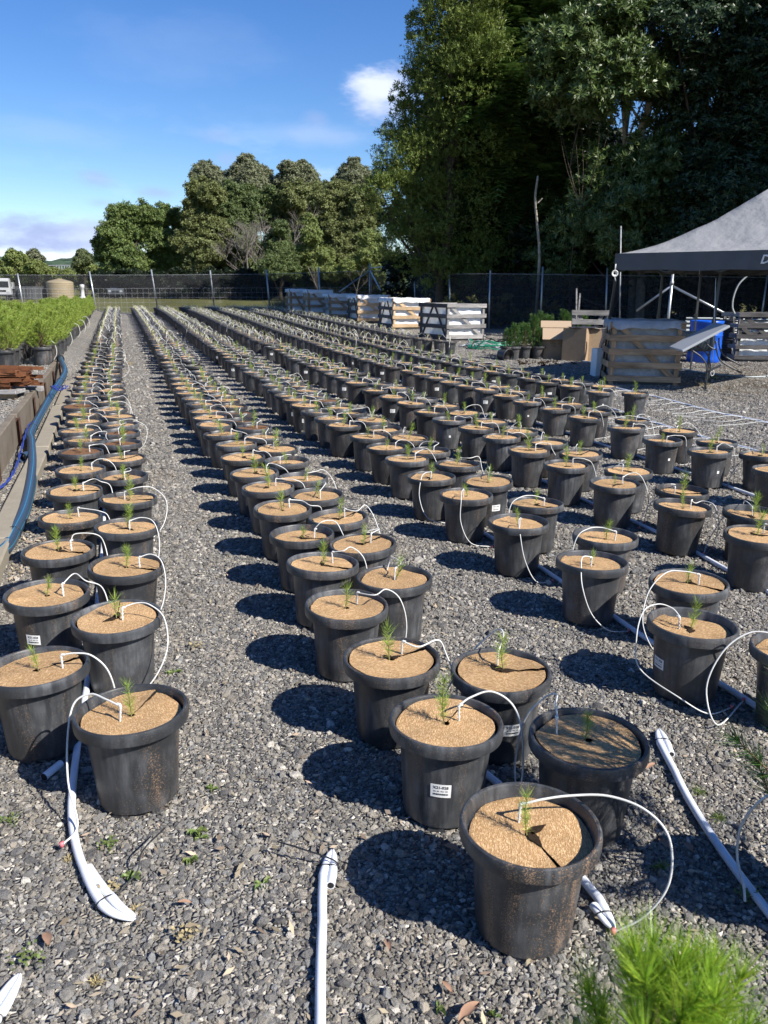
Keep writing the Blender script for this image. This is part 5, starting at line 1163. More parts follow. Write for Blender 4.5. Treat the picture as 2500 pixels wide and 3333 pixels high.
# the big one under the tent corner
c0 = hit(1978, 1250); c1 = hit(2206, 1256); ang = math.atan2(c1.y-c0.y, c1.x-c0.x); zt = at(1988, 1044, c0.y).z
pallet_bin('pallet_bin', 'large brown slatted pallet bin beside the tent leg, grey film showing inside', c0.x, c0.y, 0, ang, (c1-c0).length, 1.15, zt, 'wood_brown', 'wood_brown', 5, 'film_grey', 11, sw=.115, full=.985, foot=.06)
b = empty('slatted_panel', at(1862, 1080, 22.2), 0, 'grey slatted pallet side standing behind the cardboard boxes', 'pallet'); o = Vector(b.location); r = random.Random(8)
for (yy, h_) in ((1017, .13), (1047, .13), (1072, .10)):
    p, q = at(1862, yy, 22.2)-o, at(1985, yy+2, 22.2)-o; mk('slat', MB().beam(p, q, h_, .03).mesh('slat', MAT['wood_grey']), b)
for (xa, ya, xb, yb) in ((1866, 1010, 1868, 1090), (1880, 1015, 1915, 1085), (1965, 1020, 1925, 1085), (1978, 1010, 1978, 1090)): mk('upright', MB().beam(at(xa, ya, 22.26)-o, at(xb, yb, 22.26)-o, .09, .03, Vector((1, 0, 0))).mesh('upright', MAT['wood_grey']), b)
cR = at(2392, 1160, 21.0); pallet_bin('pallet_bin', 'dark slatted pallet bin at the right edge, half full with white film', cR.x, cR.y, .03, radians(-3), 1.5, 1.2, at(2392, 1018, 21).z-.03, 'wood_dark', 'wood_grey', 5, 'plastic_film', 13, sw=.105, full=.42, drape=False, foot=.08)
c = hit(2335, 1252)
# ================================================================== BOXES, COIL, BARREL, TABLE, TENT
def carton(label, x, y, z, ang, w, d, h, flaps=True, m='cardboard', tape=True, pr=False, cat='cardboard box'):
    root = empty('cardboard_box', (x, y, z), ang, label, cat, None); t = .006; o = root
    b = MB(); b.box((0, -d/2, h/2), (w, t, h)); b.box((0, d/2, h/2), (w-2*t, t, h)); b.box((-w/2, 0, h/2), (t, d, h)); b.box((w/2, 0, h/2), (t, d, h)); b.box((0, 0, .006), (w-.02, d-.02, t)); b.build('carton', MAT[m], root)
    if flaps:
        for (nm, p, s, e) in (('flap', (0, -d/2-.0, h), (w, d*.5), (radians(-118), 0, 0)), ('flap', (0, d/2, h), (w, d*.30), (radians(62), 0, 0)), ('flap', (-w/2, 0, h), (d, w*.4), (radians(-105), 0, radians(-90)))):
            q = MB(); q.box((0, s[1]/2, 0), (s[0]-.01, s[1], .005)); f = q.build(nm, MAT['cardboard_in'], root); f.location = p; f.rotation_euler = e
    elif tape:
        b = MB(); b.box((0, -d/2-.005, h-.08), (.05, .002, .16)); b.box((0, 0, h+.003), (w, d, .005)); b.box((0, 0, h+.008), (.05, d, .002)); b.build('taped_lid', MAT[m], root)
    if pr:
        for k, (xx, zz, ww) in enumerate(((-.12, h*.60, .16), (.10, h*.60, .18), (-.12, h*.52, .16), (.10, h*.52, .18), (-.1, h*.44, .12), (.12, h*.44, .14))):
            b = MB(); b.box((xx, -d/2-.0045, zz), (ww, .001, .006)); b.box((xx, -d/2-.0045, zz+.03), (ww*.8, .001, .005)); b.build('print', MAT['print_ink'], root)
    return root
c = at(1816, 1155, 21.2); carton('open cardboard box with its flaps spread and printing on the front', c.x, c.y+.3, .03, radians(-6), .80, .62, .80, True, pr=True)
c = at(1893, 1164, 20.6); carton('shut cardboard box between the open box and the tent leg, dark cloth on top', c.x-.03, c.y+.35, .03, radians(-33), .60, .60, .82, False)
c = at(1945, 1170, 20.4); carton('sunlit tan cardboard box behind the tent leg', c.x+.05, c.y+.55, .03, radians(-8), .62, .5, .80, False)
c = at(1965, 1205, 17.2); carton('white carton standing right behind the tent leg, beside the big pallet bin', c.x, c.y+.2, 0, radians(8), .36, .3, .58, False, 'white_paint', False, cat='white box')
b = MB(); g = np.random.default_rng(3); c = at(1925, 1078, 20.4); V = []
for j in range(7):
    for i in range(9): V.append((c.x-.45+i*.10+g.normal(0, .01), 20.6+j*.08, .865+g.uniform(-.01, .035)))
b.add(V, [(j*9+i, j*9+i+1, (j+1)*9+i+1, (j+1)*9+i) for j in range(6) for i in range(8)], 0)
V = []
for j in range(8):
    t = j/7
    for i in range(5): V.append((c.x+.22+i*.045*(1-.5*t)+.03*sin(j*.8), 20.36-.02*cos(i*1.5)-.03*t, .87-t*.52))
b.add(V, [(j*5+i, j*5+i+1, (j+1)*5+i+1, (j+1)*5+i) for j in range(7) for i in range(4)], 0)
props(b.build('dark_jacket', MAT['cloth_navy'], None, True), 'dark jacket thrown over the closed boxes, one sleeve hanging down', 'jacket')
# potted pines beside the boxes
for k, (px, py, sc) in enumerate(((1672, 1133, 1.0), (1708, 1140, 1.15), (1735, 1130, 1.25), (1650, 1140, .8), (1752, 1138, .9), (1690, 1122, .9))):
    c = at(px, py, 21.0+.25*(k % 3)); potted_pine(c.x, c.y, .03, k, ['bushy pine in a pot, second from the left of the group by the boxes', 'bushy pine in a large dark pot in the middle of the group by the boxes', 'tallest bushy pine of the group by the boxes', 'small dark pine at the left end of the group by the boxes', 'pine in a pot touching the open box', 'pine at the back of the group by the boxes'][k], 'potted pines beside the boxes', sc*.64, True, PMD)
for k, (px, py) in enumerate(((1760, 1035), (1790, 1030), (1835, 1040), (1850, 1020), (1900, 1025))):
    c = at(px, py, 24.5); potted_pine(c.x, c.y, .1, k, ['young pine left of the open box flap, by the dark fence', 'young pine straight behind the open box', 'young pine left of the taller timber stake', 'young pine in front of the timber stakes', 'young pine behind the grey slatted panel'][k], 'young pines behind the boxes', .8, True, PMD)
# tipped pot beside the group
tp = empty('tipped_pot', at(1628, 1135, 21.0), 0, 'black pot lying on its side left of the potted pines', 'pot'); tp.location.z = .18; tp.rotation_euler = (radians(95), 0, radians(35)); mk('pot', POT_LO, tp)
# coils of hose
def coil(label, px, py, Y, m, rad, n, seed, cat='hose coil'):
    r = random.Random(seed); c = at(px, py, Y); pts = []
    for i in range(n*14):
        a = i/14*2*pi; q = rad*(1+.18*sin(i*.37+seed)); pts.append((q*cos(a)*1.25+.05*sin(i*.11), q*sin(a)*.9, .03+.32*r.random()*(i/(n*14))+.02*sin(i*.5)))
    b = MB(); b.tube(pts, .016, 5); o = b.build('hose_coil', MAT[m], None, True, (c.x, c.y, .05)); props(o, label, cat, 'coils of hose beside the near pallet bin')
coil('green hose coiled on the ground right of the grey pallet bin', 1610, 1080, 24.0, 'hose_green', .55, 7, 1)
coil('white hose coiled on top of the green hose', 1600, 1075, 24.6, 'hose_grey', .62, 7, 2)
coil('heap of black hose behind the white and green hose', 1645, 1055, 26.0, 'poly_black', .60, 8, 3)
# blue barrel
c = hit(2287, 1178); root = empty('blue_barrel', c, 0, 'blue plastic barrel behind the folding table', 'barrel'); b = MB(); h = at(2287, 1043, c.y).z-c.z; R_ = .40
b.lathe([(0, 0), (R_*.93, 0), (R_*.97, .02), (R_, .12), (R_*1.01, h*.33), (R_*1.03, h*.34), (R_*1.01, h*.36), (R_, h*.64), (R_*1.03, h*.655), (R_*1.0, h*.67), (R_*.98, h*.93), (R_*1.02, h*.95), (R_*1.02, h), (R_*.97, h), (R_*.95, h-.03), (0, h-.03)], 36)
b.build('drum', MAT['barrel_blue'], root, True); q = MB(); q.box((.12, -R_-.005, h*.86), (.12, .01, .07)); q.build('yellow_label', mat('yellow', (.65, .5, .05), .5), root)
for sx in (-.2, .2): q = MB(); q.lathe([(0, 0), (.035, 0), (.035, .03), (0, .03)], 12, (sx, 0, h-.03)); q.build('bung', MAT['barrel_blue'], root)
# corrugated iron sheet fence and drum of black corrugated duct
def corrug(label, xa, xb, yt, yb, Y):
    a = at(xa, yb, Y); b_ = at(xb, yb, Y); z1 = at((xa+xb)/2, yt, Y).z; z0 = .06; n = 44; V = []
    for i in range(n+1):
        zz = z0+(z1-z0)*i/n; yy = Y+.025*sin(i/n*2*pi*9)
        V += [(a.x, yy, zz), (b_.x, yy, zz)]
    o = mk('corrugated_iron', mesh('corrugated_iron', V, [(2*i, 2*i+1, 2*i+3, 2*i+2) for i in range(n)], MAT['corrugated'], True)); props(o, label, 'corrugated sheet', 'corrugated iron screen behind the barrel')
corrug('corrugated iron sheet behind the blue barrel, left length', 2222, 2330, 1033, 1140, 23.3)
corrug('corrugated iron sheet behind the dark pallet bin at the right edge', 2331, 2560, 1037, 1140, 23.4)
def ribbed(label, c, ax, L_, rad, m, n):
    root = empty('ribbed_duct', c, 0, label, 'ribbed duct', None); b = MB(); prof = []
    for i in range(n): z = i*L_/n; prof += [(rad, z), (rad*1.08, z+L_/n*.2), (rad*1.08, z+L_/n*.6), (rad, z+L_/n*.8)]
    b.lathe([(rad*.8, 0)]+prof+[(rad*.8, L_)], 24); o = b.build('duct', MAT[m], root, True); o.rotation_euler = ax
ribbed('grey ribbed duct lying behind the big pallet bin', at(2205, 1110, 17.8), (0, radians(90), 0), .75, .20, 'duct_grey', 12)
ribbed('black ribbed duct standing on end right of the blue barrel', hit(2365, 1168), (0, 0, 0), 1.02, .27, 'coil_black', 17)
# folding table standing askew against the tent leg
root = empty('folding_table', hit(2293, 1265), 0, 'grey folding table stood on edge and tilted beside the tent leg, legs splayed', 'folding table'); o = Vector(root.location); Yt = 14.2
A = at(2212, 1148, Yt); B = at(2366, 1066, Yt); d = (B-A); u = Vector((.12, 1, .12)).normalized()
b = MB(); R = Matrix((d.normalized(), (u-d.normalized()*u.dot(d.normalized())).normalized(), d.normalized().cross(u).normalized())).transposed(); b.box((A+B)/2-o+u*.3, (d.length, .62, .045), R, bevel=.008); b.build('tabletop', mat('table_plastic', (.33, .35, .37), .5), root)
def tb(nm, pix, Y, r_=.014): b = MB(); b.tube(spline([at(x, y, Y+dy)-o for x, y, dy in pix], 6), r_, 8); b.build(nm, MAT['dark_steel'], root, True)
tb('leg', [(2252, 1140, 0), (2285, 1165, 0), (2302, 1200, 0), (2296, 1268, 0)], Yt); tb('leg', [(2270, 1127, .4), (2300, 1150, .4), (2312, 1190, .4), (2305, 1235, .4)], Yt)
tb('leg', [(2330, 1110, 0), (2334, 1145, 0), (2350, 1178, 0), (2414, 1214, 0)], Yt); tb('leg', [(2340, 1100, .4), (2342, 1130, .4), (2358, 1158, .4), (2412, 1190, .4)], Yt)
tb('stretcher', [(2304, 1210, 0), (2352, 1185, 0)], Yt, .020); tb('stretcher', [(2296, 1115, .2), (2312, 1130, .2), (2330, 1138, .2)], Yt, .012)
# pop-up tent
def tent():
    c0 = Vector((4.33, 16.05, 0)); d1 = Vector((.73, -.68, 0)).normalized(); d2 = Vector((.68, .73, 0)).normalized(); S = 3.98
    z_e = at(2003, 826, 16.05).z; z_b = at(2003, 878, 16.05).z; ctr = c0+d1*S/2+d2*S/2; zp = at(2493, 611, ctr.y).z
    root = empty('pop_up_tent', c0, 0, 'grey canopy pop-up tent on dark steel legs at the right edge', 'tent'); o = Vector(root.location)
    n = 30; V = []; g = np.random.default_rng(2)
    for j in range(n+1):
        for i in range(n+1):
            u, v = i/n, j/n; m_ = 1-max(abs(2*u-1), abs(2*v-1)); diag = 1-abs(abs(2*u-1)-abs(2*v-1))
            z = z_e+(zp-z_e)*m_**1.5-.10*m_*(1-m_)*(1-diag)*1.5
            z += .008*sin(u*23+v*9)*m_+.008*sin(v*31-u*13)*m_+.004*g.normal()*min(1, m_*4)
            p = c0+d1*S*u+d2*S*v; V.append((p.x-o.x, p.y-o.y, z))
    F2 = [(j*(n+1)+i, j*(n+1)+i+1, (j+1)*(n+1)+i+1, (j+1)*(n+1)+i) for j in range(n) for i in range(n)]
    mk('canopy', mesh('canopy', V, F2, MAT['canvas'], True), root)
    cs = [c0, c0+d1*S, c0+d1*S+d2*S, c0+d2*S]
    for k in range(4):
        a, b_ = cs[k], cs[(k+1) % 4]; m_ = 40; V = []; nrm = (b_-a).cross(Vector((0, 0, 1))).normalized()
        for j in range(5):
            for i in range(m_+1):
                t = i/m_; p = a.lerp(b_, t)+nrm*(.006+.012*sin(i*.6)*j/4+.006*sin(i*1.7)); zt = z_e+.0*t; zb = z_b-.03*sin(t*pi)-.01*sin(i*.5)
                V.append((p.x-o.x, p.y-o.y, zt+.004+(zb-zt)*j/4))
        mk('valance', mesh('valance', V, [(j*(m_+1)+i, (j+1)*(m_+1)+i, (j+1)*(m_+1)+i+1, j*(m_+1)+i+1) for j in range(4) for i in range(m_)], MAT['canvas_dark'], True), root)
    # lettering printed on the front valance, starts where the frame cuts it
    kx = ratio(2484, 845); t = (kx*c0.y-c0.x)/(d1.x-kx*d1.y); p = c0+d1*t; me = text_mesh('lettering', 'De', .20, MAT['white_paint'], .001); 
    lo = mk('lettering', me, root, (p.x-o.x+d1.x*.10+.03*-.68, p.y-o.y+d1.y*.10-.03*.73, (z_e+z_b)/2-.01), (radians(90), 0, math.atan2(d1.y, d1.x))); 
    sh = Matrix.Identity(3); co = np.empty(len(me.vertices)*3, np.float32); me.vertices.foreach_get('co', co); co = co.reshape(-1, 3); co[:, 0] += co[:, 1]*.22; me.vertices.foreach_set('co', co.ravel())
    feet = [(c0+Vector((.04, .0, 0)), True)]
    def leg(pt, pb, nm='leg'):
        root2 = MB(); pt = Vector(pt)-o; pb = Vector(pb)-o; mid = pt.lerp(pb, .48); root2.beam(pt, mid, .042, .042, Vector((1, 0, 0))); root2.beam(mid, pb, .032, .032, Vector((1, 0, 0))); lg = root2.build(nm, MAT['dark_steel'], root)
        q = MB(); q.box(mid, (.06, .06, .09)); q.build('height_catch', MAT['black_tie'], lg); q = MB(); q.box(pb+Vector((0, 0, .008)), (.09, .09, .012)); q.build('foot_plate', MAT['dark_steel'], lg)
    p = c0+d1*.05+d2*.05
    leg((p.x, p.y, z_e-.05), hit(1954, 1232)); f2 = hit(2293, 1272); t2 = at(2346, 890, f2.y+.25); leg((t2.x, t2.y, z_e-.05), f2)
    for q in ((S-.05, .05), (S-.05, S-.05), (.05, S-.05), (.05, S*.5)): p = c0+d1*q[0]+d2*q[1]; leg((p.x, p.y, z_e-.05), (p.x, p.y, 0))
    # scissor bars under the eaves
    for k in range(4):
        a, b_ = cs[k].lerp(ctr, .02), cs[(k+1) % 4].lerp(ctr, .02)
        for s in range(4):
            p, q = a.lerp(b_, s/4), a.lerp(b_, (s+1)/4); zz1, zz2 = z_e-.06, z_e-.34
            for (z1, z2) in ((zz1, zz2), (zz2, zz1)): b = MB(); b.beam((p.x-o.x, p.y-o.y, z1), (q.x-o.x, q.y-o.y, z2), .024, .014); b.build('scissor_bar', MAT['dark_steel'], root)
    for k in range(4): b = MB(); b.tube([(cs[k].x-o.x, cs[k].y-o.y, z_e-.06), (ctr.x-o.x, ctr.y-o.y, z_e+.25)], .012, 6); b.build('roof_bar', MAT['dark_steel'], root)
    b = MB(); b.tube([(ctr.x-o.x, ctr.y-o.y, z_e+.1), (ctr.x-o.x, ctr.y-o.y, zp-.04)], .02, 8); b.build('centre_pole', MAT['dark_steel'], root)
    # white rosette tie at the corner
    r = empty('ribbon_tie', at(2000, 890, 15.9), 0, 'white tie knotted at the top of the left tent leg', 'tie'); q = MB()
    for k in range(3): q.tube([Vector((.055*cos(a)*(1-.2*k), -.03+.01*k, .055*sin(a)*(1-.2*k))) for a in np.linspace(0, 2*pi, 14)], .010, 6)
    q.tube([(0, -.02, .05), (.005, -.02, .17)], .012, 6); q.tube([(0, -.02, -.05), (.03, -.02, -.14)], .008, 5); q.build('knot', MAT['tube_white'], r, True)
    gl = at(2318, 905, f2.y); e = at(2319, 1218, f2.y); b = MB(); b.tube([at(2330, 905, f2.y), at(2319, 1205, f2.y)], .006, 5); b.tube([at(2319, 1205, f2.y)+Vector((.03*sin(a), -.01, -.05+.05*cos(a))) for a in np.linspace(0, 6.28, 14)], .007, 5)
    props(b.build('guy_cord', MAT['tube_white'], None, True), 'thin white cord hanging beside the inner tent leg', 'cord')
    q = MB(); P = spline([at(2437, 893, 19), at(2405, 925, 19), at(2388, 965, 19), at(2384, 1000, 19), at(2392, 1022, 19)], 6); q.tube(P, .018, 7); props(q.build('curved_conduit', MAT['hose_grey'], None, True), 'pale curved conduit hanging down from the tent roof', 'conduit')
tent()
# long hoses on the ground
def ground_tube(nm, label, cat, pix, r_, m, z=.02):
    b = MB(); b.tube(spline([hit(*q)+Vector((0, 0, z)) for q in pix], 8), r_, 7); return props(b.build(nm, MAT[m], None, True), label, cat)
ground_tube('white_hose', 'long white hose lying in a curve in front of the boxes', 'hose', [(1575, 1118), (1600, 1130), (1640, 1142), (1700, 1150), (1780, 1162), (1860, 1172), (1945, 1186)], .020, 'tube_white')
ground_tube('grey_hose', 'grey hose running on the ground behind the table to the right edge', 'hose', [(2200, 1200), (2290, 1216), (2380, 1226), (2460, 1230), (2520, 1222), (2620, 1190)], .018, 'hose_grey')
# dark hollow of wet soil by the boxes
b = MB(); g = np.random.default_rng(6); c = hit(1750, 1182)
for k in range(60): b.box((c.x+g.normal(0, .35), c.y+g.normal(0, .35), .02), tuple(g.uniform(.03, .12, 3)*np.array([1, 1, .5])), Euler(g.uniform(0, 3, 3)).to_matrix())
props(b.build('soil_clods', MAT['soil']), 'patch of dark broken soil on the gravel in front of the boxes', 'soil patch', kind='stuff')

# ================================================================== SMALL GROWTH AND LITTER ON THE GRAVEL
def weed(label, px, py, kind, s, seed, cat='weed'):
    r = random.Random(seed); c = hit(px, py); V = []; F2 = []; b = MB()
    if kind == 'broad':
        s *= .68
        for k in range(6):
            a = r.uniform(0, 6.28); L_ = s*r.uniform(.6, 1.1); w = L_*.42; d = Vector((cos(a), sin(a), .25)).normalized(); q = Vector((-d.y, d.x, 0)); n = len(V)
            V += [Vector((0, 0, .01)), d*L_*.35+q*w*.5+Vector((0, 0, .012)), d*L_*.75+q*w*.42+Vector((0, 0, .014)), d*L_+Vector((0, 0, .0)), d*L_*.75-q*w*.42+Vector((0, 0, .014)), d*L_*.35-q*w*.5+Vector((0, 0, .012)), d*L_*.5+Vector((0, 0, .006))]
            F2 += [(n, n+1, n+6), (n+1, n+2, n+6), (n+2, n+3, n+6), (n+3, n+4, n+6), (n+4, n+5, n+6), (n+5, n, n+6)]
    elif kind == 'tuft':
        for k in range(60):
            a = r.uniform(0, 6.28); d = Vector((cos(a), sin(a), r.uniform(.3, 1.6))).normalized(); needles(V, F2, Vector((r.gauss(0, s*.12), r.gauss(0, s*.12), 0)), d, s*r.uniform(.5, 1), .0022+s*.004, -.3, r)
    else:
        for k in range(46):
            p = Vector((r.gauss(0, s*.4), r.gauss(0, s*.3), r.uniform(.008, .03))); a = r.uniform(0, 6.28); d = Vector((cos(a), sin(a), r.uniform(0, .8))).normalized(); q = Vector((-d.y, d.x, 0)); l = .013; n = len(V)
            V += [p, p+d*l*.5+q*l*.4, p+d*l, p+d*l*.5-q*l*.4]; F2 += [(n, n+1, n+2, n+3)]
    o = mk('weed', mesh('weed', V, F2, MAT['weed' if cat == 'weed' else 'weed_dry']), None, c, None); props(o, label, cat, None)
for a in [('small bright weed right of the front left pot, nearest the path', 855, 2885, 'broad', .05, 1), ('pair of pale green leaves left of the folded pipe end', 640, 2710, 'broad', .06, 2), ('green leafy weed on the open gravel below the second file', 650, 2735, 'broad', .045, 3), ('small weed beside the tie tail of the left pipe', 425, 2860, 'broad', .06, 4),
          ('two-leaf seedling weed in mid path', 620, 2802, 'broad', .045, 5), ('tiny seedling weed higher up the path', 690, 2575, 'broad', .04, 6), ('spreading green weed by the left pots', 565, 2195, 'broad', .07, 7), ('broad leaf weed between the two nearest left pots', 258, 2255, 'broad', .07, 8),
          ('fine grass tuft right of the folded pipe at the right', 2275, 2582, 'tuft', .055, 9), ('yellow-green grass tuft near the curving pipe', 2340, 2668, 'tuft', .05, 10), ('shaded grass tuft right of the nearest pot', 2150, 2830, 'tuft', .06, 11), ('clover-like mat at the bottom left', 95, 3140, 'mat', .06, 12),
          ('small-leaved green mat at the left edge', 30, 2680, 'mat', .06, 13), ('small clump by the left pot feet', 355, 2765, 'mat', .04, 14), ('green sprig at the bottom edge', 1425, 3290, 'broad', .04, 15), ('yellowish sprig beside the bottom pipe', 1610, 3320, 'broad', .035, 16), ('creeping weed beside the right hand pipe joint', 2430, 2930, 'mat', .05, 17), ('weed on the raised bed below the steel stack', 18, 1380, 'broad', .12, 18)]:
    weed(*a)
weed('straw-coloured grass clump at the foot of the inner tent leg', 2290, 1262, 'tuft', .26, 20, 'dry grass'); weed('green grass clump behind the inner tent leg', 2318, 1232, 'tuft', .22, 21)
for k, (px, py, lab) in enumerate([(440, 2965, 'straw-coloured husk clump right of the left folded pipe end'), (600, 3055, 'pale straw husk on the foreground gravel'), (225, 2800, 'dry husk clump left of the left pipe'), (360, 2905, 'small dry husk by the pipe bend'), (310, 3200, 'dry husk near the bottom left'), (640, 2110, 'brown moss patch in mid path')]):
    weed(lab, px, py, 'mat' if k % 2 else 'tuft', .035 if k % 2 == 0 else .045, 40+k, 'dry grass')
weed('dry grass patch in the path beside the leftmost double row', 425, 1188, 'tuft', .18, 22, 'dry grass'); weed('pale dry grass tuft by the end of the thick pipe', 140, 1195, 'tuft', .22, 23, 'dry grass')
def leaf(label, px, py, s, seed, ground=None, yaw=None):
    r = random.Random(seed); c = hit(px, py); V = []; n = 7
    for i in range(n):
        t = i/(n-1); w = s*.34*sin(pi*min(max(t, .02), .98))**.8
        for j in (-1, 0, 1): V.append(((t-.5)*s, j*w*.5, .012+.10*s*(j*j)+.12*s*sin(t*3+r.random()*.3)))
    o = mk('fallen_leaf', mesh('fallen_leaf', V, [(i*3+j, i*3+j+1, (i+1)*3+j+1, (i+1)*3+j) for i in range(n-1) for j in range(2)], MAT['dead_leaf'], True), None, c+Vector((0, 0, .008)), (r.uniform(-.2, .2), r.uniform(-.2, .2), r.uniform(0, 6.28) if yaw is None else yaw)); props(o, label, 'fallen leaf', 'fallen dry leaves')
for k, (px, py, s, lab) in enumerate([(1470, 2785, .07, 'brown crumpled leaf in the shadow left of the nearest pot'), (2165, 2770, .06, 'curled grey-brown leaf in the shade right of the nearest pot'), (2115, 2510, .05, 'pale curled leaf beside the folded pipe at the right'), (1455, 3235, .04, 'tan leaf near the bottom, below the nearest pot'), (1528, 3328, .09, 'long orange leaf at the bottom edge'),
                                    (155, 3085, .07, 'narrow orange leaf at the lower left'), (1268, 3100, .05, 'dark leaf left of the nearest pot'), (622, 1718, .05, 'orange leaf on the path between the left rows'), (340, 2950, .03, 'tiny orange leaf beside the left pipe end'), (2240, 2780, .06, 'second curled leaf in the shade at the right'), (115, 1540, .06, 'brown leaf on the ground beside the thick pipe'), (600, 2960, .04, 'reddish leaf on the foreground gravel')]):
    leaf(lab, px, py, s, k+1)
# dry litter along the footing, and crumbs over the foreground
g = np.random.default_rng(12); n = 2600; yy = g.uniform(4.5, 14, n); xx = np.array([wall_x(a) for a in yy])+.42+np.abs(g.normal(0, .28, n)); n2 = 700; yy2 = g.uniform(1.3, 5, n2); xx2 = g.uniform(-1, 1, n2)*yy2*.5
pts = np.stack([np.concatenate([xx, xx2]), np.concatenate([yy, yy2]), np.full(n+n2, .02)], 1); N_ = n+n2; L_ = g.uniform(.008, .030, N_)*np.concatenate([np.ones(n), np.full(n2, .7)]); a = g.uniform(0, 6.28, N_); d = np.stack([np.cos(a), np.sin(a), g.normal(0, .3, N_)], 1); q = np.stack([-np.sin(a), np.cos(a), g.normal(0, .3, N_)], 1)
V = np.stack([pts-d*L_[:, None], pts+q*L_[:, None]*.35, pts+d*L_[:, None], pts-q*L_[:, None]*.35], 1).reshape(-1, 3)
props(mk('leaf_litter', mesh('leaf_litter', V, np.arange(len(V)).reshape(-1, 4), MAT['litter'])), 'dry leaf litter along the footing and scattered on the gravel', 'leaf litter', kind='stuff')

# ================================================================== TREES
S_ = 1.50694                                                  # working pixels to source pixels
LEAF = {}
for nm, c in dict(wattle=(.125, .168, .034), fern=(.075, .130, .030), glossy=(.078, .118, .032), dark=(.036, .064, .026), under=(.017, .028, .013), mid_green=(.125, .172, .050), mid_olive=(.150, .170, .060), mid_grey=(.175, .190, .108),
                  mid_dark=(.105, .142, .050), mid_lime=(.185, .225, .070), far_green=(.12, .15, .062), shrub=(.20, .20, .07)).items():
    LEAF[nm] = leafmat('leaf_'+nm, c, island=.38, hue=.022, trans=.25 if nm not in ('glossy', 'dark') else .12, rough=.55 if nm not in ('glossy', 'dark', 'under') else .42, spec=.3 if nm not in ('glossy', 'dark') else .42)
def crown_mesh(name, lobes, style, n, leaf, wd, m, seed, clump=.30, inner=.25, per=8, origin=(0, 0, 0)):
    """leaves gathered in sprays; the sprays are gathered in clumps over the surface of the lobes"""
    g = np.random.default_rng(seed); C = np.array([l[:3] for l in lobes]); Rr = np.array([l[3] for l in lobes]); w = Rr**2; w = w/w.sum()
    nc = max(30, n//22); li = g.choice(len(lobes), nc, p=w); u = g.normal(size=(nc, 3)); u /= np.linalg.norm(u, axis=1)[:, None]; u[:, 2] = np.where(u[:, 2] < -.5, -u[:, 2]*.5, u[:, 2])
    cc = C[li]+u*(Rr[li]*g.uniform(.68, 1.05, nc))[:, None]; cr = Rr[li]*clump*g.uniform(.6, 1.3, nc)
    k = g.integers(0, nc, n); off = g.normal(size=(n, 3)); off /= np.linalg.norm(off, axis=1)[:, None]; off *= (g.random(n)**.4)[:, None]
    p = cc[k]+off*cr[k][:, None]*np.array([1, 1, .62]); out = p-C[li[k]]; out /= (np.linalg.norm(out, axis=1)[:, None]+1e-6)
    ni = int(n*inner)                                             # some foliage deep inside closes the crown
    l2 = g.choice(len(lobes), ni, p=w); u2 = g.normal(size=(ni, 3)); u2 /= np.linalg.norm(u2, axis=1)[:, None]; p2 = C[l2]+u2*(Rr[l2]*g.random(ni)**.5*.8)[:, None]
    P = np.concatenate([p, p2]); O = np.concatenate([out, u2]); n = len(P)
    if style == 'fern':
        ax = O*.8+g.normal(size=(n, 3))*.35+np.array([0, 0, .05]); ax[:, 2] *= .6; ax /= np.linalg.norm(ax, axis=1)[:, None]
        side = np.cross(ax, [0, 0, 1.0]); side /= np.linalg.norm(side, axis=1)[:, None]+1e-6; nr = np.cross(side, ax); T = []
        L_ = leaf*g.uniform(.7, 1.2, n)[:, None]
        for j in range(per):
            t = (j+.5)/per; b = P+ax*L_*t-np.array([0, 0, 1.])*L_*.38*t*t; ln = L_*.30*(np.sin(t*pi)**.6+.12)
            for sg in (-1, 1):
                e = b+(side*sg+ax*.35)*ln-np.array([0, 0, .25])*ln; h = ax*L_*wd
                T.append(np.stack([b-h*.3, b+h, e+h*.35, e-h*.15], 1))
        Q = np.stack(T, 1).reshape(-1, 3)
    else:
        cfg = dict(whorl=(.55, .9, .0), droop=(.4, .8, -.55), fine=(.7, .6, .1), blob=(.3, 1.0, .0))[style]
        ax = O*.6+np.array([0, 0, .45])+g.normal(size=(n, 3))*.35; ax /= np.linalg.norm(ax, axis=1)[:, None]
        s1 = np.cross(ax, g.normal(size=(n, 3))); s1 /= np.linalg.norm(s1, axis=1)[:, None]; s2 = np.cross(ax, s1); T = []
        for j in range(per):
            a = 2*pi*j/per+g.uniform(-.4, .4, n); rad = s1*np.cos(a)[:, None]+s2*np.sin(a)[:, None]
            d = ax*cfg[0]*g.uniform(.4, 1.4, (n, 1))+rad*cfg[1]+np.array([0, 0, 1.])*cfg[2]; d /= np.linalg.norm(d, axis=1)[:, None]
            q = np.cross(d, ax+g.normal(size=(n, 3))*(.25 if style == 'whorl' else .7)); q /= np.linalg.norm(q, axis=1)[:, None]+1e-6
            L_ = leaf*g.uniform(.7, 1.25, n)[:, None]; b = P+ax*(leaf*(.9 if style in ('fine', 'blob') else .15)*g.uniform(-.5, 1, (n, 1)))
            T.append(np.stack([b, b+d*L_*.5+q*L_*wd, b+d*L_, b+d*L_*.5-q*L_*wd], 1))
        Q = np.stack(T, 1).reshape(-1, 3)
    Q = Q-np.array(origin)
    return mesh(name, Q, np.arange(len(Q)).reshape(-1, 4), m)
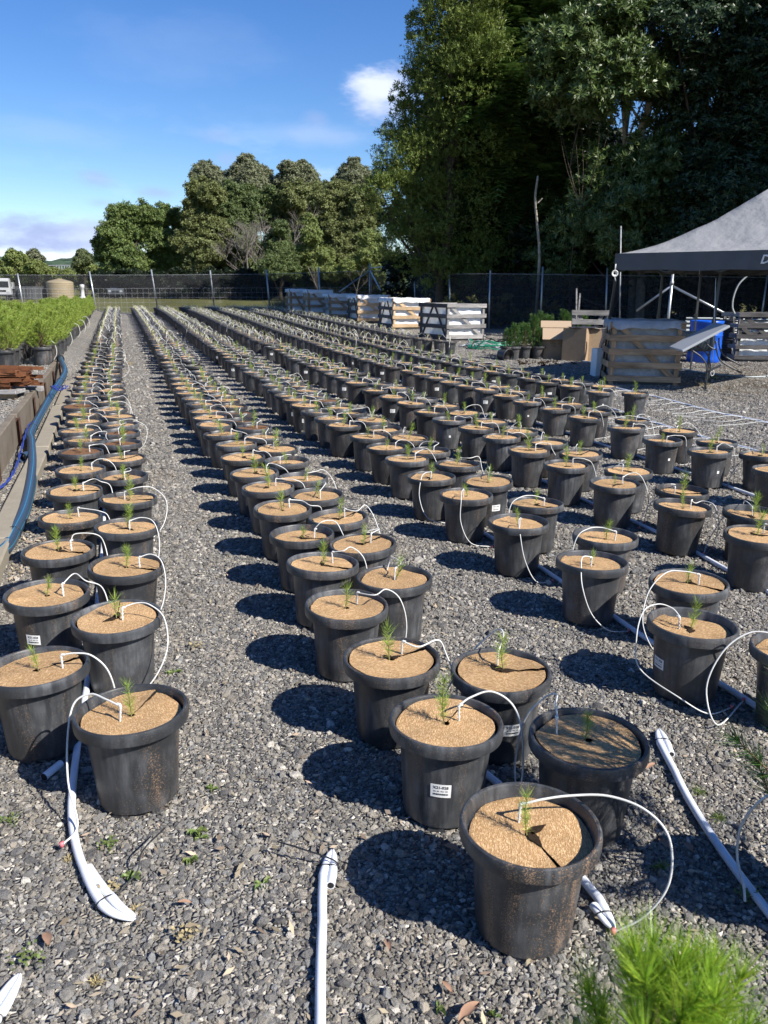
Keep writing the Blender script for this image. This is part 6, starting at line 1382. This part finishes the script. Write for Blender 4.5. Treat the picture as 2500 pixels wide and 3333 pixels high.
def limbs(b, base, lobes, r0, seed, top=None, wig=.3, twigs=3):
    r = random.Random(seed); base = Vector(base); cz = sorted(lobes, key=lambda l: l[2]); hi = cz[-1]
    top = Vector(top) if top else Vector(hi[:3]); fork = base.lerp(Vector((top.x, top.y, top.z)), .45)
    pts = [base]; n = 7
    for i in range(1, n+1): t = i/n; pts.append(base.lerp(top, t)+Vector((r.uniform(-wig, wig), r.uniform(-wig, wig), 0))*sin(t*pi))
    b.tube(spline(pts, 3), [r0*(1-.75*i/(n*3)) for i in range(n*3+1)], 9)
    for l in lobes:
        e = Vector(l[:3]); t = min(max((e.z-base.z)/(top.z-base.z+1e-6)*.6, .15), .85); s = pts[int(t*n)]; m_ = s.lerp(e, .5)+Vector((r.uniform(-wig, wig), r.uniform(-wig, wig), -.1*(e-s).length))
        sp = spline([s, m_, e], 5); b.tube(sp, [r0*.42*(1-.8*i/(len(sp)-1)) for i in range(len(sp))], 6)
        for q in range(twigs):
            d = Vector((r.gauss(0, 1), r.gauss(0, 1), r.uniform(-.2, 1))).normalized(); s2 = s.lerp(e, r.uniform(.4, .95)); b.tube([s2, s2+d*l[3]*.5, s2+d*l[3]*.9+Vector((0, 0, .1))], [r0*.10, r0*.07, r0*.03], 4)
def LB(l, Y, seed, jit=.5):
    """lobes given as (x, y, r) in working pixels at depth Y -> world spheres"""
    r = random.Random(seed); out = []
    for q in l:
        x, y, rr = q[:3]; YY = Y+r.uniform(-1, 1)*rr*Y/1745*jit+(q[3] if len(q) > 3 else 0); p = at(x*S_, y*S_, YY); out.append((p.x, p.y, p.z, rr*Y/1745))
    return out
NT = [0]
def tree(name, label, lobes, style, n, leaf, wd, lm, seed, r0=.18, bark='bark_dark', trunkx=None, group=None, per=8, clump=.3, inner=.25, cat='tree', wig=.3, twigs=3):
    cx = sum(l[0]*l[3] for l in lobes)/sum(l[3] for l in lobes); cy = sum(l[1]*l[3] for l in lobes)/sum(l[3] for l in lobes)
    if trunkx is not None: cx = trunkx
    z0 = gz(cx, cy) if cy < 48 else fz(cx, cy)
    root = empty(name, (cx, cy, z0-.1), 0, label, cat, group); o = (cx, cy, z0-.1)
    me = crown_mesh('crown', lobes, style, n, leaf, wd, LEAF[lm], seed, clump, inner, per, o); mk('crown', me, root)
    b = MB(); limbs(b, (0, 0, 0), [(l[0]-cx, l[1]-cy, l[2]-z0, l[3]) for l in lobes], r0, seed, wig=wig, twigs=twigs); b.build('trunk', MAT[bark], root, True)
    NT[0] += 1
    return root
PXM = lambda Y: 1745/Y
# --- tall trees right
k = PXM(38)
def MR(l, Y): return [(x, y, r*1745/Y)+tuple(rest) for x, y, r, *rest in l]
tree('wattle_tree', 'tall feathery wattle forming the left edge of the big trees, sunlit yellow-green tufts', LB(MR([(985, 55, 2.1), (940, 190, 1.75), (905, 325, 1.95), (875, 425, 1.85), (900, 530, 1.8), (1000, 170, 2.4), (1000, 330, 2.6), (985, 460, 2.5), (1025, -60, 2.4), (1030, 110, 1.8), (1040, 570, 1.9), (955, 590, 1.5), (850, 390, 1.0), (820, 400, .7), (868, 250, .8), (915, 60, .8), (1000, -110, 2.2)], 38), 35.5, 1), 'fine', 21000, .13, .13, 'wattle', 1, .22, per=7, clump=.26, inner=.35)
tree('fern_leaved_tree', 'dark fern-leaved tree with arching fronds between the wattle and the glossy tree', LB(MR([(1120, 40, 2.0), (1180, -50, 2.4), (1090, 220, 1.8), (1070, 310, 1.7), (1150, 330, 2.1), (1110, 430, 2.0), (1200, 240, 1.8), (1130, 130, 1.9), (1220, 0, 1.7), (1180, 420, 2.0), (1060, 400, 1.2)], 34), 36.3, 2), 'fern', 7400, .80, .080, 'fern', 2, .16, per=6, clump=.34, inner=.25)
tree('glossy_leaved_tree', 'glossy broad-leaved tree catching the sun, top centre of the big trees', LB(MR([(1225, 120, 1.35), (1290, 105, 1.45), (1345, 175, 1.25), (1250, 205, 1.4), (1320, 60, 1.2), (1195, 170, .9), (1300, 190, 1.2), (1270, 60, .9), (1180, 90, .7)], 31), 31, 3), 'whorl', 5200, .21, .13, 'glossy', 3, .03, 'bark_dark', twigs=0, per=9, clump=.36, inner=.3)
tree('glossy_leaved_tree', 'lower glossy-leaved tree below the sky gap, sunlit only at its left shoulder', LB(MR([(1375, 400, 1.6), (1330, 480, 1.8), (1410, 340, 1.2), (1250, 500, 1.8, 3.5), (1205, 570, 1.6, 3.5), (1320, 370, 1.1), (1420, 450, 1.6), (1290, 440, 1.2), (1400, 530, 1.6)], 31.5), 31.5, 4), 'whorl', 7000, .21, .12, 'glossy', 4, .15, per=8, clump=.34, inner=.4)
tree('dark_leaved_tree', 'dark drooping-leaved tree filling the top right, a few red leaf tips', LB(MR([(1520, 60, 1.9), (1600, 170, 2.0), (1480, 210, 1.5), (1640, 320, 2), (1545, 330, 1.9), (1465, 385, 1.5), (1590, 430, 2.1), (1500, 480, 2.0), (1650, 530, 1.9), (1440, 540, 1.7), (1580, -60, 2.4), (1455, 20, 1.1), (1680, 60, 2.0), (1700, 220, 2.0), (1700, 420, 2.4)], 30.5), 31.2, 5), 'droop', 17000, .17, .16, 'dark', 5, .24, per=8, clump=.3, inner=.35)
tree('pale_trunk_tree', 'tree with a forked pale trunk showing in the gap right of the glossy tree', LB(MR([(1390, -20, 1.3), (1440, 90, .9), (1350, -40, 1.3), (1430, 270, 1.0), (1470, 130, .9)], 33), 33, 6), 'fine', 2600, .15, .14, 'mid_dark', 6, .17, 'bark_pale', trunkx=at(1400*S_, 300*S_, 33).x, clump=.4, inner=.2, wig=.5)
# its visible fork
rt = empty('forked_tree', at(1390*S_, 600*S_, 32.4), 0, 'slender pale trunk forking high in the gap between the glossy and the dark tree', 'tree'); rt.location.z = .2; o = Vector(rt.location)
b = MB(); q = lambda l: [at(x*S_, y*S_, 32.4)-o for x, y in l]
sp = spline([Vector((0, 0, 0))]+q([(1392, 470), (1386, 290), (1400, 240), (1408, 110), (1412, 0), (1416, -60)]), 5); b.tube(sp, [.19-.12*i/(len(sp)-1) for i in range(len(sp))], 9)
for l, r_ in (([(1407, 70), (1390, 30), (1370, 6), (1345, -20)], .065), ([(1388, 270), (1372, 245), (1360, 225)], .07), ([(1402, 220), (1430, 190), (1470, 150)], .04), ([(1408, 60), (1440, 20), (1455, -30)], .05)):
    sp = spline(q(l), 4); b.tube(sp, [r_*(1-.6*i/(len(sp)-1)) for i in range(len(sp))], 7)
b.build('trunk', MAT['bark_pale'], rt, True)
rt = empty('thin_trunk_tree', at(1161*S_, 610*S_, 31.9), 0, 'thin pale bare trunk standing in front of the dark trees left of the tent', 'tree'); rt.location.z = .2; o = Vector(rt.location)
b = MB(); sp = spline([Vector((0, 0, 0)), at(1165*S_, 560*S_, 31.9)-o, at(1160*S_, 480*S_, 31.9)-o, at(1156*S_, 430*S_, 31.9)-o, at(1162*S_, 380*S_, 31.9)-o], 5); b.tube(sp, [.060-.025*i/(len(sp)-1) for i in range(len(sp))], 8)
for l in ([(1160, 440), (1172, 428)],): b.tube(spline([at(x*S_, y*S_, 31.9)-o for x, y in l], 4), .022, 5)
b.build('trunk', MAT['bark_pale'], rt, True)
# understory and trees behind, closing the mass
for i, (lob, Y, nn, lab) in enumerate([([(880, 585, 1.3), (920, 560, 1.6), (950, 600, 1.4)], 41, 1500, 'dark shrub at the foot of the wattle'), ([(1000, 560, 1.8), (1050, 590, 1.8), (1090, 540, 1.6)], 38, 2200, 'dark shrub mass behind the fence, left of the thin trunk'),
        ([(1110, 560, 1.6), (1150, 590, 1.6), (1180, 530, 1.5)], 36, 2000, 'dark shrub mass right behind the thin trunk'), ([(1230, 590, 1.6), (1290, 570, 1.7), (1340, 600, 1.6)], 35, 2200, 'dark shrub mass behind the fence, left of the tent'),
        ([(1390, 590, 1.6), (1450, 580, 1.7), (1510, 600, 1.7)], 34, 2200, 'dark shrub mass behind the fence, above the tent edge'), ([(1570, 600, 1.7), (1640, 590, 1.7), (1700, 600, 1.7)], 34, 2200, 'dark shrub mass behind the tent')]):
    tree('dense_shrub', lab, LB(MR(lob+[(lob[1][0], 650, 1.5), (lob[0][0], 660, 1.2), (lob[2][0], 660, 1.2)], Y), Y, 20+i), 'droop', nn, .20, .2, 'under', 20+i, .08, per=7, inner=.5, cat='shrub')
for i, (lob, Y, nn, lab) in enumerate([([(960, 450, 3.0), (1000, 300, 3.0), (1060, 180, 3.2), (1030, 560, 3.0)], 45, 3000, 'tree behind the wattle closing the dark mass'), ([(1150, 500, 3.0), (1120, 330, 3.0), (1180, 200, 2.6), (1120, 30, 3)], 44, 3200, 'tree behind the fern-leaved tree'),
        ([(1260, 560, 3.0), (1290, 420, 2.6), (1225, 330, 2.6), (1190, 400, 2.6), (1200, 150, 2)], 43, 4200, 'tree behind the lower glossy tree'), ([(1440, 560, 3.0), (1480, 400, 2.6), (1420, 170, 1.2)], 42, 2600, 'tree behind the dark tree, left part'), ([(1600, 520, 3.0), (1660, 350, 3.2), (1580, 200, 2.6), (1650, 40, 3)], 42, 3200, 'tree behind the dark tree, right part')]):
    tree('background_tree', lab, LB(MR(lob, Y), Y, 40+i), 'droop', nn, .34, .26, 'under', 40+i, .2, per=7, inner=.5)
# the tree line goes on to the right, out of the frame, and throws its shade over these trees
for i, (x, y, R_, H_) in enumerate([(17.5, 29.5, 3.6, 17), (21.5, 25.5, 3.8, 19), (16.8, 23.2, 2.6, 15), (26, 21, 4.2, 20), (23, 31, 4, 19)]):
    r = random.Random(i); lob = [(x+r.uniform(-2, 2), y+r.uniform(-1.6, 1.6), H_*t, R_*(.75+.3*sin(t*pi))) for t in (.22, .36, .5, .64, .78, .9)]+[(x+r.uniform(-3, 3), y+r.uniform(-2, 2), H_*t, R_*.7) for t in (.35, .55, .75)]
    tree('background_tree', f'tall dark tree of the row, {ONES[i+1]} beyond the right edge of the view', lob, 'droop', 2600, .42, .28, 'under', 60+i, .25, per=7, inner=.5)
# --- wood across the field
def lm_low(seed): return seed in (114, 115, 116)
def mt(label, lob, Y, style, n, leaf, lm, seed, name='field_tree', **kw):
    if lm_low(seed): lob = lob+[(q[0]+8, q[1]+24, q[2]*.9) for q in lob]
    tree(name, label, LB(lob, Y, seed, .7), style, int(n*2.2), leaf*.60, kw.pop('wd', .22), lm, seed, kw.pop('r0', .22), kw.pop('bark', 'bark_dark'), per=kw.pop('per', 7), inner=kw.pop('inner', .5), clump=kw.pop('clump', .27)*1.25, **kw)
mt('leftmost rounded green tree of the wood across the field', [(262, 470, 28), (240, 508, 28), (290, 500, 34), (225, 552, 22), (270, 550, 34), (310, 465, 24), (250, 580, 22), (216, 530, 14), (300, 575, 25), (232, 585, 14)], 98, 'blob', 5200, .42, 'mid_green', 101, clump=.27)
mt('rounded green tree, second from the left of the wood', [(350, 470, 25), (380, 475, 22), (345, 520, 32), (375, 555, 33), (335, 570, 28), (325, 500, 20)], 100, 'blob', 4200, .42, 'mid_green', 102, clump=.27)
mt('olive tree with layered foliage, left shoulder of the wood', [(430, 415, 26), (455, 425, 28), (413, 440, 16), (430, 478, 34), (402, 530, 28), (440, 540, 34), (468, 500, 28), (425, 575, 26)], 96, 'blob', 5200, .42, 'mid_olive', 103, clump=.25)
mt('grey-green gum top rising behind the olive tree', [(445, 372, 20), (462, 385, 20), (430, 388, 18), (470, 405, 16)], 106, 'blob', 2000, .42, 'mid_grey', 104, clump=.3)
mt('tallest grey-green gum, pointed top left of centre of the wood', [(530, 352, 16), (545, 372, 22), (515, 380, 22), (565, 385, 22), (540, 405, 34), (575, 410, 24), (500, 400, 16)], 106, 'blob', 3800, .42, 'mid_grey', 105, clump=.26)
mt('leafy green tree in front of the tallest gum', [(505, 420, 26), (545, 440, 30), (500, 470, 30), (560, 470, 34), (590, 430, 22), (520, 520, 32), (480, 550, 28), (530, 570, 28)], 100, 'blob', 5200, .42, 'mid_dark', 106, clump=.26)
mt('grey-green gum with a flat double top, centre right of the wood', [(622, 368, 17), (650, 366, 17), (665, 385, 20), (640, 395, 30), (612, 395, 18), (675, 405, 18)], 106, 'blob', 3200, .42, 'mid_grey', 107, clump=.26)
mt('olive green tree between the two gums', [(640, 430, 32), (680, 430, 30), (660, 480, 34), (700, 420, 22), (610, 440, 22), (640, 530, 34)], 101, 'blob', 4600, .42, 'mid_olive', 108, clump=.26)
mt('pointed grey-green gum beside the dark trees, right end of the wood', [(765, 358, 13), (752, 378, 18), (778, 380, 18), (765, 395, 26), (735, 395, 14)], 104, 'blob', 2200, .40, 'mid_grey', 109, clump=.28)
mt('broad tree with bronze-green leaves at the right end of the wood', [(725, 412, 24), (700, 440, 28), (745, 440, 36), (785, 440, 34), (722, 495, 38), (772, 505, 38), (810, 470, 24), (740, 550, 38), (790, 560, 34)], 94, 'blob', 7600, .40, 'mid_olive', 110, clump=.24)
mt('bright young green tree low at the right of the wood', [(668, 478, 12), (672, 510, 20), (665, 550, 24), (685, 580, 22), (700, 555, 20)], 88, 'blob', 3000, .34, 'mid_lime', 111, clump=.3)
mt('sunlit lime bushes at the foot of the wood, right', [(800, 555, 26), (835, 570, 24), (760, 580, 24), (870, 585, 18), (720, 590, 20), (800, 520, 20), (820, 590, 20)], 86, 'blob', 5200, .32, 'mid_lime', 112, name='bush', clump=.3, cat='bush')
mt('dense dark green conical tree in front of the bare trees', [(605, 495, 16), (600, 530, 26), (612, 560, 30), (590, 580, 28), (625, 585, 24)], 87, 'blob', 4200, .30, 'mid_dark', 113, clump=.3)
mt('dark leaf fill added for the shade under the trees, left wood edge', [(300, 603, 20), (340, 606, 20), (380, 603, 20), (240, 605, 18), (410, 605, 20), (270, 606, 18), (215, 606, 14)], 92, 'blob', 4200, .42, 'under', 114, name='bush', cat='bush')  # these three dark fills are added to stand in for shade below the crowns
mt('dark leaf fill added for the shade under the trees, middle wood edge', [(450, 604, 22), (490, 604, 22), (530, 606, 22), (570, 606, 22), (610, 606, 20), (470, 608, 20), (550, 608, 20)], 91, 'blob', 4600, .42, 'under', 115, name='bush', cat='bush')
mt('dark leaf fill added for the shade under the trees, right wood edge', [(650, 606, 20), (690, 610, 20), (740, 612, 20), (790, 612, 20), (850, 610, 20), (715, 612, 18), (765, 612, 18), (820, 612, 18)], 90, 'blob', 4200, .40, 'mid_dark', 116, name='bush', cat='bush')
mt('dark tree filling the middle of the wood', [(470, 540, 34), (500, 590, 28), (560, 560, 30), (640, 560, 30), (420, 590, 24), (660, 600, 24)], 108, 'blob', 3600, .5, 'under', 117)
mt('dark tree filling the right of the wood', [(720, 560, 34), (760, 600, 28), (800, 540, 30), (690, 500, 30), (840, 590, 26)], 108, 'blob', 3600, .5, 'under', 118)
mt('deep green tree behind, joining the crowns of the wood, left half', [(490, 445, 34), (560, 430, 30), (400, 500, 28), (470, 470, 34), (520, 520, 36), (450, 560, 34), (385, 560, 26)], 112, 'blob', 3600, .5, 'mid_green', 119, name='background_tree')
mt('deep green tree behind, joining the crowns of the wood, right half', [(600, 440, 32), (595, 480, 36), (690, 450, 30), (700, 500, 36), (640, 500, 36), (720, 540, 34), (745, 420, 24)], 112, 'blob', 3600, .5, 'mid_olive', 120, name='background_tree')
mt('ragged bright tree at the far left', [(28, 555, 13), (40, 562, 15), (22, 575, 16), (45, 585, 16), (30, 592, 16)], 105, 'blob', 2200, .42, 'mid_lime', 121, clump=.32)
mt('thin-topped tree at the far left, right of the ragged one', [(72, 553, 11), (85, 558, 9), (62, 562, 8)], 110, 'blob', 500, .42, 'mid_grey', 122, clump=.4, inner=.1)
mt('yellowish bush at the far left', [(75, 580, 14), (95, 585, 12), (58, 588, 12), (110, 590, 10)], 105, 'blob', 1400, .40, 'mid_lime', 123, name='bush', cat='bush')
mt('round-topped tree standing apart against the hill', [(178, 552, 11), (188, 562, 12), (172, 570, 12), (183, 582, 13)], 112, 'blob', 1500, .42, 'far_green', 124, clump=.32)
mt('low bushes right of the lone round-topped tree', [(205, 588, 12), (225, 592, 12), (150, 595, 10)], 105, 'blob', 1200, .4, 'mid_lime', 125, name='bush', cat='bush')
for i in range(9):
    x = -10+i*30; mt(f'far trees beyond the field at the left, {ordinal(i+1)} clump from the left', [(x, 596+(i % 3)*3, 16), (x+14, 598, 14), (x-8, 606, 14), (x+6, 612, 16)], 135, 'blob', 900, .6, ['far_green', 'mid_olive', 'mid_dark'][i % 3], 130+i, name='bush', cat='trees')
def bare_tree(label, px, py, Y, H, spread, seed, lean=0, nb=5):
    r = random.Random(seed); c = at(px*S_, py*S_, Y); z0 = fz(c.x, Y); b = MB()
    def grow(p, d, L_, rad, lvl):
        n = 3; pts = [p]; q = p.copy(); dd = d.copy()
        for i in range(n): dd = (dd+Vector((r.gauss(0, .12), r.gauss(0, .12), r.uniform(-.02, .1)))).normalized(); q = q+dd*L_/n; pts.append(q.copy())
        b.tube(pts, [rad*(1-.5*i/n) for i in range(n+1)], 5 if lvl < 2 else 3, 0, False)
        if lvl < 4:
            for k_ in range(nb if lvl < 3 else 4):
                t = r.uniform(.3, 1); s = pts[int(t*n)]; a = Vector((r.gauss(0, 1), r.gauss(0, 1), r.uniform(-.1, .9))).normalized(); grow(s, (dd*.7+a*spread).normalized(), L_*r.uniform(.42, .66), rad*.45, lvl+1)
    root = empty('bare_tree', (c.x, Y, z0), 0, label, 'tree'); grow(Vector((0, 0, 0)), Vector((lean, 0, 1)).normalized(), H*.62, H*.011, 0); b.build('trunk', MAT['twig_grey'], root)
bare_tree('leafless grey tree, dense grey twigs, in the middle of the wood', 548, 600, 92, 11.5, .95, 5, -.1, 6)
bare_tree('leafless tree with pale upright stem right of the dense grey one', 632, 600, 91, 12.0, .7, 9, .05, 5)
bare_tree('leafless grey tree leaning behind the conical tree', 580, 590, 93, 12.5, .8, 12, .05, 5)
bare_tree('small leafless sapling in front of the lime bushes', 770, 600, 84, 5.0, .6, 15, 0, 3)
bare_tree('thin leafless sapling at the right foot of the wood', 695, 600, 84, 6.0, .5, 17, -.2, 3)
# long dry grass against the fence behind the bins
g = np.random.default_rng(8); n = 5200; x = g.uniform(-7, 1.5, n); y = g.uniform(48.8, 56, n); h = g.uniform(.5, 1.35, n)*(1+.3*np.sin(x*1.3)); w = .035; a = g.uniform(0, 6.28, n)
p = np.stack([x, y, np.full(n, .3)], 1); d = np.stack([g.normal(0, .25, n), g.normal(0, .25, n), np.ones(n)], 1)*h[:, None]; q = np.stack([np.cos(a), np.sin(a), np.zeros(n)], 1)*w
V = np.stack([p-q, p+q, p+d], 1).reshape(-1, 3); props(mk('long_grass', mesh('long_grass', V, np.arange(len(V)).reshape(-1, 3), MAT['weed_dry'])), 'long dry grass behind the far fence and the bins', 'grass', kind='stuff')
# foreground weeds behind right fence
for i, (px, Y) in enumerate(((1480, 34.5), (1640, 33), (1790, 32.5), (1560, 33.2))):
    c = at(px, 1000, Y); tree('weedy_bush', ['scrubby yellow-green bush seen through the fence, nearest the grey bin', 'scrubby bush seen through the fence behind the hoses', 'scrubby bush seen through the fence behind the boxes', 'low bush seen through the fence behind the grey bin'][i], [(c.x, Y, .9, .6), (c.x+.6, Y+.2, .6, .5), (c.x-.6, Y, .7, .5)], 'fine', 320, .12, .2, 'shrub', 200+i, .03, cat='bush', per=6)

# ================================================================== BEYOND THE FENCE: TANK, CONTAINER, VEHICLES
root = empty('water_tank', at(200, 978, 84), 0, 'beige ribbed round water tank seen through the fence', 'water tank'); c = root.location; c.z = fz(c.x, 84); zt = at(200, 915, 84).z-c.z; R_ = 1.38*83/86*.95
prof = [(0, 0), (R_, 0)]
for i in range(10): z = zt*.93*i/10; prof += [(R_, z+.01), (R_*1.015, z+zt*.03), (R_*1.015, z+zt*.065), (R_, z+zt*.09)]
prof += [(R_*.98, zt*.95), (R_*.85, zt*1.0), (R_*.3, zt*1.10), (.12, zt*1.11)]
b = MB(); b.lathe(prof, 40); b.build('tank_shell', MAT['beige_tank'], root, True); q = MB(); q.lathe([(.0, .06), (.28, .06), (.28, 0)], 16, (0, 0, zt*1.10)); q.build('lid', MAT['beige_tank'], root, True)
Y = 82; a = at(66, 983, Y); b_ = at(112, 984, Y); g0 = fz(a.x, Y); H = at(90, 932, Y).z-g0; root = empty('shipping_container', (a.x, Y, g0), radians(-6), 'dark grey shipping container with double doors, seen through the fence', 'container'); w = b_.x-a.x
q = MB(); q.box((w/2, 3, H/2), (w, 6, H)); q.build('shell', MAT['container_grey'], root)
q = MB(); 
for i in range(36): q.box((-.02, .1+i*.165, H/2), (.05, .08, H*.9))
q.build('corrugated_side', MAT['container_grey'], root)
for s in (0, 1):
    q = MB(); q.box((w*(.26+.48*s), -.03, H/2), (w*.45, .05, H*.92)); d_ = q.build('door', MAT['container_grey'], root)
    for e in (.12, .36): q = MB(); q.tube([(w*(.02+.48*s+e), -.08, .15), (w*(.02+.48*s+e), -.08, H-.12)], .02, 6); q.build('lock_rod', MAT['galv_dull'], d_)
l_ = at(10, 983, Y).x; q = MB(); q.box(((l_-a.x)/2, 2.9, H*.5), (abs(l_-a.x)*.9, 5.2, H*.98)); q.build('side_section', MAT['container_grey'], root)
def vehicle(name, label, px, py, Y, w, h, L_, ang, m, rack=False, truck=False):
    c = at(px, py, Y); g0 = fz(c.x, Y); root = empty(name, (c.x, Y, g0), ang, label, 'truck' if truck else 'car')
    hw = w/2; b = MB(); prof = [(-L_/2, .35*h/1.7), (-L_/2, .95*h/1.7), (-L_/2+.08, 1.05*h/1.7), (-L_*.22, 1.12*h/1.7), (-L_*.10, h*.97), (0, h), (L_*.42, h*.99), (L_*.5, h*.62), (L_*.5, .35*h/1.7)] if not truck else [(-L_/2, .5), (-L_/2, h*.95), (-L_/2+.12, h), (-L_/2+1.7, h), (-L_/2+1.75, .5)]
    V = []; 
    for s in (-1, 1):
        for (yy, zz) in prof: V.append((s*hw*(1 if zz < h*.65 else .86), yy, zz))
    n = len(prof); b.add(V, [tuple(range(n)), tuple(range(2*n-1, n-1, -1))]+[(i, n+i, n+(i+1) % n, (i+1) % n) for i in range(n)]); b.build('body', MAT[m], root)
    q = MB(); 
    if truck: q.box((0, -L_/2-.01, h*.72), (w*.80, .03, h*.28))
    else: q.box((0, -L_*.165, h*.80), (w*.74, .05, h*.28), Matrix.Rotation(radians(-28), 3, 'X'))
    q.build('windscreen', MAT['glass_dark'], root)
    for s in (-1, 1):
        q = MB(); q.box((s*hw*.72, -L_/2-.01, h*(.47 if not truck else .36)), (w*.17, .04, .15)); q.build('headlight', MAT['lamp_glass'], root)
        q = MB(); q.box((s*hw*.95, .0, h*.8), (.02, L_*.3, h*.2)); q.build('side_window', MAT['glass_dark'], root)
        for yy in (-L_*.32, L_*.32): q = MB(); V2, F3 = tube_geo([(s*hw*.97, yy, .36), (s*hw*.74, yy, .36)], .36, 18); q.add(V2, F3); wh = q.build('wheel', MAT['tyre'], root); q = MB(); V2, F3 = tube_geo([(s*hw*.985, yy, .36), (s*hw*.96, yy, .36)], .20, 12); q.add(V2, F3); q.build('rim', MAT['galv'], wh)
    q = MB(); q.box((0, -L_/2-.015, h*.42), (w*.5, .04, .16)); q.build('grille', MAT['dark_steel'], root); q = MB(); q.box((0, -L_/2-.05, .42), (w*.98, .12, .16)); q.build('bumper', MAT['dark_steel'], root)
    if rack: q = MB(); [q.box((0, yy, h+.10), (w*.8, .05, .05)) for yy in (0, .5, 1.0, 1.5)]; [q.box((s*w*.38, .75, h+.08), (.05, 1.7, .08)) for s in (-1, 1)]; q.build('roof_rack', MAT['white_paint'], root)
    if truck: q = MB(); q.box((0, .9, 1.1), (w, L_-1.9, .15)); [q.box((s*hw, .9, 1.4), (.05, L_-1.9, .45)) for s in (-1, 1)]; q.build('tray', MAT['white_vehicle'], root)
vehicle('parked_car', 'grey four-wheel drive with a roof rack facing us beyond the fence', 388, 968, 92, 1.62, 1.62, 4.2, radians(8), 'grey_vehicle', True)
vehicle('white_truck', 'white truck cab at the far left beyond the fence', 14, 982, 80, 1.75, 1.95, 4.6, radians(20), 'white_vehicle', False, True)
root = empty('white_bowser', at(271, 978, 82), 0, 'white upright gas cylinder shape standing right of the water tank', 'cylinder'); c = root.location; c.z = fz(c.x, 82)
b = MB(); b.lathe([(0, 0), (.30, 0), (.30, .3), (.18, .35), (.16, 1.1), (.22, 1.15), (.22, 1.45), (0, 1.5)], 14); b.build('body', MAT['white_paint'], root, True)
root = empty('roadside_guardrail', at(210, 895, 180), 0, 'pale bridge railing glimpsed above the fence at the left', 'railing'); o = Vector(root.location); b = MB()
for zz in (0, .9, 1.8): b.tube([at(160, 893, 180)-o+Vector((0, 0, zz)), at(255, 893, 180)-o+Vector((0, 0, zz))], .12, 4)
for i in range(12): b.tube([at(160+i*8.6, 893, 180)-o+Vector((0, 0, -1)), at(160+i*8.6, 893, 180)-o+Vector((0, 0, 1.8))], .10, 4)
b.build('rails', MAT['galv_dull'], root)
tot = sum(len(o.data.polygons)*2 for o in bpy.data.objects if o.type == 'MESH' and o.data.users == 1); print('tris approx', tot, 'objects', len(bpy.data.objects), 'trees', NT[0])
